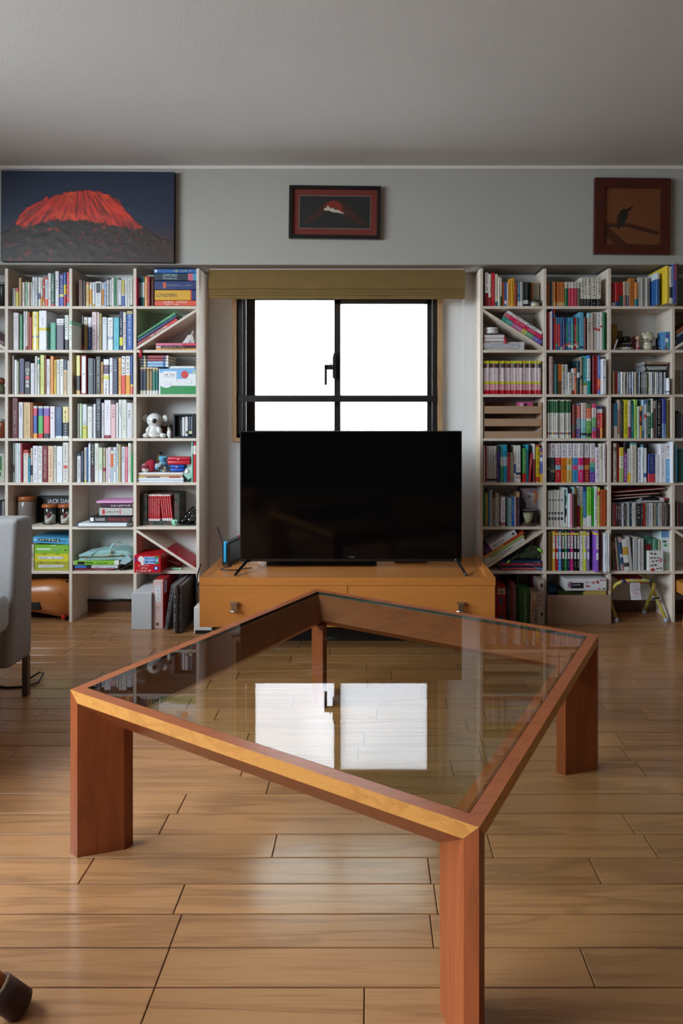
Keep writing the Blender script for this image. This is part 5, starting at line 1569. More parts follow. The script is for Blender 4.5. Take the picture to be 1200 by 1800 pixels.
V 668.6 0.0 15.9 190 133 12 0.0 book 40a070|0-.32:4aa8b8;.32-.57:d0dcd0|206878 .08 .28|aqua, white and green book
V 686.5 0.0 17.9 191 133 10 0.0 book 1f98c8|.32-.57:b0d0e0|105880 .05 .3|bright blue book
V 703.4 0.0 13.8 151 106 9 0.0 book b83040|.04-.12:602028||short red book
V 721.0 0.0 18.9 150 105 8 0.0 book 8a7868||a89888 .1 .8 w|short taupe book
V 735.9 0.0 8.8 187 131 8 0.0 book d8ccc0|.5-.75:3a5aa0;.75-1:d8d8e0|484440 .25 .45|slim white book with blue patch
V 752.7 0.0 22.3 188 132 8 0.0 book dce0e0|.73-.8:2c3c60;.85-.88:c85040|80989c .1 .7|thick white book
V 783.6 0.0 17.2 175 122 8 0.0 book 4a9848|.75-1:c82020|d8e8d0 .1 .7|green book with red foot
V 798.6 0.0 10.8 191 134 6 0.0 book 1a6878|0-.12:1f98b8||dark teal book with blue top
V 808.6 0.0 11.1 146 102 9 5.0 book c02838||f0d0d0 .1 .5|red book leaning over
V 833.7 0.0 9.1 197 138 10 0.0 book 8a3840|0-.4:d8d0d0||slim maroon book with white top
V 852.2 0.0 17.9 192 134 12 0.0 book d8c020|.0-.06:c04030;.86-.98:c03828|505028 .1 .8|yellow book with red foot
V 870.7 0.0 12.3 176 123 11 0.0 book 5a60b8|0-.12:6a4a90;.12-.2:c09048;.28-.4:e0e0e8;.75-1:e0b030|f0f0f0 .42 .6|violet and yellow book
#R25;711.91;fifth shelf of stool-side bookcase's middle column;books on the fifth shelf of the stool-side bookcase's middle column
V 909.6 0.0 14.1 198 139 12 0.0 book 202428|0-.37:a8a0a4;.62-.68:606040|807078 .05 .3|black-footed reference volume in shadow
V 930.0 0.0 23.2 200 140 12 0.0 book 16181c|0-.37:c0b8c0;.68-.75:707050|404048 .05 .33;888c90 .4 .95|black-footed reference volume
V 956.3 0.0 26.4 199 139 11 0.0 book c01828|0-.37:d8d4dc;.56-.68:90b0c8|606068 .04 .33;f0d0d0 .4 .54;f0d0d0 .72 .95|white-topped crimson reference volume
V 985.9 0.0 26.4 199 139 12 0.0 book e07818|0-.37:d8d4dc;.56-.68:b86810|606068 .04 .33;884808 .4 .54;884808 .72 .95|white-topped orange reference volume
V 1014.3 0.0 26.4 199 140 9 0.0 book d0b060|0-.37:d8d4dc;.56-.68:c0c8b0|606068 .04 .33;806830 .4 .54;806830 .72 .95|white-topped sand yellow reference volume
V 1043.7 0.0 26.4 199 139 10 0.0 book 3a90c8|0-.37:d8d4dc;.56-.68:d04878|606068 .04 .33;1c5890 .4 .54;1c5890 .72 .95|white-topped sky blue reference volume
V 1071.2 0.0 26.3 199 140 6 0.0 book d82878|0-.37:d8d4dc;.56-.68:b0a8c0|606068 .04 .33;801848 .4 .54;f0b0c8 .72 .95|white-topped magenta reference volume
V 1103.3 0.0 26.4 199 139 12 0.0 book a02828|0-.37:d8d4dc;.56-.68:c88848|606068 .04 .33;702020 .4 .54;e0b0a0 .72 .95|white-topped brick red reference volume
V 1132.9 0.0 25.1 199 139 12 0.0 book 7040a0|0-.37:d8d4dc;.37-.5:e09a9a;.5-.62:60b090;.62-.75:40809c|606068 .04 .33;383848 .42 .55;c0b0e0 .8 .95|white-topped rainbow reference volume
V 1156.5 0.0 19.1 179 126 10 0.0 book e4dcec||b04868 .1 .6;a098b0 .65 .9|white book with pink title
V 1175.5 0.0 16.0 197 138 8 0.0 book d0d0c4||506048 .05 .4|tall greenish white book
V 1190.9 0.0 12.2 197 138 6 0.0 book e8e0e4||c04860 .05 .6|slim white book with red script
#R35;711.91;fifth shelf of stool-side bookcase's stool column;books on the fifth shelf of the stool-side bookcase's stool column
V 1232.6 0.0 9.1 190 133 11 0.0 book 5a1414|||dark red book at the upright
V 1245.6 0.0 15.6 200 140 6 0.0 book b0a89c|.1-.2:706860|202020 .12 .95|grey book with black marks
V 1262.9 0.0 12.2 198 139 12 0.0 book a83028|.0-.12:803020;.7-.9:c02020|404038 .2 .6|red and black book
V 1279.6 0.0 19.9 178 125 8 0.0 book d8b840|.25-.6:d8dcc8;.6-1:a0b878|505848 .27 .58|yellow, white and green book
V 1300.3 0.0 15.9 202 141 10 0.0 book 8a3a90|0-.25:201820|f0e0f0 .28 .95|purple book with black top
V 1313.0 0.0 7.4 171 120 10 0.0 book b0b0b0|.75-1:d0b030|404040 .1 .7|slim grey book with yellow foot
V 1321.9 0.0 8.8 173 121 9 0.0 book d8d8d8|.72-1:e0b818|606060 .1 .6|slim white book with yellow foot
V 1341.7 0.0 28.4 200 140 7 0.0 book c8c8bc|0-.04:58a0b0|c07078 .1 .9|thick stone-coloured book
V 1372.5 0.0 15.5 176 123 11 0.0 book d4dce8||20305c .05 .95|white book with navy characters
V 1386.5 0.0 11.0 193 135 8 0.0 book e0e8f0|0-.07:3a80a0|a0a8b0 .3 .6|slim bluish white book
V 1401.1 0.0 14.2 175 122 10 0.0 book e4e8f0|.73-.85:3a68b0||white book with small blue label
V 1433.1 0.0 34.9 144 101 10 0.0 book 2a3a80|.7-1:c83848|a0b090 .1 .6|short thick navy book with red foot
V 1463.5 0.0 20.0 142 100 12 0.0 book e0dce4|||short white paperback
V 1490.7 0.0 30.1 197 138 8 0.0 book e4e4ec||404858 .1 .22;a8788a .4 .9|large white workbook
V 1515.2 0.0 16.5 197 138 8 0.0 book 58a0d0|0-.4:dcd8dc|803040 .05 .37;e8f4fc .45 .9|white and blue workbook
V 1527.2 0.0 6.0 208 146 -22 0.0 book e4e8f0||5878a8 .3 .95|white workbook standing proud of the upright
V 1550.5 0.0 5.9 194 136 -10 0.0 book 58b0d0|||sky blue folder in front of the upright
#R16;486.43;sixth shelf of stool-side bookcase's window column;books on the sixth shelf of the stool-side bookcase's window column
V 580.3 0.0 8.8 168 117 11 0.0 book 207848|||dark green paperback at the upright
V 590.9 0.0 9.8 168 117 13 0.0 book d0a840|||mustard paperback
V 601.3 0.0 9.6 168 118 10 0.0 book 2a78b8|||blue paperback
V 613.4 0.0 11.8 186 130 11 0.0 book c8c8c8||303030 .05 .9|tall white book with black specks
V 627.4 0.0 14.2 146 102 11 0.0 book 8a8478||605850 .3 .8|grey-brown paperback
V 644.9 0.0 18.9 171 120 9 0.0 book c8ccc8|.0-.13:a8a498|606468 .2 .9|white paperback
V 672.5 0.0 21.9 151 106 -3 0.0 book dcdce0|.85-.96:9a6078|606068 .1 .8|thick white paperback with small motif
V 698.1 0.0 9.5 144 100 15 0.0 book 6aa0a0|||grey-green paperback
V 710.6 0.0 14.3 144 101 8 0.0 book a0c0c0||405858 .1 .9|pale aqua paperback
V 725.2 0.0 12.8 148 104 8 0.0 book 2a68c8||d0e0f4 .1 .6|royal blue paperback
V 735.8 0.0 6.0 151 106 8 0.0 book d8d8d8|||thin white paperback
V 743.1 0.0 4.0 150 105 14 0.0 book b02838|||thin red paperback
V 753.1 0.0 14.2 174 122 13 0.0 book 4a3e50|0-.14:c8a878|8890a0 .5 .7|dark violet book with tan top
#R26;486.43;sixth shelf of stool-side bookcase's middle column;books on the sixth shelf of the stool-side bookcase's middle column
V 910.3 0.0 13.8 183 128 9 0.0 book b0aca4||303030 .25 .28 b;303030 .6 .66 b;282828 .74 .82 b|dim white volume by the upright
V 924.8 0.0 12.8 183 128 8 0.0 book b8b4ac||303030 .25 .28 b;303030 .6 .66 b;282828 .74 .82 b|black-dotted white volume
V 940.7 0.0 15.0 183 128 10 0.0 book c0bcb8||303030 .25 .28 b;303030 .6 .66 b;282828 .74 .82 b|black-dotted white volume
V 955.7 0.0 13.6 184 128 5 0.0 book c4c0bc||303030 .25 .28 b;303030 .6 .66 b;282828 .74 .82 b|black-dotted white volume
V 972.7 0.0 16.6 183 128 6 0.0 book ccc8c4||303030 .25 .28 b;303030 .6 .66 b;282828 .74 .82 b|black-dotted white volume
V 1004.3 0.0 8.3 170 165 -24 0.0 book e0e4ec|||slim white picture book
V 1013.7 0.0 8.9 171 165 -24 0.0 book e07898|.9-1:e8a0b8||slim pink picture book
V 1034.0 0.0 8.4 202 141 8 0.0 book a8d0d8|||tall pale blue picture book
V 1044.3 0.0 10.6 196 137 4 0.0 book 7a6030|.0-.0:0|584018 .3 .9|olive brown book
V 1060.5 0.0 16.6 205 143 10 0.0 book 8a2030|0-.48:b8b8b8|202020 .02 .3|grey book with maroon lower half
V 1076.7 0.0 12.8 203 142 11 0.0 book a0b020|0-.5:c4c4bc|282828 .02 .45|white book with lime lower half
V 1092.5 0.0 17.5 202 142 7 0.0 book 2f78a0|0-.12:203870;.12-.78:3a80b0;.78-1:d0d4d8|a0c0d0 .3 .7|blue book with white foot
V 1113.2 0.0 22.4 202 142 5 0.0 book 80d040|.72-1:dce0dc|385020 .04 .12;50a020 .3 .7|lime book with white foot
V 1133.6 0.0 12.2 200 140 10 0.0 book 30c840||20a030 .1 .9 w|vivid green book
V 1148.5 0.0 15.3 204 143 9 0.0 book e0e0e8||181820 .05 .5;707888 .55 .9|white book with bold characters
V 1164.1 0.0 11.6 199 139 9 0.0 book c8c060|.1-.2:c83030|806830 .2 .9|mustard book with red spot
V 1185.9 0.0 27.3 188 131 9 0.0 book b05020||702c10 .1 .3|thick rust orange book
#R36;486.43;sixth shelf of stool-side bookcase's stool column;books on the sixth shelf of the stool-side bookcase's stool column
V 1235.8 0.0 7.4 120 125 10 0.0 cd_case 787068||404448 .12 .7|taupe compact disc case
V 1244.9 0.0 9.1 118 125 9 0.0 cd_case 8a2028||404448 .12 .7|dark red compact disc case
V 1254.1 0.0 8.0 120 125 8 0.0 cd_case 282828||d8d8d8 .12 .7|black compact disc case
V 1263.9 0.0 7.7 118 125 9 0.0 cd_case 5a2024||d8d8d8 .12 .7|wine red compact disc case
V 1273.4 0.0 8.8 119 125 9 0.0 cd_case 3a3c40||d8d8d8 .12 .7|charcoal compact disc case
V 1286.1 0.0 12.2 117 125 11 0.0 cd_case c0c4cc||404448 .12 .7|wide white compact disc case
V 1296.0 0.0 6.3 119 125 6 0.0 cd_case 303438||d8d8d8 .12 .7|jet black compact disc case
V 1306.9 0.0 9.1 117 125 12 0.0 cd_case b8bcb8||404448 .12 .7|grey-white compact disc case
V 1315.7 0.0 7.2 119 125 8 0.0 cd_case a8acaa||404448 .12 .7|pale grey compact disc case
V 1327.5 0.0 11.1 120 125 11 0.0 cd_case 2a3c58||d8d8d8 .12 .7|navy compact disc case
V 1338.6 0.0 7.7 118 125 11 0.0 cd_case c8ccc8||404448 .12 .7|bright white compact disc case
V 1348.7 0.0 11.0 119 125 10 0.0 cd_case b0b0a8||404448 .12 .7|stone grey compact disc case
V 1366.9 0.0 24.0 118 125 9 0.0 cd_case 2c2e32||d8d8d8 .12 .7|wide black compact disc case
V 1383.2 0.0 7.3 120 125 6 0.0 cd_case 3a3034||d8d8d8 .12 .7|brown-black compact disc case
V 1394.1 0.0 9.8 118 125 8 0.0 cd_case b82020||404448 .12 .7|scarlet compact disc case
V 1406.6 0.0 8.8 118 125 13 0.0 cd_case c0b8a8||404448 .12 .7|beige compact disc case
V 1416.4 0.0 8.8 117 125 13 0.0 cd_case 8a8c90||404448 .12 .7|mid grey compact disc case
V 1426.2 0.0 9.4 118 125 12 0.0 cd_case b8bcc8||404448 .12 .7|bluish white compact disc case
V 1436.0 0.0 8.8 120 125 6 0.0 cd_case b0b0ac||404448 .12 .7|silver compact disc case
V 1450.4 0.0 12.5 118 125 12 0.0 cd_case ccc4a8||404448 .12 .7|cream-coloured compact disc case
V 1463.6 0.0 10.5 119 125 13 0.0 cd_case 4a6a70||d8d8d8 .12 .7|petrol green compact disc case
V 1473.3 0.0 7.6 117 125 12 0.0 cd_case c4c4c4||404448 .12 .7|white compact disc case
V 1483.6 0.0 9.8 119 125 13 0.0 cd_case b0aca4||404448 .12 .7|oatmeal compact disc case
V 1493.0 0.0 7.6 118 125 7 0.0 cd_case 6a5058||d8d8d8 .12 .7|plum compact disc case
V 1504.7 0.0 8.4 118 125 13 0.0 cd_case d0d0cc||404448 .12 .7|chalk white compact disc case
V 1512.1 0.0 5.0 117 125 8 0.0 cd_case 3a3a3c||d8d8d8 .12 .7|dark grey compact disc case
H 1504.5 123.4 8.2 124 125 13 0.0 cd_case c8c4c4|0-.04:282828;.96-1:282828||white disc case lying under the red folders
H 1513.8 132.6 12.6 128 125 13 0.0 cd_case 1c1c20|.7-.86:d8d8d8;.86-1:b04048||black and red disc case under the red folders
#R17;260.36;seventh shelf of stool-side bookcase's window column;books on the seventh shelf of the stool-side bookcase's window column
D 787.2 154.9 17.3 236 150 4 32.7 book d4d8d4||506050 .4 .7|white paperback lowest on the slanted board
D 781.5 172.7 14.6 239 150 4 32.7 book b0c080|.0-.15:d8d8c8|90a860 .1 .9|pale green book leaning on the slanted board
D 782.8 191.9 13.2 243 150 4 32.7 book d89848|.5-1:b84c20||orange-brown book leaning on the slanted board
D 746.2 185.1 30.8 189 150 4 32.7 book dcdce4|.0-.2:5a2070|303848 .3 .62;202028 .88 .95 o|thick white violet-ended book on the slanted board
H 875.4 4.3 9.2 209 140 10 0.0 book c05058|.85-1:8088b8|e0b0b0 .4 .8|pink-red workbook lowest in the pile
H 875.5 14.4 9.9 221 140 11 0.0 book 202848|.0-.0:0|d8d8e8 .8 .95|navy workbook in the pile
H 875.1 25.6 11.9 222 140 9 0.0 book a82838||e0c0c8 .6 .95|red workbook in the pile
H 874.4 39.1 9.9 215 140 6 0.0 book 1f3a60|.0-.0:0|c0d0e0 .8 .95|dark blue workbook topping the pile
#R27;260.36;seventh shelf of stool-side bookcase's middle column;books on the seventh shelf of the stool-side bookcase's middle column
V 913.7 0.0 20.7 200 140 8 0.0 book 5a4a20|||dim brown book at the upright
V 934.0 0.0 15.3 202 142 10 0.0 comic_book d8a030|.04-.1:d8c060;.53-.53:0|e8e4e8 .12 .44 b;e4e4e8 .53 .7 b;706870 .14 .42;b0a8b0 .75 .92|amber comic with white title strip
V 949.8 0.0 12.8 202 141 8 0.0 comic_book b01820|.04-.1:d8c060;.53-.53:0|e8e4e8 .12 .44 b;e4e4e8 .53 .7 b;706870 .14 .42;b0a8b0 .75 .92|red comic with white title strip
V 965.0 0.0 14.4 201 141 9 0.0 comic_book 58a0e0|.04-.1:d8c060;.53-.53:0|e8e4e8 .12 .44 b;e4e4e8 .53 .7 b;706870 .14 .42;b0a8b0 .75 .92|light blue comic with white title strip
V 980.5 0.0 13.1 202 142 8 0.0 comic_book 16161a|.04-.1:d8c060;.53-.53:0|e8e4e8 .12 .44 b;e4e4e8 .53 .7 b;706870 .14 .42;b0a8b0 .75 .92|black comic with white title strip
V 995.0 0.0 12.8 201 141 8 0.0 comic_book 20883c|.04-.1:d8c060;.53-.53:0|e8e4e8 .12 .44 b;e4e4e8 .53 .7 b;706870 .14 .42;b0a8b0 .75 .92|green comic with white title strip
V 1009.6 0.0 11.9 202 142 9 0.0 comic_book 1a2050|.04-.1:d8c060;.53-.53:0|e8e4e8 .12 .44 b;e4e4e8 .53 .7 b;706870 .14 .42;b0a8b0 .75 .92|midnight blue comic with white title strip
V 1025.6 0.0 16.0 201 141 12 0.0 comic_book d02888|.04-.1:d8c060;.53-.53:0|e8e4e8 .12 .44 b;e4e4e8 .53 .7 b;706870 .14 .42;b0a8b0 .75 .92|hot pink comic with white title strip
V 1041.5 0.0 14.5 203 142 6 0.0 comic_book 141416|.04-.1:d8c060;.53-.53:0|e8e4e8 .12 .44 b;e4e4e8 .53 .7 b;706870 .14 .42;b0a8b0 .75 .92|black comic with white title strip
V 1056.5 0.0 11.9 202 142 5 0.0 comic_book 141416|.04-.1:d8c060;.53-.53:0|e8e4e8 .12 .44 b;e4e4e8 .53 .7 b;706870 .14 .42;b0a8b0 .75 .92|black comic with white title strip
V 1073.3 0.0 16.6 201 141 8 0.0 comic_book dcdce0|.04-.1:d8c060;.53-.53:0|e8e4e8 .12 .44 b;e4e4e8 .53 .7 b;706870 .14 .42;b0a8b0 .75 .92|white comic with white title strip
V 1091.0 0.0 15.3 202 141 8 0.0 comic_book c8e040|.04-.1:d8c060;.53-.53:0|e8e4e8 .12 .44 b;e4e4e8 .53 .7 b;706870 .14 .42;b0a8b0 .75 .92|acid yellow comic with white title strip
V 1108.1 0.0 15.3 201 141 7 0.0 comic_book 8878a8|.04-.1:d8c060;.53-.53:0|e8e4e8 .12 .44 b;e4e4e8 .53 .7 b;706870 .14 .42;b0a8b0 .75 .92|mauve comic with white title strip
V 1141.9 0.0 15.8 208 115 -28 0.0 comic_book 8a58c0|.04-.1:d8c060;.53-.53:0|e8e4e8 .12 .44 b;e4e4e8 .53 .7 b;706870 .14 .42|violet comic pulled forward
V 1171.7 0.0 10.6 201 141 7 0.0 book 7a3018|||rust brown book
V 1186.8 0.0 18.2 196 137 -22 0.0 book dce4ec||808898 .05 .2;a0a8b0 .5 .8|thick white file standing proud
V 1201.8 0.0 7.9 196 137 -22 0.0 book dce0e8||707888 .5 .9|slim white file in front of the upright
#R37;260.36;seventh shelf of stool-side bookcase's stool column;books on the seventh shelf of the stool-side bookcase's stool column
V 1246.4 0.0 9.1 152 106 15 -5.0 magazine 8a8480|||grey leaning magazine
V 1254.3 0.0 8.4 160 112 10 -5.0 magazine 6a3030|.1-.3:a08080||brown-red leaning magazine
V 1263.7 0.0 8.8 169 118 8 -5.0 magazine b0a090|||beige leaning magazine
V 1276.2 0.0 8.4 170 119 15 -5.0 magazine 5a98b8|||blue leaning magazine
V 1286.3 0.0 13.8 170 119 9 -5.0 magazine 304878|0-.15:c8a0a0;.5-.6:c8d0d8;.8-1:b08890||navy leaning magazine
V 1307.9 0.0 26.0 161 113 8 -5.0 magazine d4d4d0|.25-.5:c89838;.6-.75:d8d8d8;.75-.88:404040||white magazine with yellow letters
V 1330.0 0.0 13.8 170 119 9 -5.0 magazine b0b0b0|||pale grey file
V 1351.2 0.0 22.7 165 116 10 0.0 magazine a8a8a8|||wide grey file
V 1372.1 0.0 11.8 161 112 9 0.0 magazine c8c8c8||808898 .1 .9|slim white file
V 1387.5 0.0 13.2 160 112 11 0.0 magazine c0bcb8||8080a0 .1 .9|second slim white file
'''
NOUNS = [('compact disc case', 'disc_case', 'disc case'), ('disc case', 'disc_case', 'disc case'), ('disc box', 'disc_box', 'disc box'), ('encyclopedia volume', 'encyclopedia_volume', 'book'),
         ('reference volume', 'reference_book', 'book'), ('comic', 'comic_book', 'comic'), ('dictionary', 'dictionary', 'dictionary'), ('storybook', 'storybook', 'storybook'),
         ('workbook', 'workbook', 'workbook'), ('drill book', 'workbook', 'workbook'), ('picture book', 'picture_book', 'picture book'), ('photo book', 'photo_book', 'book'),
         ('notebook', 'notebook', 'notebook'), ('magazine', 'magazine', 'magazine'), ('folder', 'folder', 'folder'), ('binder', 'binder', 'binder'), ('sheaf', 'paper_sheaf', 'paper'),
         ('file', 'paper_file', 'file'), ('paperback', 'paperback', 'paperback'), ('hardback', 'hardback', 'book')]
ORD = ['first', 'second', 'third', 'fourth', 'fifth', 'sixth', 'seventh', 'eighth', 'ninth', 'tenth', 'eleventh', 'twelfth', 'thirteenth', 'fourteenth', 'fifteenth', 'sixteenth',
       'seventeenth', 'eighteenth', 'nineteenth', 'twentieth']
FRONT = 3.22
OPENED = []


def cover_mesh(w, h, d, base, bands, hard):
    """U-shaped cover: spine at y=0 facing -y, boards running back; colour bands go right round it"""
    e = min(0.2 * w, 0.0022)
    t = min(0.0016, 0.2 * w)
    cuts = sorted({0.0, h} | {h * (1 - f) for b in bands for f in b[:2] if 0 < f < 1})
    outer = [(-w / 2, d), (-w / 2, e), (-w / 2 + e, 0), (w / 2 - e, 0), (w / 2, e), (w / 2, d)]
    inner = [(w / 2 - t, d), (w / 2 - t, e + t), (-w / 2 + t, e + t), (-w / 2 + t, d)]
    ring = outer + inner
    n = len(ring)
    V, mb = [], MB()
    for z in cuts:
        V += [(x, y, z) for x, y in ring]
    mb.add(V, [])
    k = len(cuts)
    for i in range(k - 1):
        f = 1 - (cuts[i] + cuts[i + 1]) / 2 / h
        hx = base
        for b in bands:
            if b[0] <= f <= b[1]:
                hx = b[2]
        for j in range(n):
            q = (j + 1) % n
            mb.f.append((i * n + j, i * n + q, (i + 1) * n + q, (i + 1) * n + j))
            mb.c.append(hx if j < 5 else 'd8d4cc')
            mb.sm.append(False)
    top = (k - 1) * n
    for o, rev in ((0, True), (top, False)):
        for q in ((0, 1, 8, 9), (1, 2, 3, 4, 7, 8), (4, 5, 6, 7)):
            f = tuple(o + i for i in q)
            mb.f.append(tuple(reversed(f)) if rev else f)
            mb.c.append(base)
            mb.sm.append(False)
    return mb


def spine_print(w, h, spec, flat, rnd):
    mb = MB()
    y = -0.0005
    ww = w * 0.92
    for part in spec.split(';'):
        a = part.split()
        if len(a) < 3:
            continue
        hx, f0, f1 = a[0], float(a[1]), float(a[2])
        z1, z0 = h * (1 - f0), h * (1 - f1)
        fl = a[3:]
        st = next((q[1:].replace('~', ' ') for q in fl if q.startswith('=')), None)
        row = next((q for q in fl if q in '012'), '0')
        if st and st[0] == '^':
            st = st[1:]
            n = len(st)
            c = (z1 - z0) / n
            for i, chh in enumerate(st):
                s_ = min(c * 0.92, ww * 0.9)
                text(mb, chh, (-s_ / 2, y, z1 - (i + 0.5) * c - s_ / 2), (1, 0, 0), (0, 0, 1), s_, s_, hx, False)
        elif st:
            b, u = {'0': (-0.30, 0.6), '1': (0.02, 0.42), '2': (-0.42, 0.38)}[row]
            if 'r' in fl:
                text(mb, st, (0.3 * w, y, z0), (0, 0, 1), (-1, 0, 0), z1 - z0, w * 0.6, hx)
            else:
                text(mb, st, (b * w, y, z1), (0, 0, -1), (1, 0, 0), z1 - z0, w * u, hx)
        elif 'b' in fl:
            mb.quad(-w * 0.33, w * 0.33, z0, z1, y + 0.0002, hx)
        elif 'w' in fl:
            mb.quad(-w * 0.2, w * 0.14, z0, z1, y, hx)  # gloss down the spine, drawn as a flat coloured stripe
        elif 'l' in fl:
            mb.add([(-w * .2, y, z1), (w * .3, y, z0), (w * .42, y, z0), (-w * .08, y, z1)], [(0, 1, 2, 3)], hx)
        elif 'o' in fl:
            r = min(w * 0.36, (z1 - z0) / 2)
            mb.disc(0, (z0 + z1) / 2, r, r, y, hx)
        elif 's' in fl:
            m = int((z1 - z0) / 0.005)
            for i in range(m):
                z = z0 + i * (z1 - z0) / m
                mb.add([(-w * .4, y, z), (w * .4, y, z + .003), (w * .4, y, z + .0045), (-w * .4, y, z + .0015)], [(0, 1, 2, 3)], hx)
        else:
            cw = min(w * 0.62, 0.0105)
            m = max(2, int((z1 - z0) / (cw * 1.15)))
            if flat:
                marks(mb, (-cw / 2, y, z1), (0, 0, -1), (1, 0, 0), z1 - z0, cw, hx, rnd, m)
            else:
                st_ = (z1 - z0) / m
                for i in range(m):
                    marks(mb, (-cw / 2, y, z1 - (i + .9) * st_), (1, 0, 0), (0, 0, 1), cw, st_ * 0.82, hx, rnd, 1)
    return mb


def read_books():
    cells, cur = [], None
    for ln in BOOKS.strip().split('\n'):
        if ln[0] == '#':
            code, z, where, group = ln[1:].split(';')
            cur = dict(code=code, z=float(z) / 1000, where=where, group=group, items=[])
            cells.append(cur)
        else:
            a, bands, txt, look = ln.split('|')
            cur['items'].append((a.split(), bands, txt, look.strip()))
    return cells


def make_books():
    bad = []
    for cell in read_books():
        rnd = random.Random(cell['code'])
        count, seen = {}, {}
        for it in cell['items']:
            count[it[3]] = count.get(it[3], 0) + 1
        items = cell['items']
        for a, bands, txt, look in items:
            mode = a[0]
            x, z, w, h, d, st, ang = [float(q) / 1000 for q in a[1:7]] + [float(a[7])]
            kind, base = a[8], a[9]
            bl = []
            for b in bands.split(';'):
                if ':' in b and '-' in b:
                    r, hx = b.split(':')
                    f0, f1 = r.split('-')
                    if float(f1) > float(f0):
                        bl.append((float(f0), float(f1), hx))
            noun = next((n for n in NOUNS if n[0] in look), ('book', 'book', 'book'))
            case = noun[1] in ('disc_case', 'disc_box')
            mb = cover_mesh(w, h, d, base, bl, not case)
            o = mb.build(noun[1], GLOSSPRINT if case or kind == 'comic_book' else PRINT)
            where = cell['where']
            label = look
            if count[look] > 1:
                k = seen[look] = seen.get(look, 0) + 1
                if cell['code'][0] == 'L':
                    k = count[look] + 1 - k
                label += ', ' + ORD[k - 1] + ' from window'
            label += ', ' + where
            if len(label.split()) > 16:
                bad.append(label)
            tag(o, label, noun[2], cell['group'] if noun[2] != 'disc case' else 'disc cases on the ' + where)
            # pages, or the clear tray of a disc case
            g = 0.0 if (h < 0.16 and w < 0.02) else 0.0025
            t = min(0.0016, 0.2 * w) + 0.0001
            ee = min(0.2 * w, 0.0022) + t + 0.0003
            pg = MB().box(-w / 2 + t, w / 2 - t, ee, d - 0.002, 0.001, h - 0.001 - g)
            pg.build('disc_tray' if case else 'pages', mat('clear grey plastic', 'a8acb0', 0.15) if case else PAPER, o, local=True)
            if txt:
                lm = spine_print(w, h, txt, mode != 'V', rnd)
                if lm.f:
                    lm.build('lettering', PRINT, o, local=True)
            y = FRONT + st
            if mode == 'V':
                lift = abs(math.sin(R(ang))) * w / 2
                o.location = (x, y, cell['z'] + z + lift + 0.0003)
                o.rotation_euler = (0, R(ang), 0)
            else:
                be = R(ang) if mode == 'D' else 0.0
                th = math.atan2(-math.cos(be), -math.sin(be))
                o.location = (x - math.sin(be) * w / 2, y, cell['z'] + z + math.cos(be) * w / 2 + 0.0003)
                o.rotation_euler = (0, th, 0)
    for b in bad:
        print('LONG', len(b.split()), b)


make_books()

# ------------------------------------------------------------------ other things standing on the shelves
rm = random.Random(77)


def pbox(name, label, cat, x0, x1, y0, y1, z0, z1, hx, prints=(), group=None, rot=None, gloss=False, lid=None):
    """printed cardboard box; PRINTS in fractions of the front face: (u0,v0,u1,v1,colour) rect, +'m' marks, +'o' disc, +text"""
    cx = (x0 + x1) / 2
    t = thing(name, label, cat, (cx, y0, z0), group, rot)
    w_, d_, h_ = (x1 - x0), (y1 - y0), (z1 - z0)
    M_ = GLOSSPRINT if gloss else PRINT
    zt = h_ if lid is None else h_ * (1 - lid)
    MB().box(-w_ / 2, w_ / 2, 0, d_, 0, zt, hx, ch=min(.0012, h_ * .1)).build('box', M_, t, local=True)
    if lid is not None:
        MB().box(-w_ / 2 - .001, w_ / 2 + .001, -.001, d_ + .001, zt + .0004, h_, hx, ch=.001).build('lid', M_, t, local=True)
    if prints:
        m = MB()
        yy = -.0022 if lid is not None else -.0006
        for i, p in enumerate(prints):
            u0, v0, u1, v1, c = p[:5]
            a, b_, e, f = -w_ / 2 + u0 * w_, v0 * h_, -w_ / 2 + u1 * w_, v1 * h_
            y = yy - .00012 * i
            k = p[5] if len(p) > 5 else None
            if k is None:
                m.quad(a, e, b_, f, y, c)
            elif k == 'm':
                marks(m, (a, y, b_), (1, 0, 0), (0, 0, 1), e - a, f - b_, c, rm)
            elif k == 'v':
                marks(m, (a, y, f), (0, 0, -1), (1, 0, 0), f - b_, e - a, c, rm)
            elif k == 'o':
                m.disc((a + e) / 2, (b_ + f) / 2, (e - a) / 2, (f - b_) / 2, y, c)
            elif k[0] == '^':
                text(m, k[1:], (a, y, f), (0, 0, -1), (1, 0, 0), f - b_, e - a, c)
            else:
                text(m, k, (a, y, b_), (1, 0, 0), (0, 0, 1), e - a, f - b_, c)
        m.build('printing', M_, t, local=True)
    return t


WHITEG = mat('white ceramic', 'dcdcda', 0.25, spec=0.5, var=0.02)
BLK = mat('soft black', '141416', 0.5)
LIDW = wood('reddish wooden lid', '9a5428', '6e3614', (2, 7, 7), 0.4, 0.3)


def zshelf(r):
    return SH[r - 1] if r < 8 else 0.0


# ---- sofa-side bookcase -------------------------------------------------
# red ribbon tassel
t = thing('ribbon_tassel', 'red ribbon tassel hanging over the second shelf edge of the window column', 'tassel', ((-1.17161), 3.212, zshelf(2)))
REDT = mat('red ribbon', 'c81e34', 0.6)
b = MB()
for dx, l in ((-.006, .036), (-.002, .043), (.002, .046), (.006, .038), (.0, .04)):
    b.tube([((-1.17161), 3.23, zshelf(2) + .004), ((-1.17161), 3.213, zshelf(2) + .002), ((-1.17161) + dx * .5, 3.2125, zshelf(2) - l * .5), ((-1.17161) + dx * 1.3, 3.213, zshelf(2) - l)], .0026, 5)
b.build('strands', REDT, t)
MB().ball(((-1.17161), 3.214, zshelf(2) - .004), .006, u=8, v=6).build('knot', REDT, t)
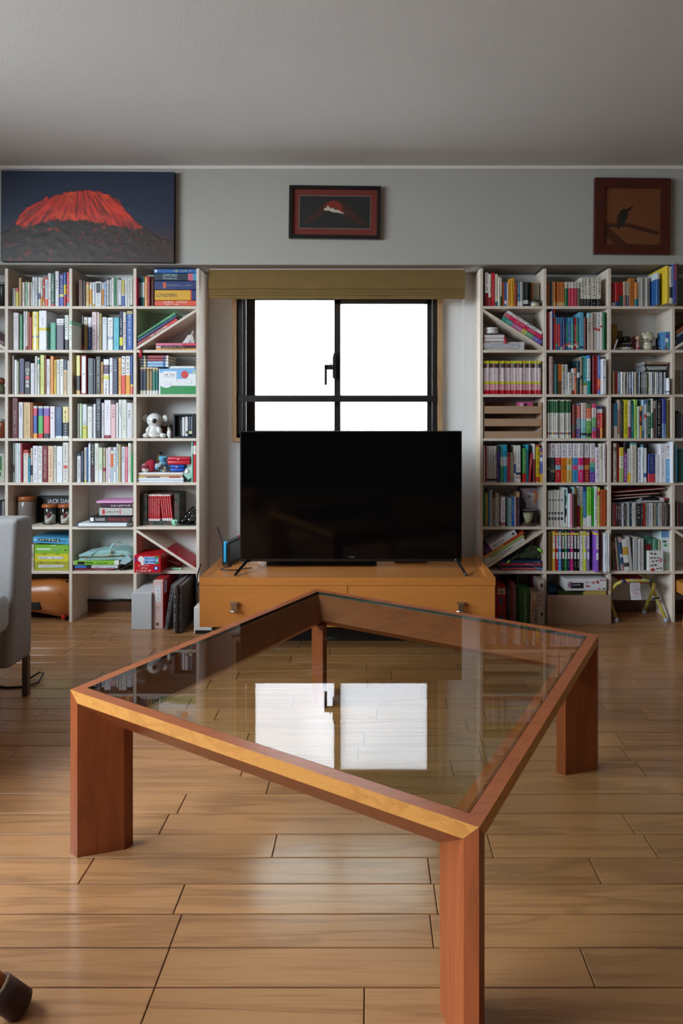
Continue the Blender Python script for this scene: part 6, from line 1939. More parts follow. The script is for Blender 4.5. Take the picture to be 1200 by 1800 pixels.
# white ornament on the little pile
zz = zshelf(2) + .0378
t = thing('white_ornament', 'small white winged ornament on the pile of paperbacks below the slanted board', 'ornament', ((-0.93609), 3.26, zz))
b = MB()
b.add([((-0.97120), 3.25, zz), ((-0.90977), 3.25, zz), ((-0.92732), 3.28, 1.47294), ((-0.95072), 3.28, 1.47148), ((-0.95657), 3.265, 1.45247),
       ((-0.96535), 3.27, zz), ((-0.90977), 3.29, zz)], [(0, 1, 2, 3, 4), (5, 4, 3), (1, 6, 2), (0, 4, 5)])
b.build('wing', WHITEG, t)
b = MB()
b.tube([((-0.93756), 3.245, zz + .002), ((-0.92439), 3.246, 1.45832), ((-0.91415), 3.247, 1.48903)], .0035, 8)
b.build('rod', WHITEG, t)
b = MB().ball(((-0.92732), 3.275, zz + .0043), (.024, .015, .004), u=12, v=6)
b.build('base', mat('dark base', '2a2624', 0.6), t)

# storybook gift box: characters of the printed cover left out
zb = zshelf(3)
t = pbox('gift_box', 'white and sky-blue storybook box with a red disc and green printed ground', 'box', (-1.08464), (-0.89596), 3.232, 3.36, zb + .0003, 1.29274, 'e4e6ea',
         [(.02, .84, 1., 1, '78b0e0'), (.48, .60, .76, 1, '78b0e0'), (.76, .80, 1, 1, '78b0e0'), (.04, 0, 1, .33, '1f8a48'), (.60, .62, .80, .92, 'd03834', 'o'), (.12, .5, .48, .9, 'e8e8ec'),
          (.16, .72, .44, .80, '28304a', 'MR. MEN'), (.27, .83, .33, .87, '28304a', 'My'), (.10, .65, .46, .70, '405080', 'Complete Library'),
          (.72, .42, .9, .58, 'e4e6ea', 'o'), (.05, .25, .35, .5, 'dfe3ea', 'o'), (.92, .82, .99, .90, 'e0d060', 'o')])
tag(MB().box((-1.03848), (-0.90977), 3.25, 3.37, 1.29567, 1.30737, 'd8dcdc').build('thin_booklet', PRINT), 'white booklet lying on top of the storybook gift box', 'booklet')

# koala figurine
zk = zshelf(4)
k0 = (-1.12630)
U = 0.00032
def kp(zx, zy, y, rx, ry, rz, rot=(0, 0, 0)):
    return ((k0 + (zx - 335) * U, 3.285 + y, zk + (1482 - zy) * U), (rx * U, ry * U, rz * U), rot)
t = thing('koala_figurine', 'glossy white koala figurine with closed eyes and dark nose', 'figurine', (k0, 3.285, zk))
body = blob([kp(345, 1195, -.004, 128, 112, 118), kp(185, 1160, .008, 64, 30, 62), kp(500, 1168, .008, 56, 30, 60), kp(335, 1370, 0, 128, 108, 112), kp(335, 1440, 0, 118, 100, 44),
             kp(265, 1352, -.022, 40, 44, 62, (0, 25, 0)), kp(445, 1352, -.022, 36, 44, 56, (0, -22, 0)), kp(225, 1440, -.02, 62, 62, 42), kp(500, 1440, -.02, 54, 62, 40)], .0022, 5, zk + .0003)
body.build('body', WHITEG, t)
b = MB().ball(kp(373, 1205, -.0385, 1, 1, 1)[0], (.0108, .008, .0126))
b.build('nose', mat('dark grey nose', '2c2c2e', 0.35), t)
b = MB()
for ex, sgn in ((297, 1), (437, 1)):
    y = -.0385 if ex < 400 else -.034
    pts = [kp(ex + q * 22, 1190 + (1 - q * q) * 8, y + .003 * q * q, 1, 1, 1)[0] for q in (-1, -.5, 0, .5, 1)]
    b.tube(pts, .0011, 5)
b.build('eyelid', mat('grey eyelid line', '505050', 0.6), t)
# small penguin-like figure without identity
x = (-1.03815)
t = thing('small_figurine', 'small white figurine with black cap between koala and photo frame', 'figurine', (x, 3.255, zk))
body = blob([((x, 3.255, zk + .024), (.0125, .011, .024)), ((x, 3.255, zk + .05), (.0095, .0095, .012))], .0016, 4)
body.build('body', WHITEG, t)
b = MB().lathe([(.0, 0), (.0105, 0), (.0105, .014), (.008, .017), (0, .018)], (x + .003, 3.255, zk + .056), 14)
b.build('cap', BLK, t)
MB().lathe([(.0, .0), (.004, 0), (.0015, .008), (0, .009)], (x, 3.243, zk + .047), 10).build('beak', mat('pale beak', 'd8c8a0', 0.5), t)
# deep black photo frame
x0, x1 = (-1.01654), (-0.91123)
t = thing('boxed_photo', 'deep black box photo frame with black and white picture beside the koala', 'photo frame', ((x0 + x1) / 2, 3.25, zk))
z1 = 1.06282
b = MB()
bw = .0085
b.box(x0, x1, 3.245, 3.30, zk + .0003, zk + bw).box(x0, x1, 3.245, 3.30, z1 - bw, z1).box(x0, x0 + bw, 3.245, 3.30, zk + bw, z1 - bw).box(x1 - bw, x1, 3.245, 3.30, zk + bw, z1 - bw)
b.build('frame', mat('black frame', '20242c', 0.35), t)
m = MB()
m.quad(x0 + bw, x1 - bw, zk + bw, z1 - bw, 3.268, '15171b')
for u0, u1, v0, v1, c in ((.25, .36, .05, .8, '505458'), (.36, .5, .02, .92, 'dcdce0'), (.54, .68, .02, .95, 'e8e8ec'), (.7, .76, 0, .9, '30343a'), (.76, .95, .3, .95, '8c98a8'), (.6, .98, .12, .26, 'd8d8b0'), (.8, .86, .3, .9, 'c8d0d8')):
    m.quad(x0 + bw + u0 * (x1 - x0 - 2 * bw), x0 + bw + u1 * (x1 - x0 - 2 * bw), zk + bw + v0 * (z1 - zk - 2 * bw), zk + bw + v1 * (z1 - zk - 2 * bw), 3.2675, c)
m.build('photograph', GLOSSPRINT, t)
tag(MB().box((-0.90684), (-0.89982), 3.235, 3.38, zk + .0003, 1.06340, '141416').build('black_case', PRINT), 'slim black case between photo frame and end panel', 'case')
pbox('wooden_box', 'small reddish wooden box in shadow behind the small white figurine', 'box', (-1.11233), (-1.06122), 3.33, 3.39, zk + .0003, zk + .062, '6a3a24', lid=.2)

# toys on the fifth shelf
z5 = zshelf(5)
zt = z5 + 0.76151 - 0.70886
def q5(zx, zy, Y=3.27):
    return (230 + zx / 9.2308 - 652) * Y / 1111, 1.04 - (765 + zy / 9.2308 - 735) * Y / 1111
def plush(name, label, cat, parts, mtl, extra=()):
    x, z = q5(*parts[0][:2])
    t = thing(name, label, cat, (x, 3.27, zt))
    L_ = []
    for zx, zy, y, rx, ry, rz in parts:
        a, c = q5(zx, zy)
        L_.append(((a, 3.27 + y, c), (rx * .000318, ry * .000318, rz * .000318)))
    blob(L_, .002, 4, zt + .0004).build('body', mtl, t)
    for nm, zx, zy, y, rx, ry, rz, mm in extra:
        a, c = q5(zx, zy)
        MB().ball((a, 3.27 + y, c), (rx * .000318, ry * .000318, rz * .000318), u=12, v=8).build(nm, mm, t)
    return t
RUBY = mat('crimson plush', 'a01c34', 0.9, bump=0.5)
plush('plush_toy', 'round crimson plush toy with white striped mouth at the sofa end of the toys', 'plush toy',
      [(340, 490, 0, 82, 80, 100), (300, 480, -.005, 70, 60, 70)], RUBY,
      [('muzzle', 240, 530, -.012, 78, 50, 74, mat('white plush', 'd8d4d0', 0.9)), ('mouth', 262, 505, -.0245, 52, 20, 38, mat('striped red', '8a2434', 0.8)), ('eye', 205, 520, -.027, 10, 8, 30, RUBY)])
OLIVE = mat('olive plush', '8a7434', 0.9, bump=0.5)
plush('plush_toy', 'olive brown plush toy with black-tipped ear behind the crimson one', 'plush toy', [(405, 410, .062, 48, 45, 48), (385, 380, .062, 30, 26, 40), (405, 520, .062, 60, 50, 90), (400, 350, .062, 20, 18, 45)], OLIVE,
      [('ear_tip', 415, 298, .062, 26, 16, 24, BLK)])
SKY = mat('sky blue plush', '5c9cc0', 0.9, bump=0.5)
plush('plush_toy', 'sky blue plush toy with rounded ears on the white papers', 'plush toy', [(520, 385, 0, 66, 55, 52), (475, 355, 0, 24, 20, 24), (565, 355, 0, 24, 20, 24), (520, 500, .003, 80, 60, 95)], SKY,
      [('eye', 545, 380, -.017, 10, 8, 10, BLK), ('paw', 555, 545, -.018, 42, 30, 52, mat('pale plush', 'c8c4a0', 0.9))])
plush('plush_toy', 'little grey and blue plush toy in front of the sky blue one', 'plush toy', [(480, 505, -.034, 56, 36, 56), (450, 470, -.034, 22, 18, 24), (520, 455, -.034, 34, 18, 22)], mat('grey plush', 'a8b0b4', 0.9),
      [('eye', 470, 520, -.0455, 26, 8, 26, SKY), ('eye', 515, 520, -.0455, 14, 8, 16, BLK)])
def case(name, label, x0z, x1z, y0z, y1z, hx, zs, dy=0, rnd=.010):
    a, c1 = q5(x0z, y0z, 3.255)
    b_, c0 = q5(x1z, y1z, 3.255)
    t = thing(name, label, 'case', ((a + b_) / 2, 3.24, zs))
    h_ = (c1 - c0)
    MB().box(a, b_, 3.24 + dy, 3.30 + dy, zs + .0003, zs + h_ * .55, ch=min(rnd, h_ * .26)).build('shell', mat(label, hx, 0.3), t)
    MB().box(a, b_, 3.24 + dy, 3.30 + dy, zs + h_ * .52, zs + h_, ch=min(rnd, h_ * .22)).build('lid', mat(label, hx, 0.3), t)
    MB().box((a + b_) / 2 - .007, (a + b_) / 2 + .003, 3.238 + dy, 3.2405 + dy, zs + h_ * .62, zs + h_ * .8).build('clasp', mat('pale clasp', 'd8a0a0', 0.4), t)
    return zs + h_
hb = case('hard_case', 'glossy blue hard case under the red one beside the plush toys', 640, 880, 478, 590, '2450b0', zt, 0, .016)
case('hard_case', 'red hard case stacked on the blue one beside the plush toys', 602, 975, 352, 480, 'c02838', hb + .0003, 0, .008)
x, z = q5(920, 600, 3.24)
t = thing('folded_paper_toy', 'crumpled white and mint paper fan beside the thin mint book', 'paper toy', (x, 3.235, z5))
b = MB()
def fp(zx, zy, y):
    a, c = q5(zx, zy, 3.235)
    return (a, y, max(c, z5 + .0006))
for pl, hxx in (([(852, 600, 3.236), (900, 540, 3.25), (972, 490, 3.27), (978, 620, 3.25), (930, 720, 3.235)], 'dde4e0'), ([(846, 632, 3.234), (975, 628, 3.238), (975, 690, 3.236), (928, 722, 3.234)], '9cc8b8'),
               ([(860, 700, 3.24), (975, 690, 3.25), (975, 768, 3.25), (870, 768, 3.24)], '2c4438'), ([(870, 560, 3.24), (900, 545, 3.243), (930, 600, 3.237), (890, 612, 3.235)], 'f0f0f0')):
    pts = [fp(*p) for p in pl]
    n = len(pts)
    b.add(pts + [(p[0], p[1] + .002, p[2]) for p in pts], [tuple(range(n - 1, -1, -1)), tuple(range(n, 2 * n))] + [(i, (i + 1) % n, (i + 1) % n + n, i + n) for i in range(n)], hxx)
b.build('paper', PRINT, t)

# sixth shelf: glass jars, dark gift tin, slipcase, black shoe
z6 = zshelf(6)
GLASSJ = None
def clear_mat():
    m = bpy.data.materials.new('clear jar glass')
    N, L, P = nodes_of(m)
    N.remove(P)
    out = N['Material Output']
    tr = N.new('ShaderNodeBsdfTransparent')
    tr.inputs['Color'].default_value = (0.93, 0.95, 0.95, 1)
    gl = N.new('ShaderNodeBsdfGlossy')
    gl.inputs['Roughness'].default_value = 0.03
    lw = N.new('ShaderNodeLayerWeight')
    lw.inputs['Blend'].default_value = 0.25
    mx = N.new('ShaderNodeMixShader')
    L.new(lw.outputs['Fresnel'], mx.inputs[0])
    L.new(tr.outputs[0], mx.inputs[1])
    L.new(gl.outputs[0], mx.inputs[2])
    L.new(mx.outputs[0], out.inputs['Surface'])
    return m
GLASSJ = clear_mat()
x, y = (-1.80248), 3.31
t = thing('storage_jar', 'large grey-brown storage jar with wooden lid on the sixth shelf', 'jar', (x, y, z6))
MB().lathe([(0, 0.0003), (.041, .0003), (.0435, .004), (.0435, .116), (.040, .122), (0, .122)], (x, y, z6), 28).build('body', mat('smoky grey jar', '7c716c', 0.2), t)
MB().lathe([(0, .1225), (.042, .1225), (.0445, .126), (.0445, .141), (.042, .145), (0, .145)], (x, y, z6), 28).build('lid', LIDW, t)
def shoejar(x, y, label):
    t = thing('glass_jar', label, 'jar', (x, y, z6), 'small glass jars on the sixth shelf')
    r = .0372
    MB().lathe([(r - .004, .0005), (r, .006), (r, .082), (r - .003, .086), (r - .0055, .082), (r - .0028, .078), (r - .0028, .008), (r - .006, .0035)], (x, y, z6), 26).build('glass', GLASSJ, t)
    MB().lathe([(0, .0865), (r + .001, .0865), (r + .003, .089), (r + .003, .1), (r, .104), (0, .104)], (x, y, z6), 26).build('lid', LIDW, t)
    s_ = thing('baby_shoe', 'white baby shoe with dark inside in the ' + ('jar nearer the upright' if x > -1.64 else 'jar beside the storage jar'), 'shoe', (x, y, z6 + .004))
    blob([((x, y - .002, z6 + .018), (.032, .026, .014)), ((x - .016, y - .006, z6 + .03), (.014, .02, .016)), ((x + .016, y - .004, z6 + .032), (.014, .018, .018)), ((x + .004, y, z6 + .05), (.008, .016, .014))], .002, 3).build('upper', mat('off-white canvas', 'd0c8bc', 0.85), s_)
    MB().ball((x + .002, y - .020, z6 + .048), (.010, .006, .013), u=10, v=8).build('tongue', mat('dull red cloth', '7a2c30', 0.8), s_)
    MB().lathe([(0, .0045), (.031, .0045), (.033, .008), (.033, .013), (0, .013)], (x, y, z6), 20).build('sole', mat('cream rubber', 'c0b09c', 0.7), s_)
shoejar((-1.68045), 3.312, 'small glass jar with wooden lid beside the storage jar')
shoejar((-1.59638), 3.312, 'small glass jar with wooden lid against the upright')
pbox('gift_tin', 'black gift tin with white whiskey lettering behind the small glass jars', 'tin', (-1.77421), -1.5460, 3.358, 3.40, z6 + .0003, 0.62441, '12141a',
     [(.24, .70, 1.03, .90, 'd4d4d8', "JACK DANIEL'S"), (.3, .4, .9, .62, '40444c', 'm')])
# slipcase that holds the red comics
t = thing('comic_slipcase', 'dark patterned open slipcase around the red comic volumes', 'slipcase', ((-1.08862), 3.262, z6))
sx0, sx1 = (-1.18765), (-0.99534)
zt6 = 0.65097
def camo():
    if 'camouflage card' in MATS:
        return MATS['camouflage card']
    m = bpy.data.materials.new('camouflage card')
    N, L, P = nodes_of(m)
    tc = N.new('ShaderNodeTexCoord')
    vz = N.new('ShaderNodeTexNoise')
    vz.inputs['Scale'].default_value = 45
    L.new(tc.outputs['Object'], vz.inputs['Vector'])
    cr = N.new('ShaderNodeValToRGB')
    cr.color_ramp.interpolation = 'CONSTANT'
    cr.color_ramp.elements[0].color = lin('1c2420')
    cr.color_ramp.elements[1].position = .48
    cr.color_ramp.elements[1].color = lin('34483c')
    for p, c in ((.55, '4a3c2c'), (.62, '7a3438'), (.67, '2c3430')):
        e = cr.color_ramp.elements.new(p)
        e.color = lin(c)
    L.new(vz.outputs['Fac'], cr.inputs[0])
    L.new(cr.outputs[0], P.inputs['Base Color'])
    MATS['camouflage card'] = m
    return m
m = MB()
m.box(sx0, (-1.15612), 3.262, 3.40, z6 + .0003, zt6)
m.box((-1.02123), sx1, 3.28, 3.40, z6 + .0003, zt6 - .001)
m.box((-1.15612), (-1.02123), 3.386, 3.40, z6 + .0003, zt6)
m.box((-1.15612), (-1.02123), 3.266, 3.386, z6 + .0003, z6 + .0208)
m.build('card_case', camo(), t)
t = thing('black_shoe', 'glossy black rounded shoe leaning at the end panel beside the comics', 'shoe', ((-0.93891), 3.27, z6))
def q6(zx, zy, Y=3.26):
    return (230 + zx / 9.2308 - 652) * Y / 1111, 1.04 - (765 + zy / 9.2308 - 735) * Y / 1111
L_ = []
for zx, zy, r1, r2 in ((845, 1390, 60, 48), (900, 1330, 60, 70), (960, 1270, 56, 75), (1000, 1210, 42, 52), (960, 1380, 70, 60), (1000, 1330, 45, 90)):
    a, c = q6(zx, zy)
    L_.append(((min(a, (-0.89122) - r1 * .00032), 3.285, max(c, z6 + r2 * .000318 + .001)), (r1 * .000318, .035, r2 * .000318)))
blob(L_, .0028, 5).build('upper', mat('black patent leather', '0a0a0c', 0.12, spec=0.7), t)
a, c = q6(940, 1435)
MB().box((-0.98005), (-0.90670), 3.25, 3.32, z6 + .0003, z6 + .006, ch=.002).build('sole', BLK, t)
x, z = q6(712, 1405, 3.245)
t = thing('mint_figure', 'tiny mint green figure in front of the comic slipcase', 'figurine', (x, 3.244, z6))
blob([((x, 3.244, z6 + .0175), (.0145, .011, .017)), ((x - .012, 3.240, z6 + .022), (.006, .006, .007)), ((x + .012, 3.244, z6 + .026), (.005, .005, .006))], .0015, 3).build('body', mat('mint plastic', '90c8a8', 0.5), t)
MB().ball((x + .006, 3.2345, z6 + .022), (.003, .002, .004), u=8, v=6).build('eye', BLK, t)

# seventh shelf: board game boxes, teal bag, red game box, folder
z7 = zshelf(7)
gx0, gx1 = (-1.72087), (-1.54820)
g1, g2, g3 = z7 + .0432, z7 + .0868, z7 + .1305
for (a, b_, hx, lbl, pr_) in ((z7 + .0003, g1, 'a8a83c', 'olive-yellow flat craft box, lowest of three under the blue game', [(.12, .35, .86, .68, 'dcdcd0'), (.15, .4, .83, .62, '8890a8', 'm'), (.15, .92, .25, 1, '6a6a30'), (.62, .92, .72, 1, '6a6a30')]),
                              (g1 + .0003, g2, 'd0c830', 'bright yellow flat craft box, middle of three under the blue game', [(.12, .35, .84, .68, 'dcdcd4'), (.15, .4, .8, .62, '8890a8', 'm'), (.25, .92, .35, 1, '7a7a30'), (.64, .92, .74, 1, '7a7a30')]),
                              (g2 + .0003, g3, '7cb838', 'green flat craft box, topmost of three under the blue game', [(.06, .42, .5, .6, 'dce4d8'), (.56, .3, .8, .7, 'b0d898', 'm'), (.88, .3, .94, .5, '8a4030', 'o'), (.5, .9, .64, 1, 'd8e0d0')])):
    pbox('craft_box', lbl, 'box', gx0, gx1, 3.235, 3.385, a, b_, hx, pr_, 'flat craft boxes on the seventh shelf', lid=.12)
t = pbox('board_game', 'sky blue board game box lying tilted on the green craft box', 'board game', (-1.73106), (-1.54762), 3.235, 3.385, g3 + .0068, g3 + .0368, '4a9cc8',
         [(.16, .3, .76, .85, '1c3a48'), (.18, .36, .74, .78, 'dce4dc', 'm'), (.78, .35, .95, .7, '1c4a68', 'm'), (.02, .4, .1, .7, 'c8dce8', 'o')], rot=(0, R(3.2), 0))
TEAL = mat('pale teal canvas', '8fb4b2', 0.8, var=0.1, bump=0.3, bscale=300)
bx0, bx1 = (-1.49494), (-1.22207)
zbg = 0.30830
t = thing('shoulder_bag', 'pale teal flat zipped shoulder bag lying on the drill books', 'bag', ((-1.36191), 3.24, zbg))
def sheet(y0, y1, zs0, n=26, wob=1.0, seed=1.0, xa=bx0, xb=bx1):
    """a soft pouch: top and bottom skins with rounded rim"""
    bm = bmesh.new()
    bmesh.ops.create_cube(bm, size=1)
    bmesh.ops.subdivide_edges(bm, edges=list(bm.edges), cuts=9, use_grid_fill=True)
    for v in bm.verts:
        p = v.co.copy()
        r_ = max(abs(p.x), abs(p.y)) * 2
        u_ = p.x + .5
        thick = .010 + .012 * math.sqrt(max(0, 1 - (abs(p.x) * 2) ** 6)) * math.sqrt(max(.05, 1 - (abs(p.y) * 2) ** 6))
        rise = .013 * math.sin(PI * min(1, max(0, (u_ - .15) / .9))) if u_ > .15 else 0
        v.co = Vector((xa + (xb - xa) * u_, y0 + (y1 - y0) * (p.y + .5), zs0 + thick * (p.z + .5) + (rise if p.z > 0 else rise * .35) + .003 * max(0, noise.noise(Vector((u_ * 4, p.y * 3, seed)))) * wob))
    return bm
m = MB()
m.bm(sheet(3.235, 3.37, zbg + .002), smooth=True)
m.build('lower_pouch', TEAL, t)
m = MB()
m.bm(sheet(3.229, 3.37, zbg + .0225, seed=3.0, xa=bx0 + .002, xb=bx1 - .001), smooth=True)
m.build('upper_pouch', TEAL, t)
b = MB()
b.tube([(bx0 + .004, 3.232, zbg + .0215), ((-1.35560), 3.226, zbg + .027), (bx1 - .004, 3.232, zbg + .03)], .0017, 6)
b.build('zip', mat('brass zip', 'a8884c', 0.4, metal=0.8), t)
def strap(pts, wd):
    m_ = MB()
    V = []
    for p in pts:
        V += [(p[0], p[1], p[2]), (p[0] + wd[0], p[1] + wd[1], p[2] + wd[2])]
    n = len(pts)
    V2 = V + [(v[0], v[1] + .0015, v[2] - .0015) for v in V]
    F = []
    for i in range(n - 1):
        a_, c_ = 2 * i, 2 * i + 2
        F += [(a_, a_ + 1, c_ + 1, c_), (a_ + 2 * n, c_ + 2 * n, c_ + 1 + 2 * n, a_ + 1 + 2 * n), (a_, c_, c_ + 2 * n, a_ + 2 * n), (a_ + 1, a_ + 1 + 2 * n, c_ + 1 + 2 * n, c_ + 1)]
    m_.add(V2, F, None, True)
    return m_
def qb(zx, zy, Y):
    return ((120 + zx / 9 - 652) * Y / 1111, Y, 1.04 - (920 + zy / 9 - 735) * Y / 1111)
b = strap([qb(320, 555, 3.222), qb(360, 500, 3.221), qb(420, 455, 3.222), qb(500, 405, 3.228), qb(600, 365, 3.24), qb(660, 350, 3.25)], (.010, .004, .005))
s_ = strap([qb(640, 470, 3.219), qb(650, 400, 3.219), qb(680, 340, 3.222), qb(730, 300, 3.232), qb(790, 296, 3.245), qb(860, 330, 3.25), qb(960, 350, 3.25)], (.012, .002, .002))
b.s = None
b.add(s_.v, s_.f, None, True)
b.build('strap', TEAL, t)
GOLD = mat('brass clasp', 'b89a5c', 0.3, metal=0.9)
b = MB()
for zx, zy in ((290, 565), (668, 500), (690, 450), (840, 500)):
    p = qb(zx, zy, 3.219)
    b.tube([(p[0] - .006, p[1], p[2] - .004), (p[0], p[1] - .002, p[2]), (p[0] + .004, p[1], p[2] + .006)], .0028, 6)
b.build('clasp', GOLD, t)
t = thing('bent_card', 'bent brown and pale card curling up at the end of the drill books', 'card', ((-1.25886), 3.23, z7))
b = MB()
pts = [qb(806, 745, 3.228), qb(850, 726, 3.228), qb(905, 696, 3.228), qb(998, 634, 3.228)]
V = [(p[0], p[1], max(p[2], z7 + .001)) for p in pts] + [(p[0], 3.36, max(p[2], z7 + .001) + .004) for p in pts] + [(p[0], p[1], max(p[2], z7 + .001) + .003) for p in pts] + [(p[0], 3.36, max(p[2], z7 + .001) + .007) for p in pts]
F = []
for i in range(3):
    F += [(i, i + 1, i + 5, i + 4), (8 + i, 12 + i, 13 + i, 9 + i), (i, 8 + i, 9 + i, i + 1)]
b.add(V, F, '3a2c28')
b.build('board', PRINT, t)
b = MB()
pts = [qb(812, 640, 3.2275), qb(850, 560, 3.228), qb(940, 500, 3.23), qb(1000, 560, 3.23), qb(985, 600, 3.229), qb(900, 650, 3.228)]
b.add([p for p in pts] + [(p[0], p[1] + .002, p[2] + .001) for p in pts], [(5, 4, 3, 2, 1, 0), (6, 7, 8, 9, 10, 11)] + [(i, (i + 1) % 6, (i + 1) % 6 + 6, i + 6) for i in range(6)], '98b8bc')
b.build('flap', PRINT, t)

t = pbox('party_game', 'red party game box with white and blue lettering under the slanted board', 'game', -1.1943, (-1.06080), 3.187, 3.34, z7 + .0003, 0.34867, 'c8202c',
         [(.03, .62, .1, .9, '4a3890', 'o'), (.15, .6, .38, .95, 'e4e4ea', 'o'), (.26, .45, .36, .65, 'e4e4ea'), (.38, .5, .92, .92, '90b8e0'), (.42, .74, .86, .88, '2c4ca0', 'm'), (.42, .55, .84, .70, '3c64b8', 'm'), (.8, .48, .94, .62, '3c8a3c', 'o'), (.78, .82, .94, .96, '3c8a3c', 'o'),
          (.15, .36, .58, .46, 'f0b0a8', 'm'), (.23, .22, .52, .32, 'e8dcdc', 'm'), (.08, .06, .66, .18, 'f0ecec', 'm'), (.74, .12, .93, .40, '3a3c90', 'o'), (.79, .18, .88, .34, 'e8e8f0', 'o')], gloss=True)
t = thing('pencil_case', 'dark red pencil case with zip lying beneath the slanted board', 'pencil case', ((-1.04851), 3.30, z7))
blob([(((-1.04851), 3.32, z7 + .028), (.03, .03, .028)), (((-1.02772), 3.31, z7 + .024), (.035, .026, .022)), (((-1.00693), 3.305, z7 + .017), (.024, .022, .016))], .0025, 4).build('body', mat('dark red cloth', '7c1c24', 0.8), t)
MB().tube([((-1.05743), 3.288, z7 + .042), ((-1.03366), 3.282, z7 + .034), ((-1.00099), 3.282, z7 + .022)], .002, 6).build('zip', mat('white zip', 'd0c4c0', 0.5), t)
t = thing('mint_pen', 'mint green marker pen lying before the pencil case', 'pen', ((-1.00045), 3.25, z7))
MB().tube([((-1.02678), 3.252, z7 + .0062), ((-0.98144), 3.245, z7 + .0062)], .006, 10).build('barrel', mat('mint plastic', '90c8a8', 0.5), t)
MB().tube([((-0.98114), 3.245, z7 + .0062), ((-0.97266), 3.2435, z7 + .0062)], .0056, 10).build('cap', mat('pale mint cap', 'a8d8bc', 0.4), t)
# red folder resting on the slanted board
def q7(zx, zy, Y):
    return Vector(((230 + zx / 9 - 652) * Y / 1111, Y, 1.04 - (920 + zy / 9 - 735) * Y / 1111))
fa_, fb_ = UPL[3] + T / 2, UPL[4] - T / 2
v_ = .012 * math.hypot(fb_ - fa_, SH[5] - .0138 - SH[6]) / (fb_ - fa_)
p0_, p1_ = Vector((fa_, 3.222, SH[5] - .0138)), Vector((fb_, 3.222, SH[6] + v_))
d = (p1_ - p0_)
nrm = Vector((-d.z, 0, d.x)).normalized()
if nrm.z < 0:
    nrm = -nrm
a, b_ = p0_ + d * .50 + nrm * .0008, p0_ + d * .985 + nrm * .0008
b = MB()
far = Vector((0, .155, 0))
P_ = [a, b_, b_ + far, a + far]
b.add([p for p in P_] + [p + nrm * .0022 for p in P_], [(3, 2, 1, 0), (4, 5, 6, 7), (0, 1, 5, 4), (1, 2, 6, 5), (2, 3, 7, 6), (3, 0, 4, 7)], 'b01c2c')
q_ = [b_ + nrm * .0001, b_ + Vector(((-0.89439) - b_.x, 0, .042)), b_ + Vector(((-0.89439) - b_.x, 0, .042)) + far, b_ + far]
b.add([p for p in q_] + [p + Vector((-.0018, 0, .001)) for p in q_], [(0, 1, 2, 3), (7, 6, 5, 4), (0, 4, 5, 1), (1, 5, 6, 2), (2, 6, 7, 3)], 'a81a2a')
tag(b.build('red_folder', PRINT), 'bright red card folder lying open on the slanted board', 'folder')

# floor level: curved plywood box, file box, binder, laptops, router
PLY = wood('golden plywood', 'b06a34', '8c4c20', (1, 7, 7), 0.3, 0.2)
t = thing('plywood_box', 'curved brown plywood box with dark slot standing on the floor under the bookcase', 'box', ((-1.63312), 3.2, 0))
prof = []
Yp = 3.205
for px_, py_ in ((57, 1028), (80, 1023.5), (104, 1025), (118, 1028)):
    prof.append(((px_ - 652) * Yp / 1111, 1.04 - (py_ - 735) * Yp / 1111))
bm = bmesh.new()
xs = [-1.83, -1.74, -1.66, -1.60, -1.565, -1.543]
top = [.192, .203, .208, .205, .196, .178]
bot = [.046, .040, .026, .013, .010, .016]
dep = [.0, .0, .0, .002, .012, .034]
rows_ = []
for x, tz, bz, dy in zip(xs, top, bot, dep):
    ring = []
    for k in range(17):
        s_ = k / 16
        zz_ = tz + (bz - tz) * (.5 - .5 * math.cos(PI * s_))
        yy_ = 3.205 + dy + .09 * (1 - math.sin(PI * s_) ** .6)
        ring.append(bm.verts.new((x, yy_, zz_)))
    rows_.append(ring)
for i in range(len(xs) - 1):
    for k in range(16):
        bm.faces.new((rows_[i][k], rows_[i][k + 1], rows_[i + 1][k + 1], rows_[i + 1][k]))
back = [bm.verts.new((x, 3.31, z)) for x, z in ((-1.83, .046), (-1.83, .192), (-1.545, .178), (-1.545, .016))]
bm.faces.new((rows_[0][0], rows_[-1][0], back[2], back[1])) if False else None
m = MB()
m.bm(bm, smooth=True)
m.build('curved_front', PLY, t)
b = MB()
b.prism([(-1.83, .05), (-1.60, .02), (-1.5425, .02), (-1.5425, .172), (-1.60, .196), (-1.83, .186)][::1], 3.262, 3.36)
b.build('dark_body', mat('black lacquer body', '15171c', 0.35), t)
MB().box((-1.76274), (-1.67777), 3.2025, 3.215, 0.06646, 0.10679, ch=.002).build('slot', mat('dark slot', '1a100c', 0.7), t)
b = MB()
for px_, py_ in ((104, 1045), (99, 1090)):
    b.ball(((-1.87795) + 0.00288 * px_, 3.206, 1.04 - (py_ - 735) * 3.2 / 1111), .0035, u=8, v=6)
b.tube([((-1.57264), 3.262, 0.19752), ((-1.54671), 3.262, 0.20760)], .005, 6)
b.build('screw', BLK, t)
MB().box((-1.58128), (-1.56688), 3.226, 3.25, .012, .034, ch=.002).build('red_tab', mat('red plastic', 'b02820', 0.4), t)

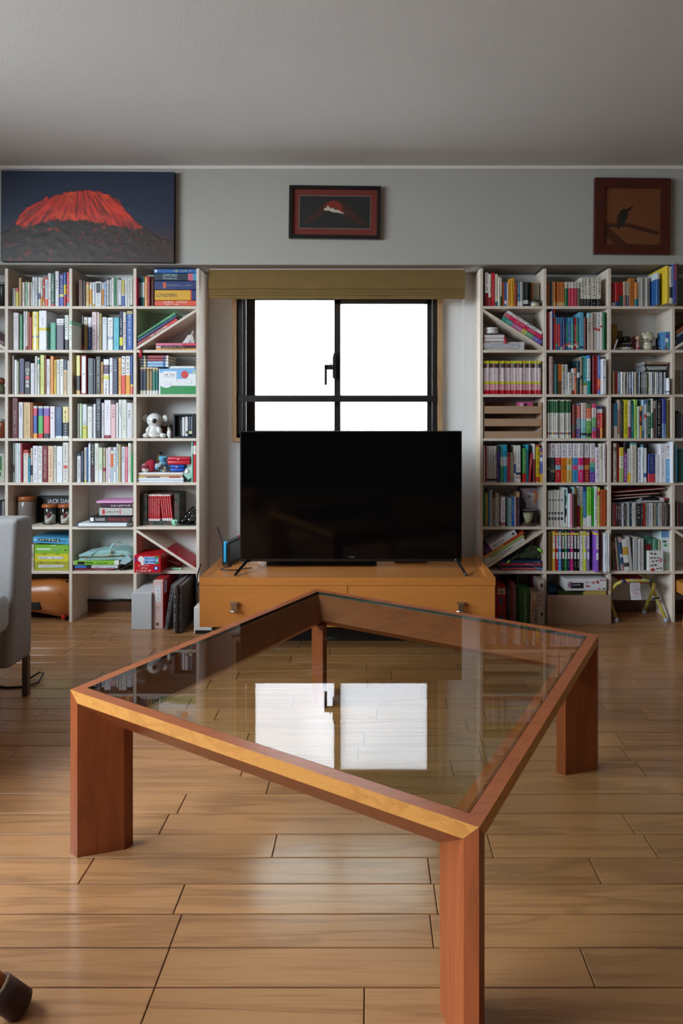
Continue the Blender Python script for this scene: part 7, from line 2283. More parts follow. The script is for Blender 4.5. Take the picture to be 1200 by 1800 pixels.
t = thing('file_box', 'plain pale grey-white file box standing on the floor under the slanted board', 'file box', ((-1.13255), 3.12, 0))
MB().box((-1.17660), (-1.07795), 3.105, 3.34, .0003, 0.18061, ch=.002).build('box', mat('pale grey card', 'c4c8cc', 0.7), t)
MB().box((-1.08086), (-1.07693), 3.118, 3.34, .0003, 0.17363).build('back_flap', mat('dark card edge', '3a3c40', 0.7), t)
bn0, bn1 = (-1.07585), (-1.02727)
bz = 0.23824
t = pbox('ring_binder', 'red ring binder with pale pink spine and white label beside the file box', 'binder', bn0, bn1, 3.12, 3.36, .0003, bz, 'd8bcb8',
         [(.2, .56, .78, .9, 'e4e4ea'), (.42, .84, .6, .89, '707078', 'm'), (.42, .76, .6, .81, '707078', 'm'), (.42, .68, .6, .73, '707078', 'm'), (.42, .6, .6, .65, '707078', 'm'), (.28, .38, .42, .48, 'c8a8a4', 'v'), (.5, .38, .64, .48, 'c8a8a4', 'v'), (.34, .07, .56, .13, '2c2424', 'o')])
b = MB()
b.box((bn1 - bn0) / 2 + .0002, (bn1 - bn0) / 2 + .0022, .0, .24, 0, bz, 'b01c28').box(-(bn1 - bn0) / 2 + .001, (bn1 - bn0) / 2, .02, .24, bz + .0003, bz + .0013, 'a81a26')
b.build('cover', PRINT, t, local=True)
m = MB()
m.add([((bn1 - bn0) / 2 + .0026, .012, bz * .72), ((bn1 - bn0) / 2 + .0026, .05, bz * .72), ((bn1 - bn0) / 2 + .0026, .05, bz * .97), ((bn1 - bn0) / 2 + .0026, .012, bz * .97)], [(0, 1, 2, 3)], 'dce0e8')
m.add([((bn1 - bn0) / 2 + .0029, .02, bz * .75), ((bn1 - bn0) / 2 + .0029, .034, bz * .75), ((bn1 - bn0) / 2 + .0029, .034, bz * .94), ((bn1 - bn0) / 2 + .0029, .02, bz * .94)], [(0, 1, 2, 3)], '6878a0')
m.build('side_label', PRINT, t, local=True)
SILV = mat('silver grey plastic', '8c8c90', 0.3, metal=0.4)
DGRAY = mat('dark laptop lid', '343436', 0.35)
def laptop(label, xb, xt, yb, yt, thick, h_, lean, col_, yaw=0):
    t = thing('laptop', label, 'laptop', (xb, yb, .0), 'old laptops on the floor', rot=(0, R(lean), R(yaw)))
    MB().box(0, thick * .55, 0, .23, .004, h_, ch=.003).build('base', SILV, t, local=True)
    MB().box(thick * .57, thick, .0, .23, .004, h_, ch=.003).build('lid', col_, t, local=True)
    pm_ = MB()
    for i, zf in enumerate((.12, .2, .42, .5, .62, .7, .8, .88)):
        pm_.box(thick * .15, thick * .4, -.0008, .002, h_ * zf, h_ * (zf + (.03 if i % 2 else .05)))
    pm_.build('port', BLK, t, local=True)
    return t
laptop('grey laptop leaning against the red binder', (-1.01343), 0, 3.095, 0, .016, .228, 9, SILV)
laptop('thick silver laptop standing upright with ports facing out', (-0.95261), 0, 3.045, 0, .022, .236, .6, DGRAY)
laptop('black-lidded laptop nearest the cabinet', (-0.92955), 0, 3.055, 0, .018, .232, .6, DGRAY)
t = thing('router', 'white upright router on the floor tight against the television cabinet', 'router', ((-0.83730), 3.04, 0))
MB().box((-0.85235), -.765, 3.04, 3.16, .0003, 0.13156, ch=.003).build('case', mat('white plastic', 'e6e6e4', 0.4), t)
MB().box((-0.84551), -.77, 3.0385, 3.041, .004, .02).build('vent_panel', BLK, t)
cb = MB()
cb.tube([((-0.86409), 3.215, .30), ((-0.87300), 3.19, .26), ((-0.87043), 3.16, .23), ((-0.85933), 3.12, .205), ((-0.84824), 3.09, 0.12882 + .006)], .004, 6)
cb.tube([((-0.85599), 3.18, .21), ((-0.86476), 3.15, .205), ((-0.84810), 3.12, .23)], .003, 6)
tag(cb.build('router_cable', BLACKP), 'black cables dropping behind the white router', 'cable')
cb = MB()
cb.tube([((-1.52115), 3.395, .0625), ((-1.43597), 3.392, .0625), ((-1.35991), 3.393, .066), ((-1.28385), 3.395, .0625)], .006, 6)
tag(cb.build('wall_cable', BLACKP), 'black cable lying along the baseboard under the empty middle shelf', 'cable')

# narrow slice of the column behind the armchair
for r_, nm, lb, ct2, x0p, x1p, hp, hx in ((1, 'black_tin', 'black and white tin at the top of the column behind the armchair', 'tin', -6, 8, 42, '202022'), 
                                  (3, 'wooden_doll', 'small wooden doll in the column behind the armchair', 'doll', -7, 8, 38, '6a3418'), (4, 'copper_tin', 'copper tin behind a glass in the column behind the armchair', 'tin', -8, 8, 30, '7c3a1e'),
                                  (5, 'photo_print', 'framed green landscape photo in the column behind the armchair', 'photo', -25, 7.5, 50, 'b8b4a8'), (6, 'disc_rack', 'dark disc rack in the column behind the armchair', 'rack', -12, 7.5, 42, '38383a')):
    x0_, x1_ = (x0p - 652) * 3.25 / 1111, (x1p - 652) * 3.25 / 1111
    zz_ = zshelf(r_)
    t = thing(nm, lb, ct2, ((x0_ + x1_) / 2, 3.25, zz_))
    if nm == 'wooden_doll':
        MB().lathe([(0, .0003), (.016, .0003), (.02, .02), (.013, .05), (0, .052)], ((x0_ + x1_) / 2, 3.26, zz_), 16).build('body', mat('mossy paint', '4c5a3c', 0.6), t)
        MB().ball(((x0_ + x1_) / 2, 3.26, zz_ + .068), (.02, .018, .02)).build('head', mat('brown doll wood', '6a3418', 0.5), t)
    elif nm in ('black_tin', 'copper_tin'):
        r0 = (x1_ - x0_) / 2
        MB().lathe([(0, .0003), (r0, .0003), (r0, hp * .0029 - .012), (r0 * .9, hp * .0029 - .004), (0, hp * .0029 - .004)], ((x0_ + x1_) / 2, 3.275, zz_), 20).build('body', mat(nm, hx, 0.35), t)
        MB().lathe([(0, 0), (r0 * .95, 0), (r0 * .95, .012), (0, .014)], ((x0_ + x1_) / 2, 3.275, zz_ + hp * .0029 - .0035), 20).build('lid', mat('dull silver', '909090', 0.35, metal=.8), t)
    elif nm == 'photo_print':
        MB().box(x0_, x1_, 3.25, 3.262, zz_ + .0003, zz_ + hp * .0029, hx, ch=.001).build('frame', PRINT, t)
        m = MB()
        m.quad(x0_ + .012, x1_ - .012, zz_ + .02, zz_ + hp * .0029 - .012, 3.2494, '4a7a50')
        m.quad(x0_ + .012, x1_ - .012, zz_ + .02, zz_ + .06, 3.2492, 'a8c0a0')
        m.quad(x1_ - .035, x1_ - .018, zz_ + .03, zz_ + .05, 3.2490, '1c2428')
        m.build('photograph', GLOSSPRINT, t)
    elif nm == 'disc_rack':
        for k in range(5):
            MB().box(x0_ + k * .0115, x0_ + k * .0115 + .0100, 3.25, 3.37, zz_ + .0003, zz_ + .125 - .004 * (k % 2), ('38383a', 'a8a8a4', '5a2428', '242428', '8a8c90')[k]).build('slot_case', PRINT, t)
    else:
        MB().box(x0_, x1_, 3.25, 3.37, zz_ + .0003, zz_ + hp * .0029, hx, ch=.0015).build('cover', PRINT, t)
        MB().box(x0_ + .002, x1_ - .002, 3.252, 3.368, zz_ + hp * .0029 + .0002, zz_ + hp * .0029 + .0012).build('pages', PAPER, t)

# ---- stool-side bookcase -------------------------------------------------
z1_ = zshelf(1)
def jar(name, label, x, y, z, r, h_, bodym, lidm, lidh, cat='jar', extra=None):
    t = thing(name, label, cat, (x, y, z))
    MB().lathe([(0, .0003), (r * .94, .0003), (r, .004), (r, h_ - .004), (r * .95, h_), (0, h_)], (x, y, z), 24).build('body', bodym, t)
    MB().lathe([(0, 0), (r * 1.03, 0), (r * 1.03, lidh * .8), (r * .97, lidh), (0, lidh)], (x, y, z + h_ + .0003), 24).build('lid', lidm, t)
    if extra:
        m = MB()
        n = 10
        for k in range(n):
            a0, a1 = PI * (1.2 + .6 * k / n), PI * (1.2 + .6 * (k + 1) / n)
            m.add([(x + (r + .0005) * math.cos(a), y + (r + .0005) * math.sin(a), z + h_ * f) for a, f in ((a0, .1), (a1, .1), (a1, .6), (a0, .6))], [(0, 1, 2, 3)], extra)
        m.build('paper_label', PRINT, t)
    return t
jar('small_jar', 'squat glass jar with black lid in front of the paperbacks', 0.83960, 3.245, z1_, .0235, .024, mat('cloudy jar', '8c8c84', 0.2), BLK, .009, extra='c8c4a0')
z2_ = zshelf(2)
t = thing('round_tin', 'round white lidded tin on the two red-edged books', 'tin', (0.62228, 3.30, 1.46431))
jx, jz = 0.61998, z2_ + .0872
MB().lathe([(0, 0), (.0335, 0), (.034, .003), (.034, .017), (0, .017)], (jx, 3.262, jz), 28).build('body', WHITEG, t)
MB().lathe([(0, 0), (.035, 0), (.035, .010), (.033, .0125), (0, .0125)], (jx, 3.262, jz + .0175), 28).build('lid', WHITEG, t)
b = MB()
b.tube([(0.67831, 3.228, z2_ + .066), (0.68119, 3.2225, z2_ + .045), (0.68551, 3.2205, z2_ + .03)], .0026, 6)
b.tube([(0.67831, 3.228, z2_ + .066), (0.68839, 3.2222, z2_ + .045), (0.68695, 3.2195, z2_ + .034)], .0026, 6)
tag(b.build('red_ribbon', REDT), 'red ribbon hanging down from the red-edged books', 'ribbon')

# ornaments on the second shelf
def q2(zx, zy, Y=3.26):
    return (1060 + zx / 8.5714 - 652) * Y / 1111, 1.04 - (460 + zy / 8.5714 - 735) * Y / 1111
def gx(zx, Y=3.26):
    return (1060 + zx / 8.5714 - 652) * Y / 1111
U2 = 3.26 / 1111 / 8.5714
t = thing('ceramic_bowl', 'wide white-rimmed bowl with dark brown inside among the ornaments', 'bowl', (gx(298), 3.30, z2_))
MB().lathe([(0, .0003), (.03, .0003), (.052, .010), (.0555, .016), (.0535, .0165), (.045, .012), (0, .008)], (gx(298, 3.3), 3.302, z2_), 28).build('dish', WHITEG, t)
MB().ball((gx(290, 3.3), 3.305, z2_ + .022), (.035, .03, .016)).build('filling', mat('brown stones', '4a3420', 0.5, var=.4, vscale=60), t)
MB().ball((gx(370, 3.28), 3.285, z2_ + .024), (.016, .012, .012)).build('blue_ball', mat('dark blue glaze', '1c2c58', 0.2), t)
t = thing('hat_ornament', 'little black top hat ornament with white band on the bowl', 'ornament', (gx(342, 3.31), 3.31, z2_ + .040))
MB().lathe([(0, 0), (.026, 0), (.026, .004), (.0255, .005), (0, .005)], (gx(342, 3.314), 3.314, z2_ + .038), 22).build('brim', mat('white band', 'b8bcc0', 0.5), t)
MB().lathe([(0, 0), (.0205, 0), (.0215, .03), (.019, .036), (0, .037)], (gx(342, 3.314), 3.314, z2_ + .0432), 22).build('crown', BLK, t)
pbox('yellow_carton', 'small ochre carton at the upright behind the bowl', 'box', gx(122, 3.34), gx(195, 3.34), 3.33, 3.38, z2_ + .0003, z2_ + .15, 'a08038', lid=.45)
pbox('green_carton', 'small mossy green carton behind the bowl', 'box', gx(205, 3.35), gx(285, 3.35), 3.345, 3.39, z2_ + .0003, z2_ + .115, '565a38', lid=.3)
tag(MB().box(-.0015, .0015, 0, .012, 0, .055, 'c0c4c8').build('small_card', PRINT), 'pale card leaning at the bowl beside the upright', 'card').location = (gx(128), 3.225, z2_ + .0012)
bpy.data.objects['small_card'].rotation_euler = (0, R(18), 0)
x = gx(525)
t = thing('wooden_doll', 'slim wooden kokeshi doll with pink kimono beside the white cat', 'doll', (x, 3.26, z2_))
MB().lathe([(0, .0003), (.0125, .0003), (.0135, .004), (.0105, .03), (.0085, .048), (.005, .052), (0, .053)], (x, 3.26, z2_), 18).build('body', mat('pale rose wood', '9c7468', 0.5), t)
MB().ball((x, 3.26, z2_ + .066), (.0135, .0135, .0145)).build('head', mat('doll wood', 'a88868', 0.5), t)
MB().lathe([(0.0129, .006), (.0138, .008), (.0132, .014), (.0125, .016)], (x, 3.26, z2_), 18).build('sash', mat('wine paint', '70203c', 0.5), t)
t = thing('red_figure', 'small dark red figure behind the wooden doll', 'figurine', (gx(468), 3.30, z2_))
blob([((gx(462, 3.3), 3.31, z2_ + .026), (.016, .014, .026)), ((gx(468, 3.3), 3.31, z2_ + .062), (.015, .013, .016))], .002, 3).build('body', mat('dark red felt', '5a1c24', 0.9), t)
MB().tube([(gx(490, 3.3), 3.32, z2_ + .07), (gx(520, 3.3), 3.325, z2_ + .085), (gx(570, 3.3), 3.32, z2_ + .08)], .004, 6).build('bow', mat('red bow', '8c2034', 0.7), t)
x = gx(678)
CREAM = mat('cream ceramic', 'c0baa4', 0.3)
t = thing('cat_figurine', 'cream ceramic animal figurine with round head and black eyes', 'figurine', (x, 3.265, z2_))
blob([((x, 3.268, z2_ + .020), (.0265, .024, .022)), ((x, 3.268, z2_ + .038), (.022, .02, .014)), ((x + .001, 3.264, z2_ + .067), (.033, .027, .0245)), ((x - .022, 3.264, z2_ + .088), (.009, .007, .008)), ((x, 3.258, z2_ + .092), (.009, .007, .008)), ((x + .012, 3.27, z2_ + .08), (.02, .02, .02))], .002, 4, z2_ + .0003).build('body', CREAM, t)
b = MB()
for zx, zy in ((607, 1170), (670, 1166)):
    a, c = q2(zx, zy, 3.24)
    b.ball((a, 3.2425, c), (.0042, .003, .0045), u=10, v=8)
b.build('eye', BLK, t)
MB().lathe([(.0225, .0), (.0235, .0015), (.0225, .003)], (x, 3.266, z2_ + .0445), 20).build('collar', mat('grey collar', '4a4640', 0.6), t)
t = thing('camera_toy', 'small black gadget with bright dot beside the cat figurine', 'gadget', (gx(820), 3.26, z2_))
MB().box(gx(765), gx(858), 3.255, 3.285, z2_ + .0003, z2_ + .026, ch=.003).build('body', BLK, t)
MB().ball((gx(845), 3.255, z2_ + .015), (.004, .002, .004), u=8, v=6).build('dot', mat('white dot', 'e0e0e0', 0.3), t)
pbox('dark_photo', 'dark blue card standing behind the black gadget', 'card', gx(790, 3.31), gx(895, 3.31), 3.31, 3.314, z2_ + .0003, z2_ + .072, '1c2438', [(.1, .1, .9, .3, '10141c')])
pbox('picture_card_box', 'bright blue illustrated card box at the upright', 'box', gx(888, 3.24), gx(996, 3.24), 3.236, 3.30, z2_ + .0003, 1.48182, '4a88c0',
     [(.0, .5, .5, 1, '6aa4d8'), (.45, .65, .85, .9, '5a50b0', 'o'), (.3, .4, .8, .66, 'd8e4f0', 'o'), (.5, .1, .95, .4, '58a088', 'o'), (.35, .0, .65, .14, 'a83848', 'o'), (.1, .2, .4, .45, '88b8e0', 'o')])

# slatted tray unit: three kraft trays
z4_ = zshelf(4)
KRAFT = wood('kraft board', 'a8876c', '987860', (1, 6, 6), 0.7, 0.15)
def g4(zx, Y=3.225):
    return (830 + zx / 8.5714 - 652) * Y / 1111
def h4(zy, Y=3.225):
    return 1.04 - (610 + zy / 8.5714 - 735) * Y / 1111
t = thing('tray_unit', 'kraft brown three-tier open tray unit filling the fourth shelf of window column', 'trays', (g4(622), 3.225, z4_))
b = MB()
xa, xb = g4(172), g4(1048)
b.box(xa, xa + .003, 3.226, 3.38, z4_ + .0003, h4(815)).box(xb - .003, xb, 3.226, 3.38, z4_ + .0003, h4(830))
b.build('side_panel', KRAFT, t)
MB().box(xa + .003, xb - .003, 3.376, 3.38, z4_ + .0003, h4(830)).build('back_panel', KRAFT, t)
for top_, bot_ in ((890, 1005), (1080, 1195), (1270, 1379)):
    tr_ = MB()
    tr_.box(xa + .0035, xb - .0035, 3.225, 3.229, h4(bot_) + .0006, h4(top_), ch=.0008).box(xa + .0035, xb - .0035, 3.229, 3.375, h4(bot_) + .0006, h4(bot_) + .004)
    tr_.build('tray', KRAFT, t)
pbox('pink_packet', 'pink packet sticking out of the top kraft tray', 'packet', g4(680, 3.28), g4(905, 3.28), 3.27, 3.31, h4(1005) + .005, h4(826, 3.28), 'c0507c', [(.4, .5, .6, .9, '2c2430', 'o'), (.1, .3, .35, .9, 'e0a8bc')])
for (a0, b0, zz0, lb) in ((905, 1005, 1078, 'white papers poking from the middle kraft tray'), (775, 1005, 1268, 'white papers poking from the lowest kraft tray')):
    zlo = h4(1195 if zz0 < 1200 else 1379) + .0085
    m = MB()
    m.add([(g4(a0, 3.26), 3.26, zlo), (g4(b0, 3.26), 3.25, zlo + .034), (g4(b0, 3.3), 3.36, zlo + .036), (g4(a0, 3.3), 3.36, zlo + .004), (g4(a0, 3.26), 3.26, zlo - .001), (g4(b0, 3.26), 3.25, zlo + .031), (g4(b0, 3.3), 3.36, zlo + .033), (g4(a0, 3.3), 3.36, zlo)],
          [(0, 1, 2, 3), (7, 6, 5, 4), (0, 4, 5, 1), (1, 5, 6, 2), (2, 6, 7, 3), (3, 7, 4, 0)], 'c8ccd0')
    tag(m.build('paper_sheet', PRINT), lb, 'paper')

# candle and patterned paper box on the sixth shelf
z6_ = zshelf(6)
def g6(zx, Y=3.26):
    return (830 + zx / 8.5714 - 652) * Y / 1111
x = g6(858, 3.25)
t = thing('jar_candle', 'cream candle in a glass jar before the patterned box', 'candle', (x, 3.27, z6_))
MB().lathe([(.036, .0003), (.0425, .003), (.0425, .078), (.0405, .079), (.0395, .076), (.0395, .006)], (x, 3.272, z6_), 28).build('glass', GLASSJ, t)
MB().lathe([(0, .004), (.0385, .004), (.0385, .066), (0, .066)], (x, 3.272, z6_), 26).build('wax', mat('cream wax', 'c8c49c', 0.5), t)
MB().lathe([(0.0425, .006), (.0432, .008), (.0432, .012), (.0425, .014)], (x, 3.272, z6_), 26).build('base_band', mat('brown band', '5a3430', 0.5), t)
MB().lathe([(0, .0795), (.0432, .0795), (.0432, .083), (0, .0832)], (x, 3.272, z6_), 28).build('lid', mat('dull silver', '909090', 0.35, metal=.8), t)
pbox('patterned_box', 'lilac and violet patterned box with white tag and orange flower behind the candle', 'box', g6(722, 3.335), g6(978, 3.335), 3.33, 3.40, z6_ + .0003, 0.67228, '9c94ac',
     [(0, 0, .45, .62, '2c2434'), (0, .3, .2, .95, '3a2c44'), (.1, .72, .5, .98, 'b8b0c4'), (.68, .55, .98, .95, 'c07840', 'o'), (.75, .65, .92, .85, 'd89858', 'o'), (.35, .2, .75, .5, 'b0a8c0', 'o'), (.62, .02, .98, .28, '342c40', 'o'),
      (.30, .44, .80, .86, 'd4d0d8'), (.42, .72, .64, .78, '6a6470', 'm'), (.36, .52, .7, .57, '9a94a0', 'm')])
# illustrated cover jutting from the white series
def g26(zx, Y=3.22):
    return (950 + zx / 9.2308 - 652) * Y / 1111
pbox('gift_album', 'dark green illustrated album with white-black cover beside the white series', 'album', g26(384, 3.21), g26(438, 3.21), 3.213, 3.36, z6_ + .0003, 0.68606, 'c8d4d4',
     [(0, .55, .55, .95, '1f4a3c'), (.2, .6, .8, .9, '2f7a5c', 'o'), (0, .1, .3, .8, '16181a'), (.25, .22, .75, .5, '202224', 'o'), (.4, .0, .95, .3, 'd8d4cc', 'o'), (.45, .8, 1, 1, 'b8d4dc')])
t = thing('bookmark_ribbon', 'thin dark red bookmark ribbon hanging over the sixth shelf edge', 'ribbon', (g26(650, 3.2), 3.2, z6_))
b = MB()
b.tube([(g26(645, 3.21), 3.235, z6_ + .002), (g26(650, 3.21), 3.219, z6_ + .002), (g26(665, 3.21), 3.2165, z6_ - .008), (g26(672, 3.21), 3.2165, z6_ - .022)], .0017, 6)
b.build('strip', mat('dark red ribbon', '8c1c24', 0.6), t)

# red folders on the disc cases, sixth shelf of the stool column
def g36(zx, zy, Y=3.26):
    return Vector(((1060 + zx / 8.5714 - 652) * Y / 1111, Y, 1.04 - (765 + zy / 8.5714 - 735) * Y / 1111))
for i, (a, b_, e, lb) in enumerate((((140, 985), (690, 935), '7c2420', 'red folder lying lowest on the disc cases'), ((165, 945), (835, 905), '8c2822', 'red folder between two others on the disc cases'), ((145, 905), (925, 845), '9a2c24', 'red folder topmost on the disc cases'))):
    p, q = g36(*a, 3.25), g36(*b_, 3.25)
    p.z += .004 + .004 * i
    q.z += .004 + .004 * i
    dd = Vector((0, .13, 0.001))
    P_ = [p, q, q + dd, p + dd]
    up = Vector((0, 0, .0055))
    m = MB()
    m.add([v for v in P_] + [v + up for v in P_], [(3, 2, 1, 0), (4, 5, 6, 7), (0, 1, 5, 4), (1, 2, 6, 5), (2, 3, 7, 6), (3, 0, 4, 7)], e)
    f_ = tag(m.build('card_folder', PRINT), lb, 'folder')
    m = MB()
    m.add([v + Vector((.012, -.0003, .0015)) for v in (p, q)] + [v + Vector((-.01, -.0003, .0038)) for v in (q, p)], [(0, 1, 2, 3)], 'b8b0ac')
    m.build('paper_edge', PRINT, f_)

# green drawstring bag on the workbooks
z7_ = zshelf(7)
def g17(zx, zy, Y=3.26):
    return Vector(((830 + zx / 8.5714 - 652) * Y / 1111, Y, 1.04 - (920 + zy / 8.5714 - 735) * Y / 1111))
zb_ = z7_ + 0.31053 - 0.26495 + .0022
NET = mat('dark green net cloth', '39422c', 0.9, var=.3, vscale=120, bump=0.6, bscale=200)
t = thing('drawstring_bag', 'crumpled dark green net bag with neon drawstrings on the workbooks', 'bag', (g17(850, 560).x, 3.27, zb_))
L_ = []
for zx, zy, r1, r2 in ((650, 525, 90, 32), (780, 500, 150, 50), (900, 480, 150, 75), (960, 440, 90, 80), (870, 400, 80, 60), (1010, 500, 60, 50)):
    p = g17(zx, zy)
    r = r2 * .000342
    L_.append(((p.x, 3.285, max(p.z, zb_ + r + .0005)), (r1 * .000342, .035, r)))
bagm = blob(L_, .003, 3, zb_ + .0008, .8740)
bagm.v = [v + Vector((0, 0, max(0, v.z - zb_) * .25 * noise.noise(v * 70))) for v in bagm.v]
bagm.build('cloth', NET, t)
NEON = mat('neon green cord', '84d040', 0.5)
b = MB()
b.tube([tuple(g17(535, 590, 3.222)), tuple(g17(560, 560, 3.225)), tuple(g17(640, 510, 3.24)), tuple(g17(690, 450, 3.243))], .0025, 6)
b.tube([tuple(g17(760, 420, 3.245)), tuple(g17(880, 360, 3.24)), tuple(g17(960, 350, 3.235)), tuple(g17(1040, 420, 3.228)), tuple(g17(1075, 450, 3.228))], .0013, 6)
b.build('cord', mat('olive cord', '4a6c30', 0.6), t)
b = MB()
b.tube([tuple(g17(528, 600, 3.2215)), tuple(g17(562, 552, 3.2225))], .0052, 8)
b.tube([tuple(g17(985, 380, 3.232)), tuple(g17(1055, 440, 3.228))], .006, 8)
b.build('cord_stop', NEON, t)

# picture book group and cards, seventh shelf of the stool column
def g37(zx, Y=3.25):
    return (1060 + zx / 8.5714 - 652) * Y / 1111
def h37(zy, Y=3.25):
    return 1.04 - (920 + zy / 8.5714 - 735) * Y / 1111
pbox('picture_book', 'green and red picture book standing behind the patterned card box', 'picture book', g37(622), g37(738), 3.25, 3.28, z7_ + .0003, h37(222), '2a6a58', [(.05, .62, .85, .8, '7c1c24'), (.2, .65, .7, .77, 'c03038', 'm'), (.1, .84, .9, .94, '80b8a0', 'm')])
for i, (a0, b0, e, lb) in enumerate(((748, 772, '8aa89c', 'slim grey-green picture book in the row behind the card box'), (775, 800, '3f8a6c', 'slim sea-green picture book in the row behind the card box'), (803, 828, '2c6a50', 'slim dark green picture book in the row behind the card box'), (831, 858, 'c0b890', 'slim cream picture book in the row behind the card box'))):
    pbox('picture_book', lb, 'picture book', g37(a0), g37(b0) - .0004, 3.25, 3.35, z7_ + .0003, h37(232 + i * 6), e, [(.2, .1, .8, .7, 'd8e0d8', 'v')])
pbox('clear_file', 'tall white and blue file with green drawing at the upright', 'file', g37(870), g37(985), 3.25, 3.35, z7_ + .0003, h37(118, 3.25), 'c8d4d8', [(0, .84, 1, 1, '5a8cc0'), (.1, .7, .85, .78, '38a048', 'm'), (.3, .6, .9, .7, '38a048', 'm'), (.0, 0, 1, .45, 'a8c4b8'), (.3, .1, .9, .35, 'b89898', 'm')])
pbox('card_box', 'white card box with slanting black lettering and red dots', 'box', g37(678, 3.222), g37(905, 3.222), 3.222, 3.246, z7_ + .0003, h37(418, 3.222), 'dcdcdc',
     [(.05, .80, .6, .93, '202020', 'm'), (.1, .60, .75, .73, '303030', 'm'), (.2, .42, .7, .55, '202020', 'm'), (.1, .24, .6, .36, '303030', 'm'), (.5, .08, .95, .2, '202020', 'm'), (.68, .46, .92, .64, 'b02428', 'o'), (.15, .0, .42, .14, 'b02428', 'o'), (.72, .52, .88, .58, 'dcdcdc')])

# floor level under the stool-side bookcase
def g8(zx, Y=3.2):
    return (830 + zx / 8.5714 - 652) * Y / 1111
def h8(zy, Y=3.2):
    return 1.04 - (920 + zy / 8.5714 - 735) * Y / 1111
pbox('red_game_box', 'red game box with cream label and blue shapes right beside the cabinet', 'box', g8(352, 3.2), g8(505, 3.2), 3.195, 3.38, .0003, h8(945, 3.2), 'a01418',
     [(.15, .78, .9, .95, 'b8a888'), (.3, .82, .75, .92, '3a3420', 'm'), (.35, .5, .65, .74, '1f6088', 'o'), (.38, .25, .46, .5, 'b06a30'), (.56, .25, .64, .5, '6a4030'), (.35, .02, .65, .25, '1f6088', 'o')])
for (a0, b0, top_, e, lb, yy) in ((520, 553, 890, '2a3034', 'dark slate album standing beside the red game box', 3.225), (556, 590, 885, '7a3034', 'dull red album beside the slate one', 3.225), (592, 636, 888, '9c4850', 'rose red album by the black sketchbook', 3.225),
                                  (642, 660, 930, 'a89888', 'thin beige album by the green game box', 3.225), (662, 681, 790, '14161a', 'tall black sketchbook with white edge', 3.225), (905, 972, 785, 'b02068', 'magenta book standing behind the beige box', 3.29)):
    pbox('album' if 'album' in lb else 'sketchbook' if 'sketch' in lb else 'magenta_book', lb, 'album' if 'album' in lb else 'book', g8(a0, yy), g8(b0, yy) - .0004, yy, 3.385, .0003, h8(top_, yy), e, [(.85, .02, .97, .98, 'b8b4b0')] if 'black' in lb else [(.2, .3, .7, .8, 'c8a8a0', 'v')])
pbox('green_game_box', 'dark green boxed game with pale upright lettering on the floor', 'box', g8(697, 3.2), g8(848, 3.2), 3.19, 3.38, .0003, h8(972, 3.2), '2f6430', [(.42, .06, .78, .94, 'b8c8a0', '^Learning and Memory')])
pbox('beige_game_box', 'slim beige boxed game with circle emblem and coloured letters', 'box', g8(868, 3.19), g8(980, 3.19), 3.182, 3.285, .0003, h8(1032, 3.19), 'b0947c',
     [(.3, .76, .75, .94, 'd0bca0', 'o'), (.3, .52, .75, .68, 'a84c38', 'o'), (.4, .56, .65, .64, 'c8a888', 'o'), (.15, .28, .45, .5, 'b05058', 'v'), (.5, .12, .85, .46, '6a70a8', 'v')])
pbox('playing_card_game', 'white boxed game with black heart, spade and dark red lettering', 'box', g8(984, 3.19), g8(1080, 3.19) - .001, 3.182, 3.28, .0003, h8(852, 3.19), 'c0b4ac',
     [(.38, .86, .6, .93, '241c1c', 'o'), (.54, .86, .76, .93, '241c1c', 'o'), (.42, .83, .72, .89, '241c1c', 'o'), (.40, .2, .78, .27, '241c1c', 'o'), (.54, .16, .64, .3, '241c1c'), (.6, .34, .82, .76, '6a2028', 'v'), (.1, .4, .42, .68, '8c1c24', 'v'), (.2, .72, .36, .8, '2c2424', 'v')])

# big kraft carton with game box, tin and boxes inside
def gk(zx, Y=3.2):
    return (950 + zx / 9.2308 - 652) * Y / 1111
def hk(zy, Y=3.2):
    return 1.04 - (920 + zy / 9.2308 - 735) * Y / 1111
CART = mat('kraft carton', '9a7c68', 0.8, var=0.05)
t = thing('kraft_carton', 'large open kraft carton on the floor under the middle column', 'carton', (gk(620), 3.19, 0))
ca, cb_ = gk(108, 3.19), gk(1137, 3.19)
b = MB().box(ca, cb_, 3.186, 3.19, .0003, hk(1163, 3.19), ch=.0008)
b.build('front_panel', CART, t)
b = MB()
ca, cb_ = .8938, 1.2060
b.box(ca, ca + .004, 3.1902, 3.38, .0003, hk(1163, 3.19)).box(cb_ - .004, cb_, 3.1902, 3.38, .0003, hk(1163, 3.19)).box(ca + .004, cb_ - .004, 3.376, 3.38, .0003, hk(1163, 3.19)).box(ca + .004, cb_ - .004, 3.19, 3.376, .0003, .004)
b.build('body', CART, t)
pbox('yellow_game_box', 'flat ochre box lying in the carton beneath the white game', 'box', gk(712, 3.22), gk(1050, 3.22), 3.212, 3.36, .0045, hk(1080, 3.22), 'b89c54', lid=.2)
t = pbox('white_game_box', 'white printed game box lying tilted on top of the carton contents', 'game', gk(392, 3.215), gk(1058, 3.215), 3.205, 3.37, hk(1080, 3.22) + .0006, hk(893, 3.215), 'd0d0d4',
         [(.06, .22, .18, .8, '8a6a88', 'o'), (.14, .2, .44, .68, '1c1c20'), (.16, .4, .36, .58, 'd0d0d4', 'm'), (.46, .2, .62, .55, 'd89898', 'm'), (.62, .55, .94, .85, 'c03840', 'm'), (.82, .8, 1, 1, 'c86068', 'm'), (.9, .1, .97, .22, '202428', 'o'), (.78, .1, .85, .22, 'c04048', 'o'), (.46, .62, .58, .78, '8890a8', 'm')], rot=(0, R(-.6), 0))
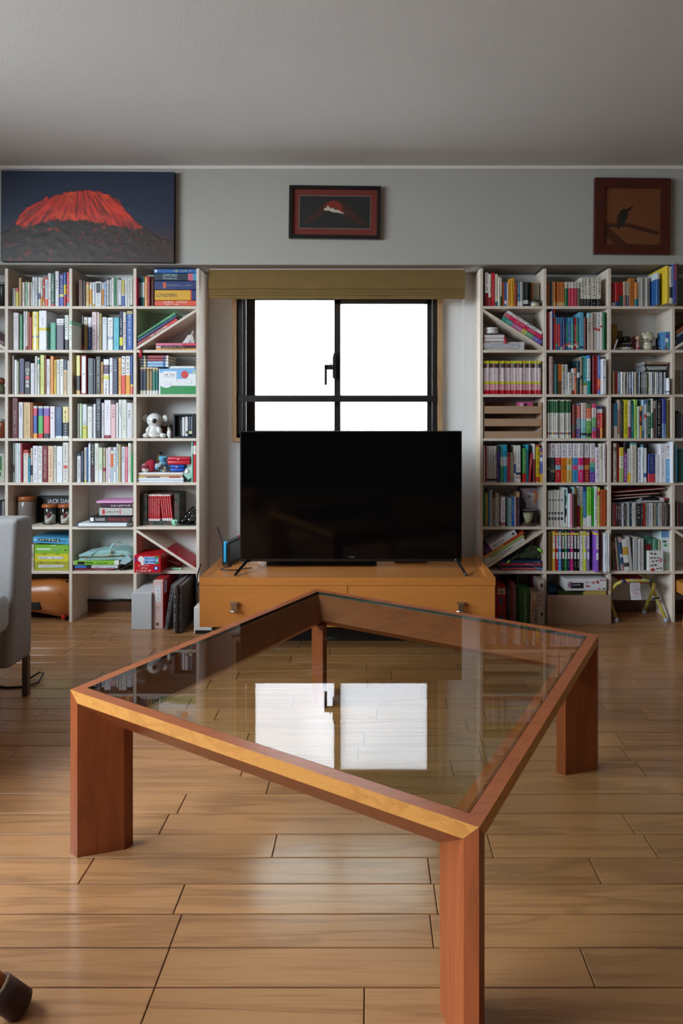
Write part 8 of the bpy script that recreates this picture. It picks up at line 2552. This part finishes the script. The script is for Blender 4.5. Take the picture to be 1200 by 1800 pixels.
pbox('green_tin_box', 'dull green flat box inside the carton', 'box', gk(300, 3.25), gk(675, 3.25), 3.25, 3.36, .0045, hk(1100, 3.25), '4a5430', lid=.2)
pbox('blue_box', 'deep blue box at the back of the carton', 'box', gk(120, 3.30), gk(250, 3.30), 3.30, 3.37, .0045, hk(1005, 3.3), '1c4870', [(0, .8, 1, .92, '3c7890')], lid=.15)

# folding stool with yellow tube legs
t = thing('folding_stool', 'small child folding stool with yellow tube legs and striped seat rim', 'stool', (1.37, 3.28, 0))
YEL = mat('yellow painted tube', 'b0a044', 0.35)
CAPM = mat('pale grey foot cap', '9aa0b0', 0.4)
tr = .0085
u1 = [(1.246, 3.372, .012), (1.2375, 3.30, .10), (1.236, 3.24, .165), (1.248, 3.215, .196), (1.272, 3.206, .212), (1.30, 3.203, .2165), (1.40, 3.203, .2165), (1.425, 3.206, .212), (1.442, 3.218, .192), (1.446, 3.25, .155), (1.452, 3.31, .085), (1.458, 3.372, .012)]
MB().tube(u1, tr, 10).build('leg', YEL, t)
u2 = [(1.250, 3.222, .012), (1.2425, 3.28, .085), (1.243, 3.33, .16), (1.25, 3.352, .198), (1.275, 3.366, .216), (1.30, 3.368, .22), (1.42, 3.368, .22), (1.45, 3.362, .212), (1.468, 3.34, .185), (1.482, 3.29, .11), (1.503, 3.222, .012)]
MB().tube(u2, tr, 10).build('leg', YEL, t)
b = MB()
for p in ((1.246, 3.372), (1.458, 3.372), (1.250, 3.222), (1.503, 3.222)):
    b.lathe([(0, .0003), (.0105, .0003), (.0115, .004), (.0105, .022), (0, .024)], (p[0], p[1], 0), 12)
b.build('foot_cap', CAPM, t)
for k, (xa, xb, e) in enumerate(((1.268, 1.292, '3c3060'), (1.292, 1.316, 'c07898'), (1.316, 1.340, '5878b0'), (1.340, 1.372, '8c3a60'), (1.372, 1.40, '7ab0a8'), (1.40, 1.424, '3c4a54'))):
    zz = lambda q: .2165 if 1.30 <= q <= 1.40 else .2135
    MB().tube([(xa, 3.2045, zz(xa)), (xb, 3.2045, zz(xb))], .0094, 10, e).build('seat_sleeve', PRINT, t)
b = MB()
b.add([(1.275, 3.206, .206), (1.42, 3.206, .206), (1.42, 3.365, .208), (1.275, 3.365, .208), (1.275, 3.206, .203), (1.42, 3.206, .203), (1.42, 3.365, .205), (1.275, 3.365, .205)], [(0, 1, 2, 3), (7, 6, 5, 4), (0, 4, 5, 1), (2, 6, 7, 3), (1, 5, 6, 2), (3, 7, 4, 0)], '9a2030')
b.build('seat_cloth', PRINT, t)
b = MB()
b.add([(1.312, 3.2035, .205), (1.362, 3.2035, .206), (1.366, 3.21, .165), (1.372, 3.208, .118), (1.320, 3.208, .117), (1.315, 3.21, .165)], [(0, 5, 2, 1), (5, 4, 3, 2)], 'd0ccd0')
b.add([(1.312, 3.2055, .205), (1.362, 3.2055, .206), (1.366, 3.212, .165), (1.372, 3.21, .118), (1.320, 3.21, .117), (1.315, 3.212, .165)], [(1, 2, 5, 0), (2, 3, 4, 5)], 'd0ccd0')
for k in range(7):
    z = .192 - k * .0105
    marks(b, (1.321 + k * .0006, 3.2025 + (.0045 if z < .17 else .0025), z), (1, 0, 0), (0, 0, 1), .036, .006, 'b05860' if k in (2, 4, 5) else '8a8490', rm)
b.build('care_label', PRINT, t)
b = MB().tube([(1.440, 3.235, .113), (1.486, 3.262, .113)], .005, 8)
b.build('pivot_bolt', BLK, t)

# little wooden stool in the last column
HON = wood('honey pine', 'b87838', '96581f', (1, 7, 7), 0.4, 0.25)
t = thing('pine_stool', 'small honey-coloured pine stool at the picture edge beside the folding stool', 'stool', (1.70, 3.2, 0))
MB().box(1.557, 1.83, 3.13, 3.36, .152, .212, ch=.006).build('seat', HON, t)
for sx_, sy_ in ((-1, -1), (1, -1), (-1, 1), (1, 1)):
    x_, y_ = 1.6935 + sx_ * .105, 3.245 + sy_ * .085
    fx, fy = 1.6935 + sx_ * .128, 3.245 + sy_ * .10
    m = MB()
    s_ = .013
    V = [(fx + a * s_, fy + c * s_, .0003) for a, c in ((-1, -1), (1, -1), (1, 1), (-1, 1))] + [(x_ + a * s_, y_ + c * s_, .1515) for a, c in ((-1, -1), (1, -1), (1, 1), (-1, 1))]
    m.add(V, [(3, 2, 1, 0), (4, 5, 6, 7), (0, 1, 5, 4), (1, 2, 6, 5), (2, 3, 7, 6), (3, 0, 4, 7)])
    m.build('leg', HON, t)
MB().box(1.60, 1.79, 3.15, 3.335, .128, .1515).build('apron', mat('deep blue cloth', '1c4878', 0.7), t)

# last column of the stool-side bookcase, only its edge in view
def row_of(r_, items, x0, where, dep=.13, hgt=.12):
    x_ = x0
    for i, (w_, h_, e, look, cat) in enumerate(items):
        o = cover_mesh(w_, h_, dep, e, [], True).build(cat.replace(' ', '_'), PRINT)
        MB().box(-w_ / 2 + .0012, w_ / 2 - .0012, .004, dep - .002, .001, h_ - .001).build('pages' if 'disc' not in cat else 'disc_tray', PAPER if 'disc' not in cat else mat('clear grey plastic', 'a8acb0', 0.15), o, local=True)
        o.location = (x_ + w_ / 2, 3.232 + .002 * (i % 3), SH[r_ - 1] + .0003)
        tag(o, look + ' in the ' + where, cat, 'things in the last column of the stool-side bookcase')
        x_ += w_ + .0006
row_of(1, [(.016, .14, '8a8478', 'grey-brown book at the upright', 'book'), (.02, .15, '6c7468', 'dull green book second from the upright', 'book'), (.025, .145, '888078', 'wide grey book third from the upright', 'book'), (.02, .15, '4c4440', 'dark brown book fourth from the upright', 'book')], 1.553, "top shelf's last column")
row_of(3, [(.0098, .124, '98989a', 'silver disc case at the upright', 'disc case'), (.0098, .124, '7a6440', 'olive brown disc case second from the upright', 'disc case'), (.0098, .123, '5c4c34', 'brown disc case third from the upright', 'disc case'), (.0098, .124, '3c3c3e', 'charcoal disc case fourth from the upright', 'disc case'), (.0098, .124, 'a0a0a0', 'pale disc case fifth from the upright', 'disc case')], 1.553, "third shelf's last column")
row_of(4, [(.0098, .124, '2c2c30', 'black disc case at the upright', 'disc case'), (.0098, .124, '484848', 'dark grey disc case second from the upright', 'disc case'), (.012, .14, '343438', 'wide black disc case third from the upright', 'disc case'), (.0098, .124, '242428', 'jet black disc case fourth from the upright', 'disc case')], 1.553, "fourth shelf's last column")
row_of(5, [(.03, .17, '2c6864', 'teal folder behind the sky blue one', 'folder'), (.03, .165, '1c4a4c', 'dark teal folder second from the upright', 'folder')], 1.566, "fifth shelf's last column", .11)
row_of(6, [(.0098, .12, '3a3a3c', 'charcoal disc case at the upright', 'disc case'), (.0098, .12, '88646c', 'pinkish disc case second from the upright', 'disc case'), (.0098, .12, '5c2028', 'wine red disc case third from the upright', 'disc case'), (.0098, .12, '282828', 'black disc case fourth from the upright', 'disc case'), (.0098, .12, '702028', 'dark red disc case fifth from the upright', 'disc case')], 1.553, "sixth shelf's last column")
a_, b2 = UPR[3] + T / 2, UPR[4] - T / 2
ang_ = math.atan2(SH[0] - .0138 - SH[1], b2 - a_)
for i, (th_, e, lb) in enumerate(((.03, '1c2840', 'navy book lowest on the slanted board of the second shelf last column'), (.014, '7c808c', 'grey book on the navy one in the second shelf last column'), (.016, '8a4a28', 'rust book uppermost on the slanted board in the second shelf last column'))):
    off = .0135 + sum((.03, .014, .016)[:i]) + .0004 * i
    o = cover_mesh(th_, .20, .14, e, [], True).build('book', PRINT)
    MB().box(-th_ / 2 + .0016, th_ / 2 - .0016, .004, .138, .001, .199).build('pages', PAPER, o, local=True)
    th = math.atan2(-math.cos(ang_), -math.sin(ang_))
    s0 = .022 + off * math.tan(ang_)
    P_ = Vector((a_, 3.226, SH[1])) + Vector((math.cos(ang_), 0, math.sin(ang_))) * (s0 + .20) + Vector((-math.sin(ang_), 0, math.cos(ang_))) * (off + th_ / 2)
    o.location = P_
    o.rotation_euler = (0, th, 0)
    tag(o, lb, 'book')

for o in bpy.data.objects:
    if '_o' in o:
        del o['_o']
print('PLANKS', PLANKS, 'OBJECTS', len(bpy.data.objects))
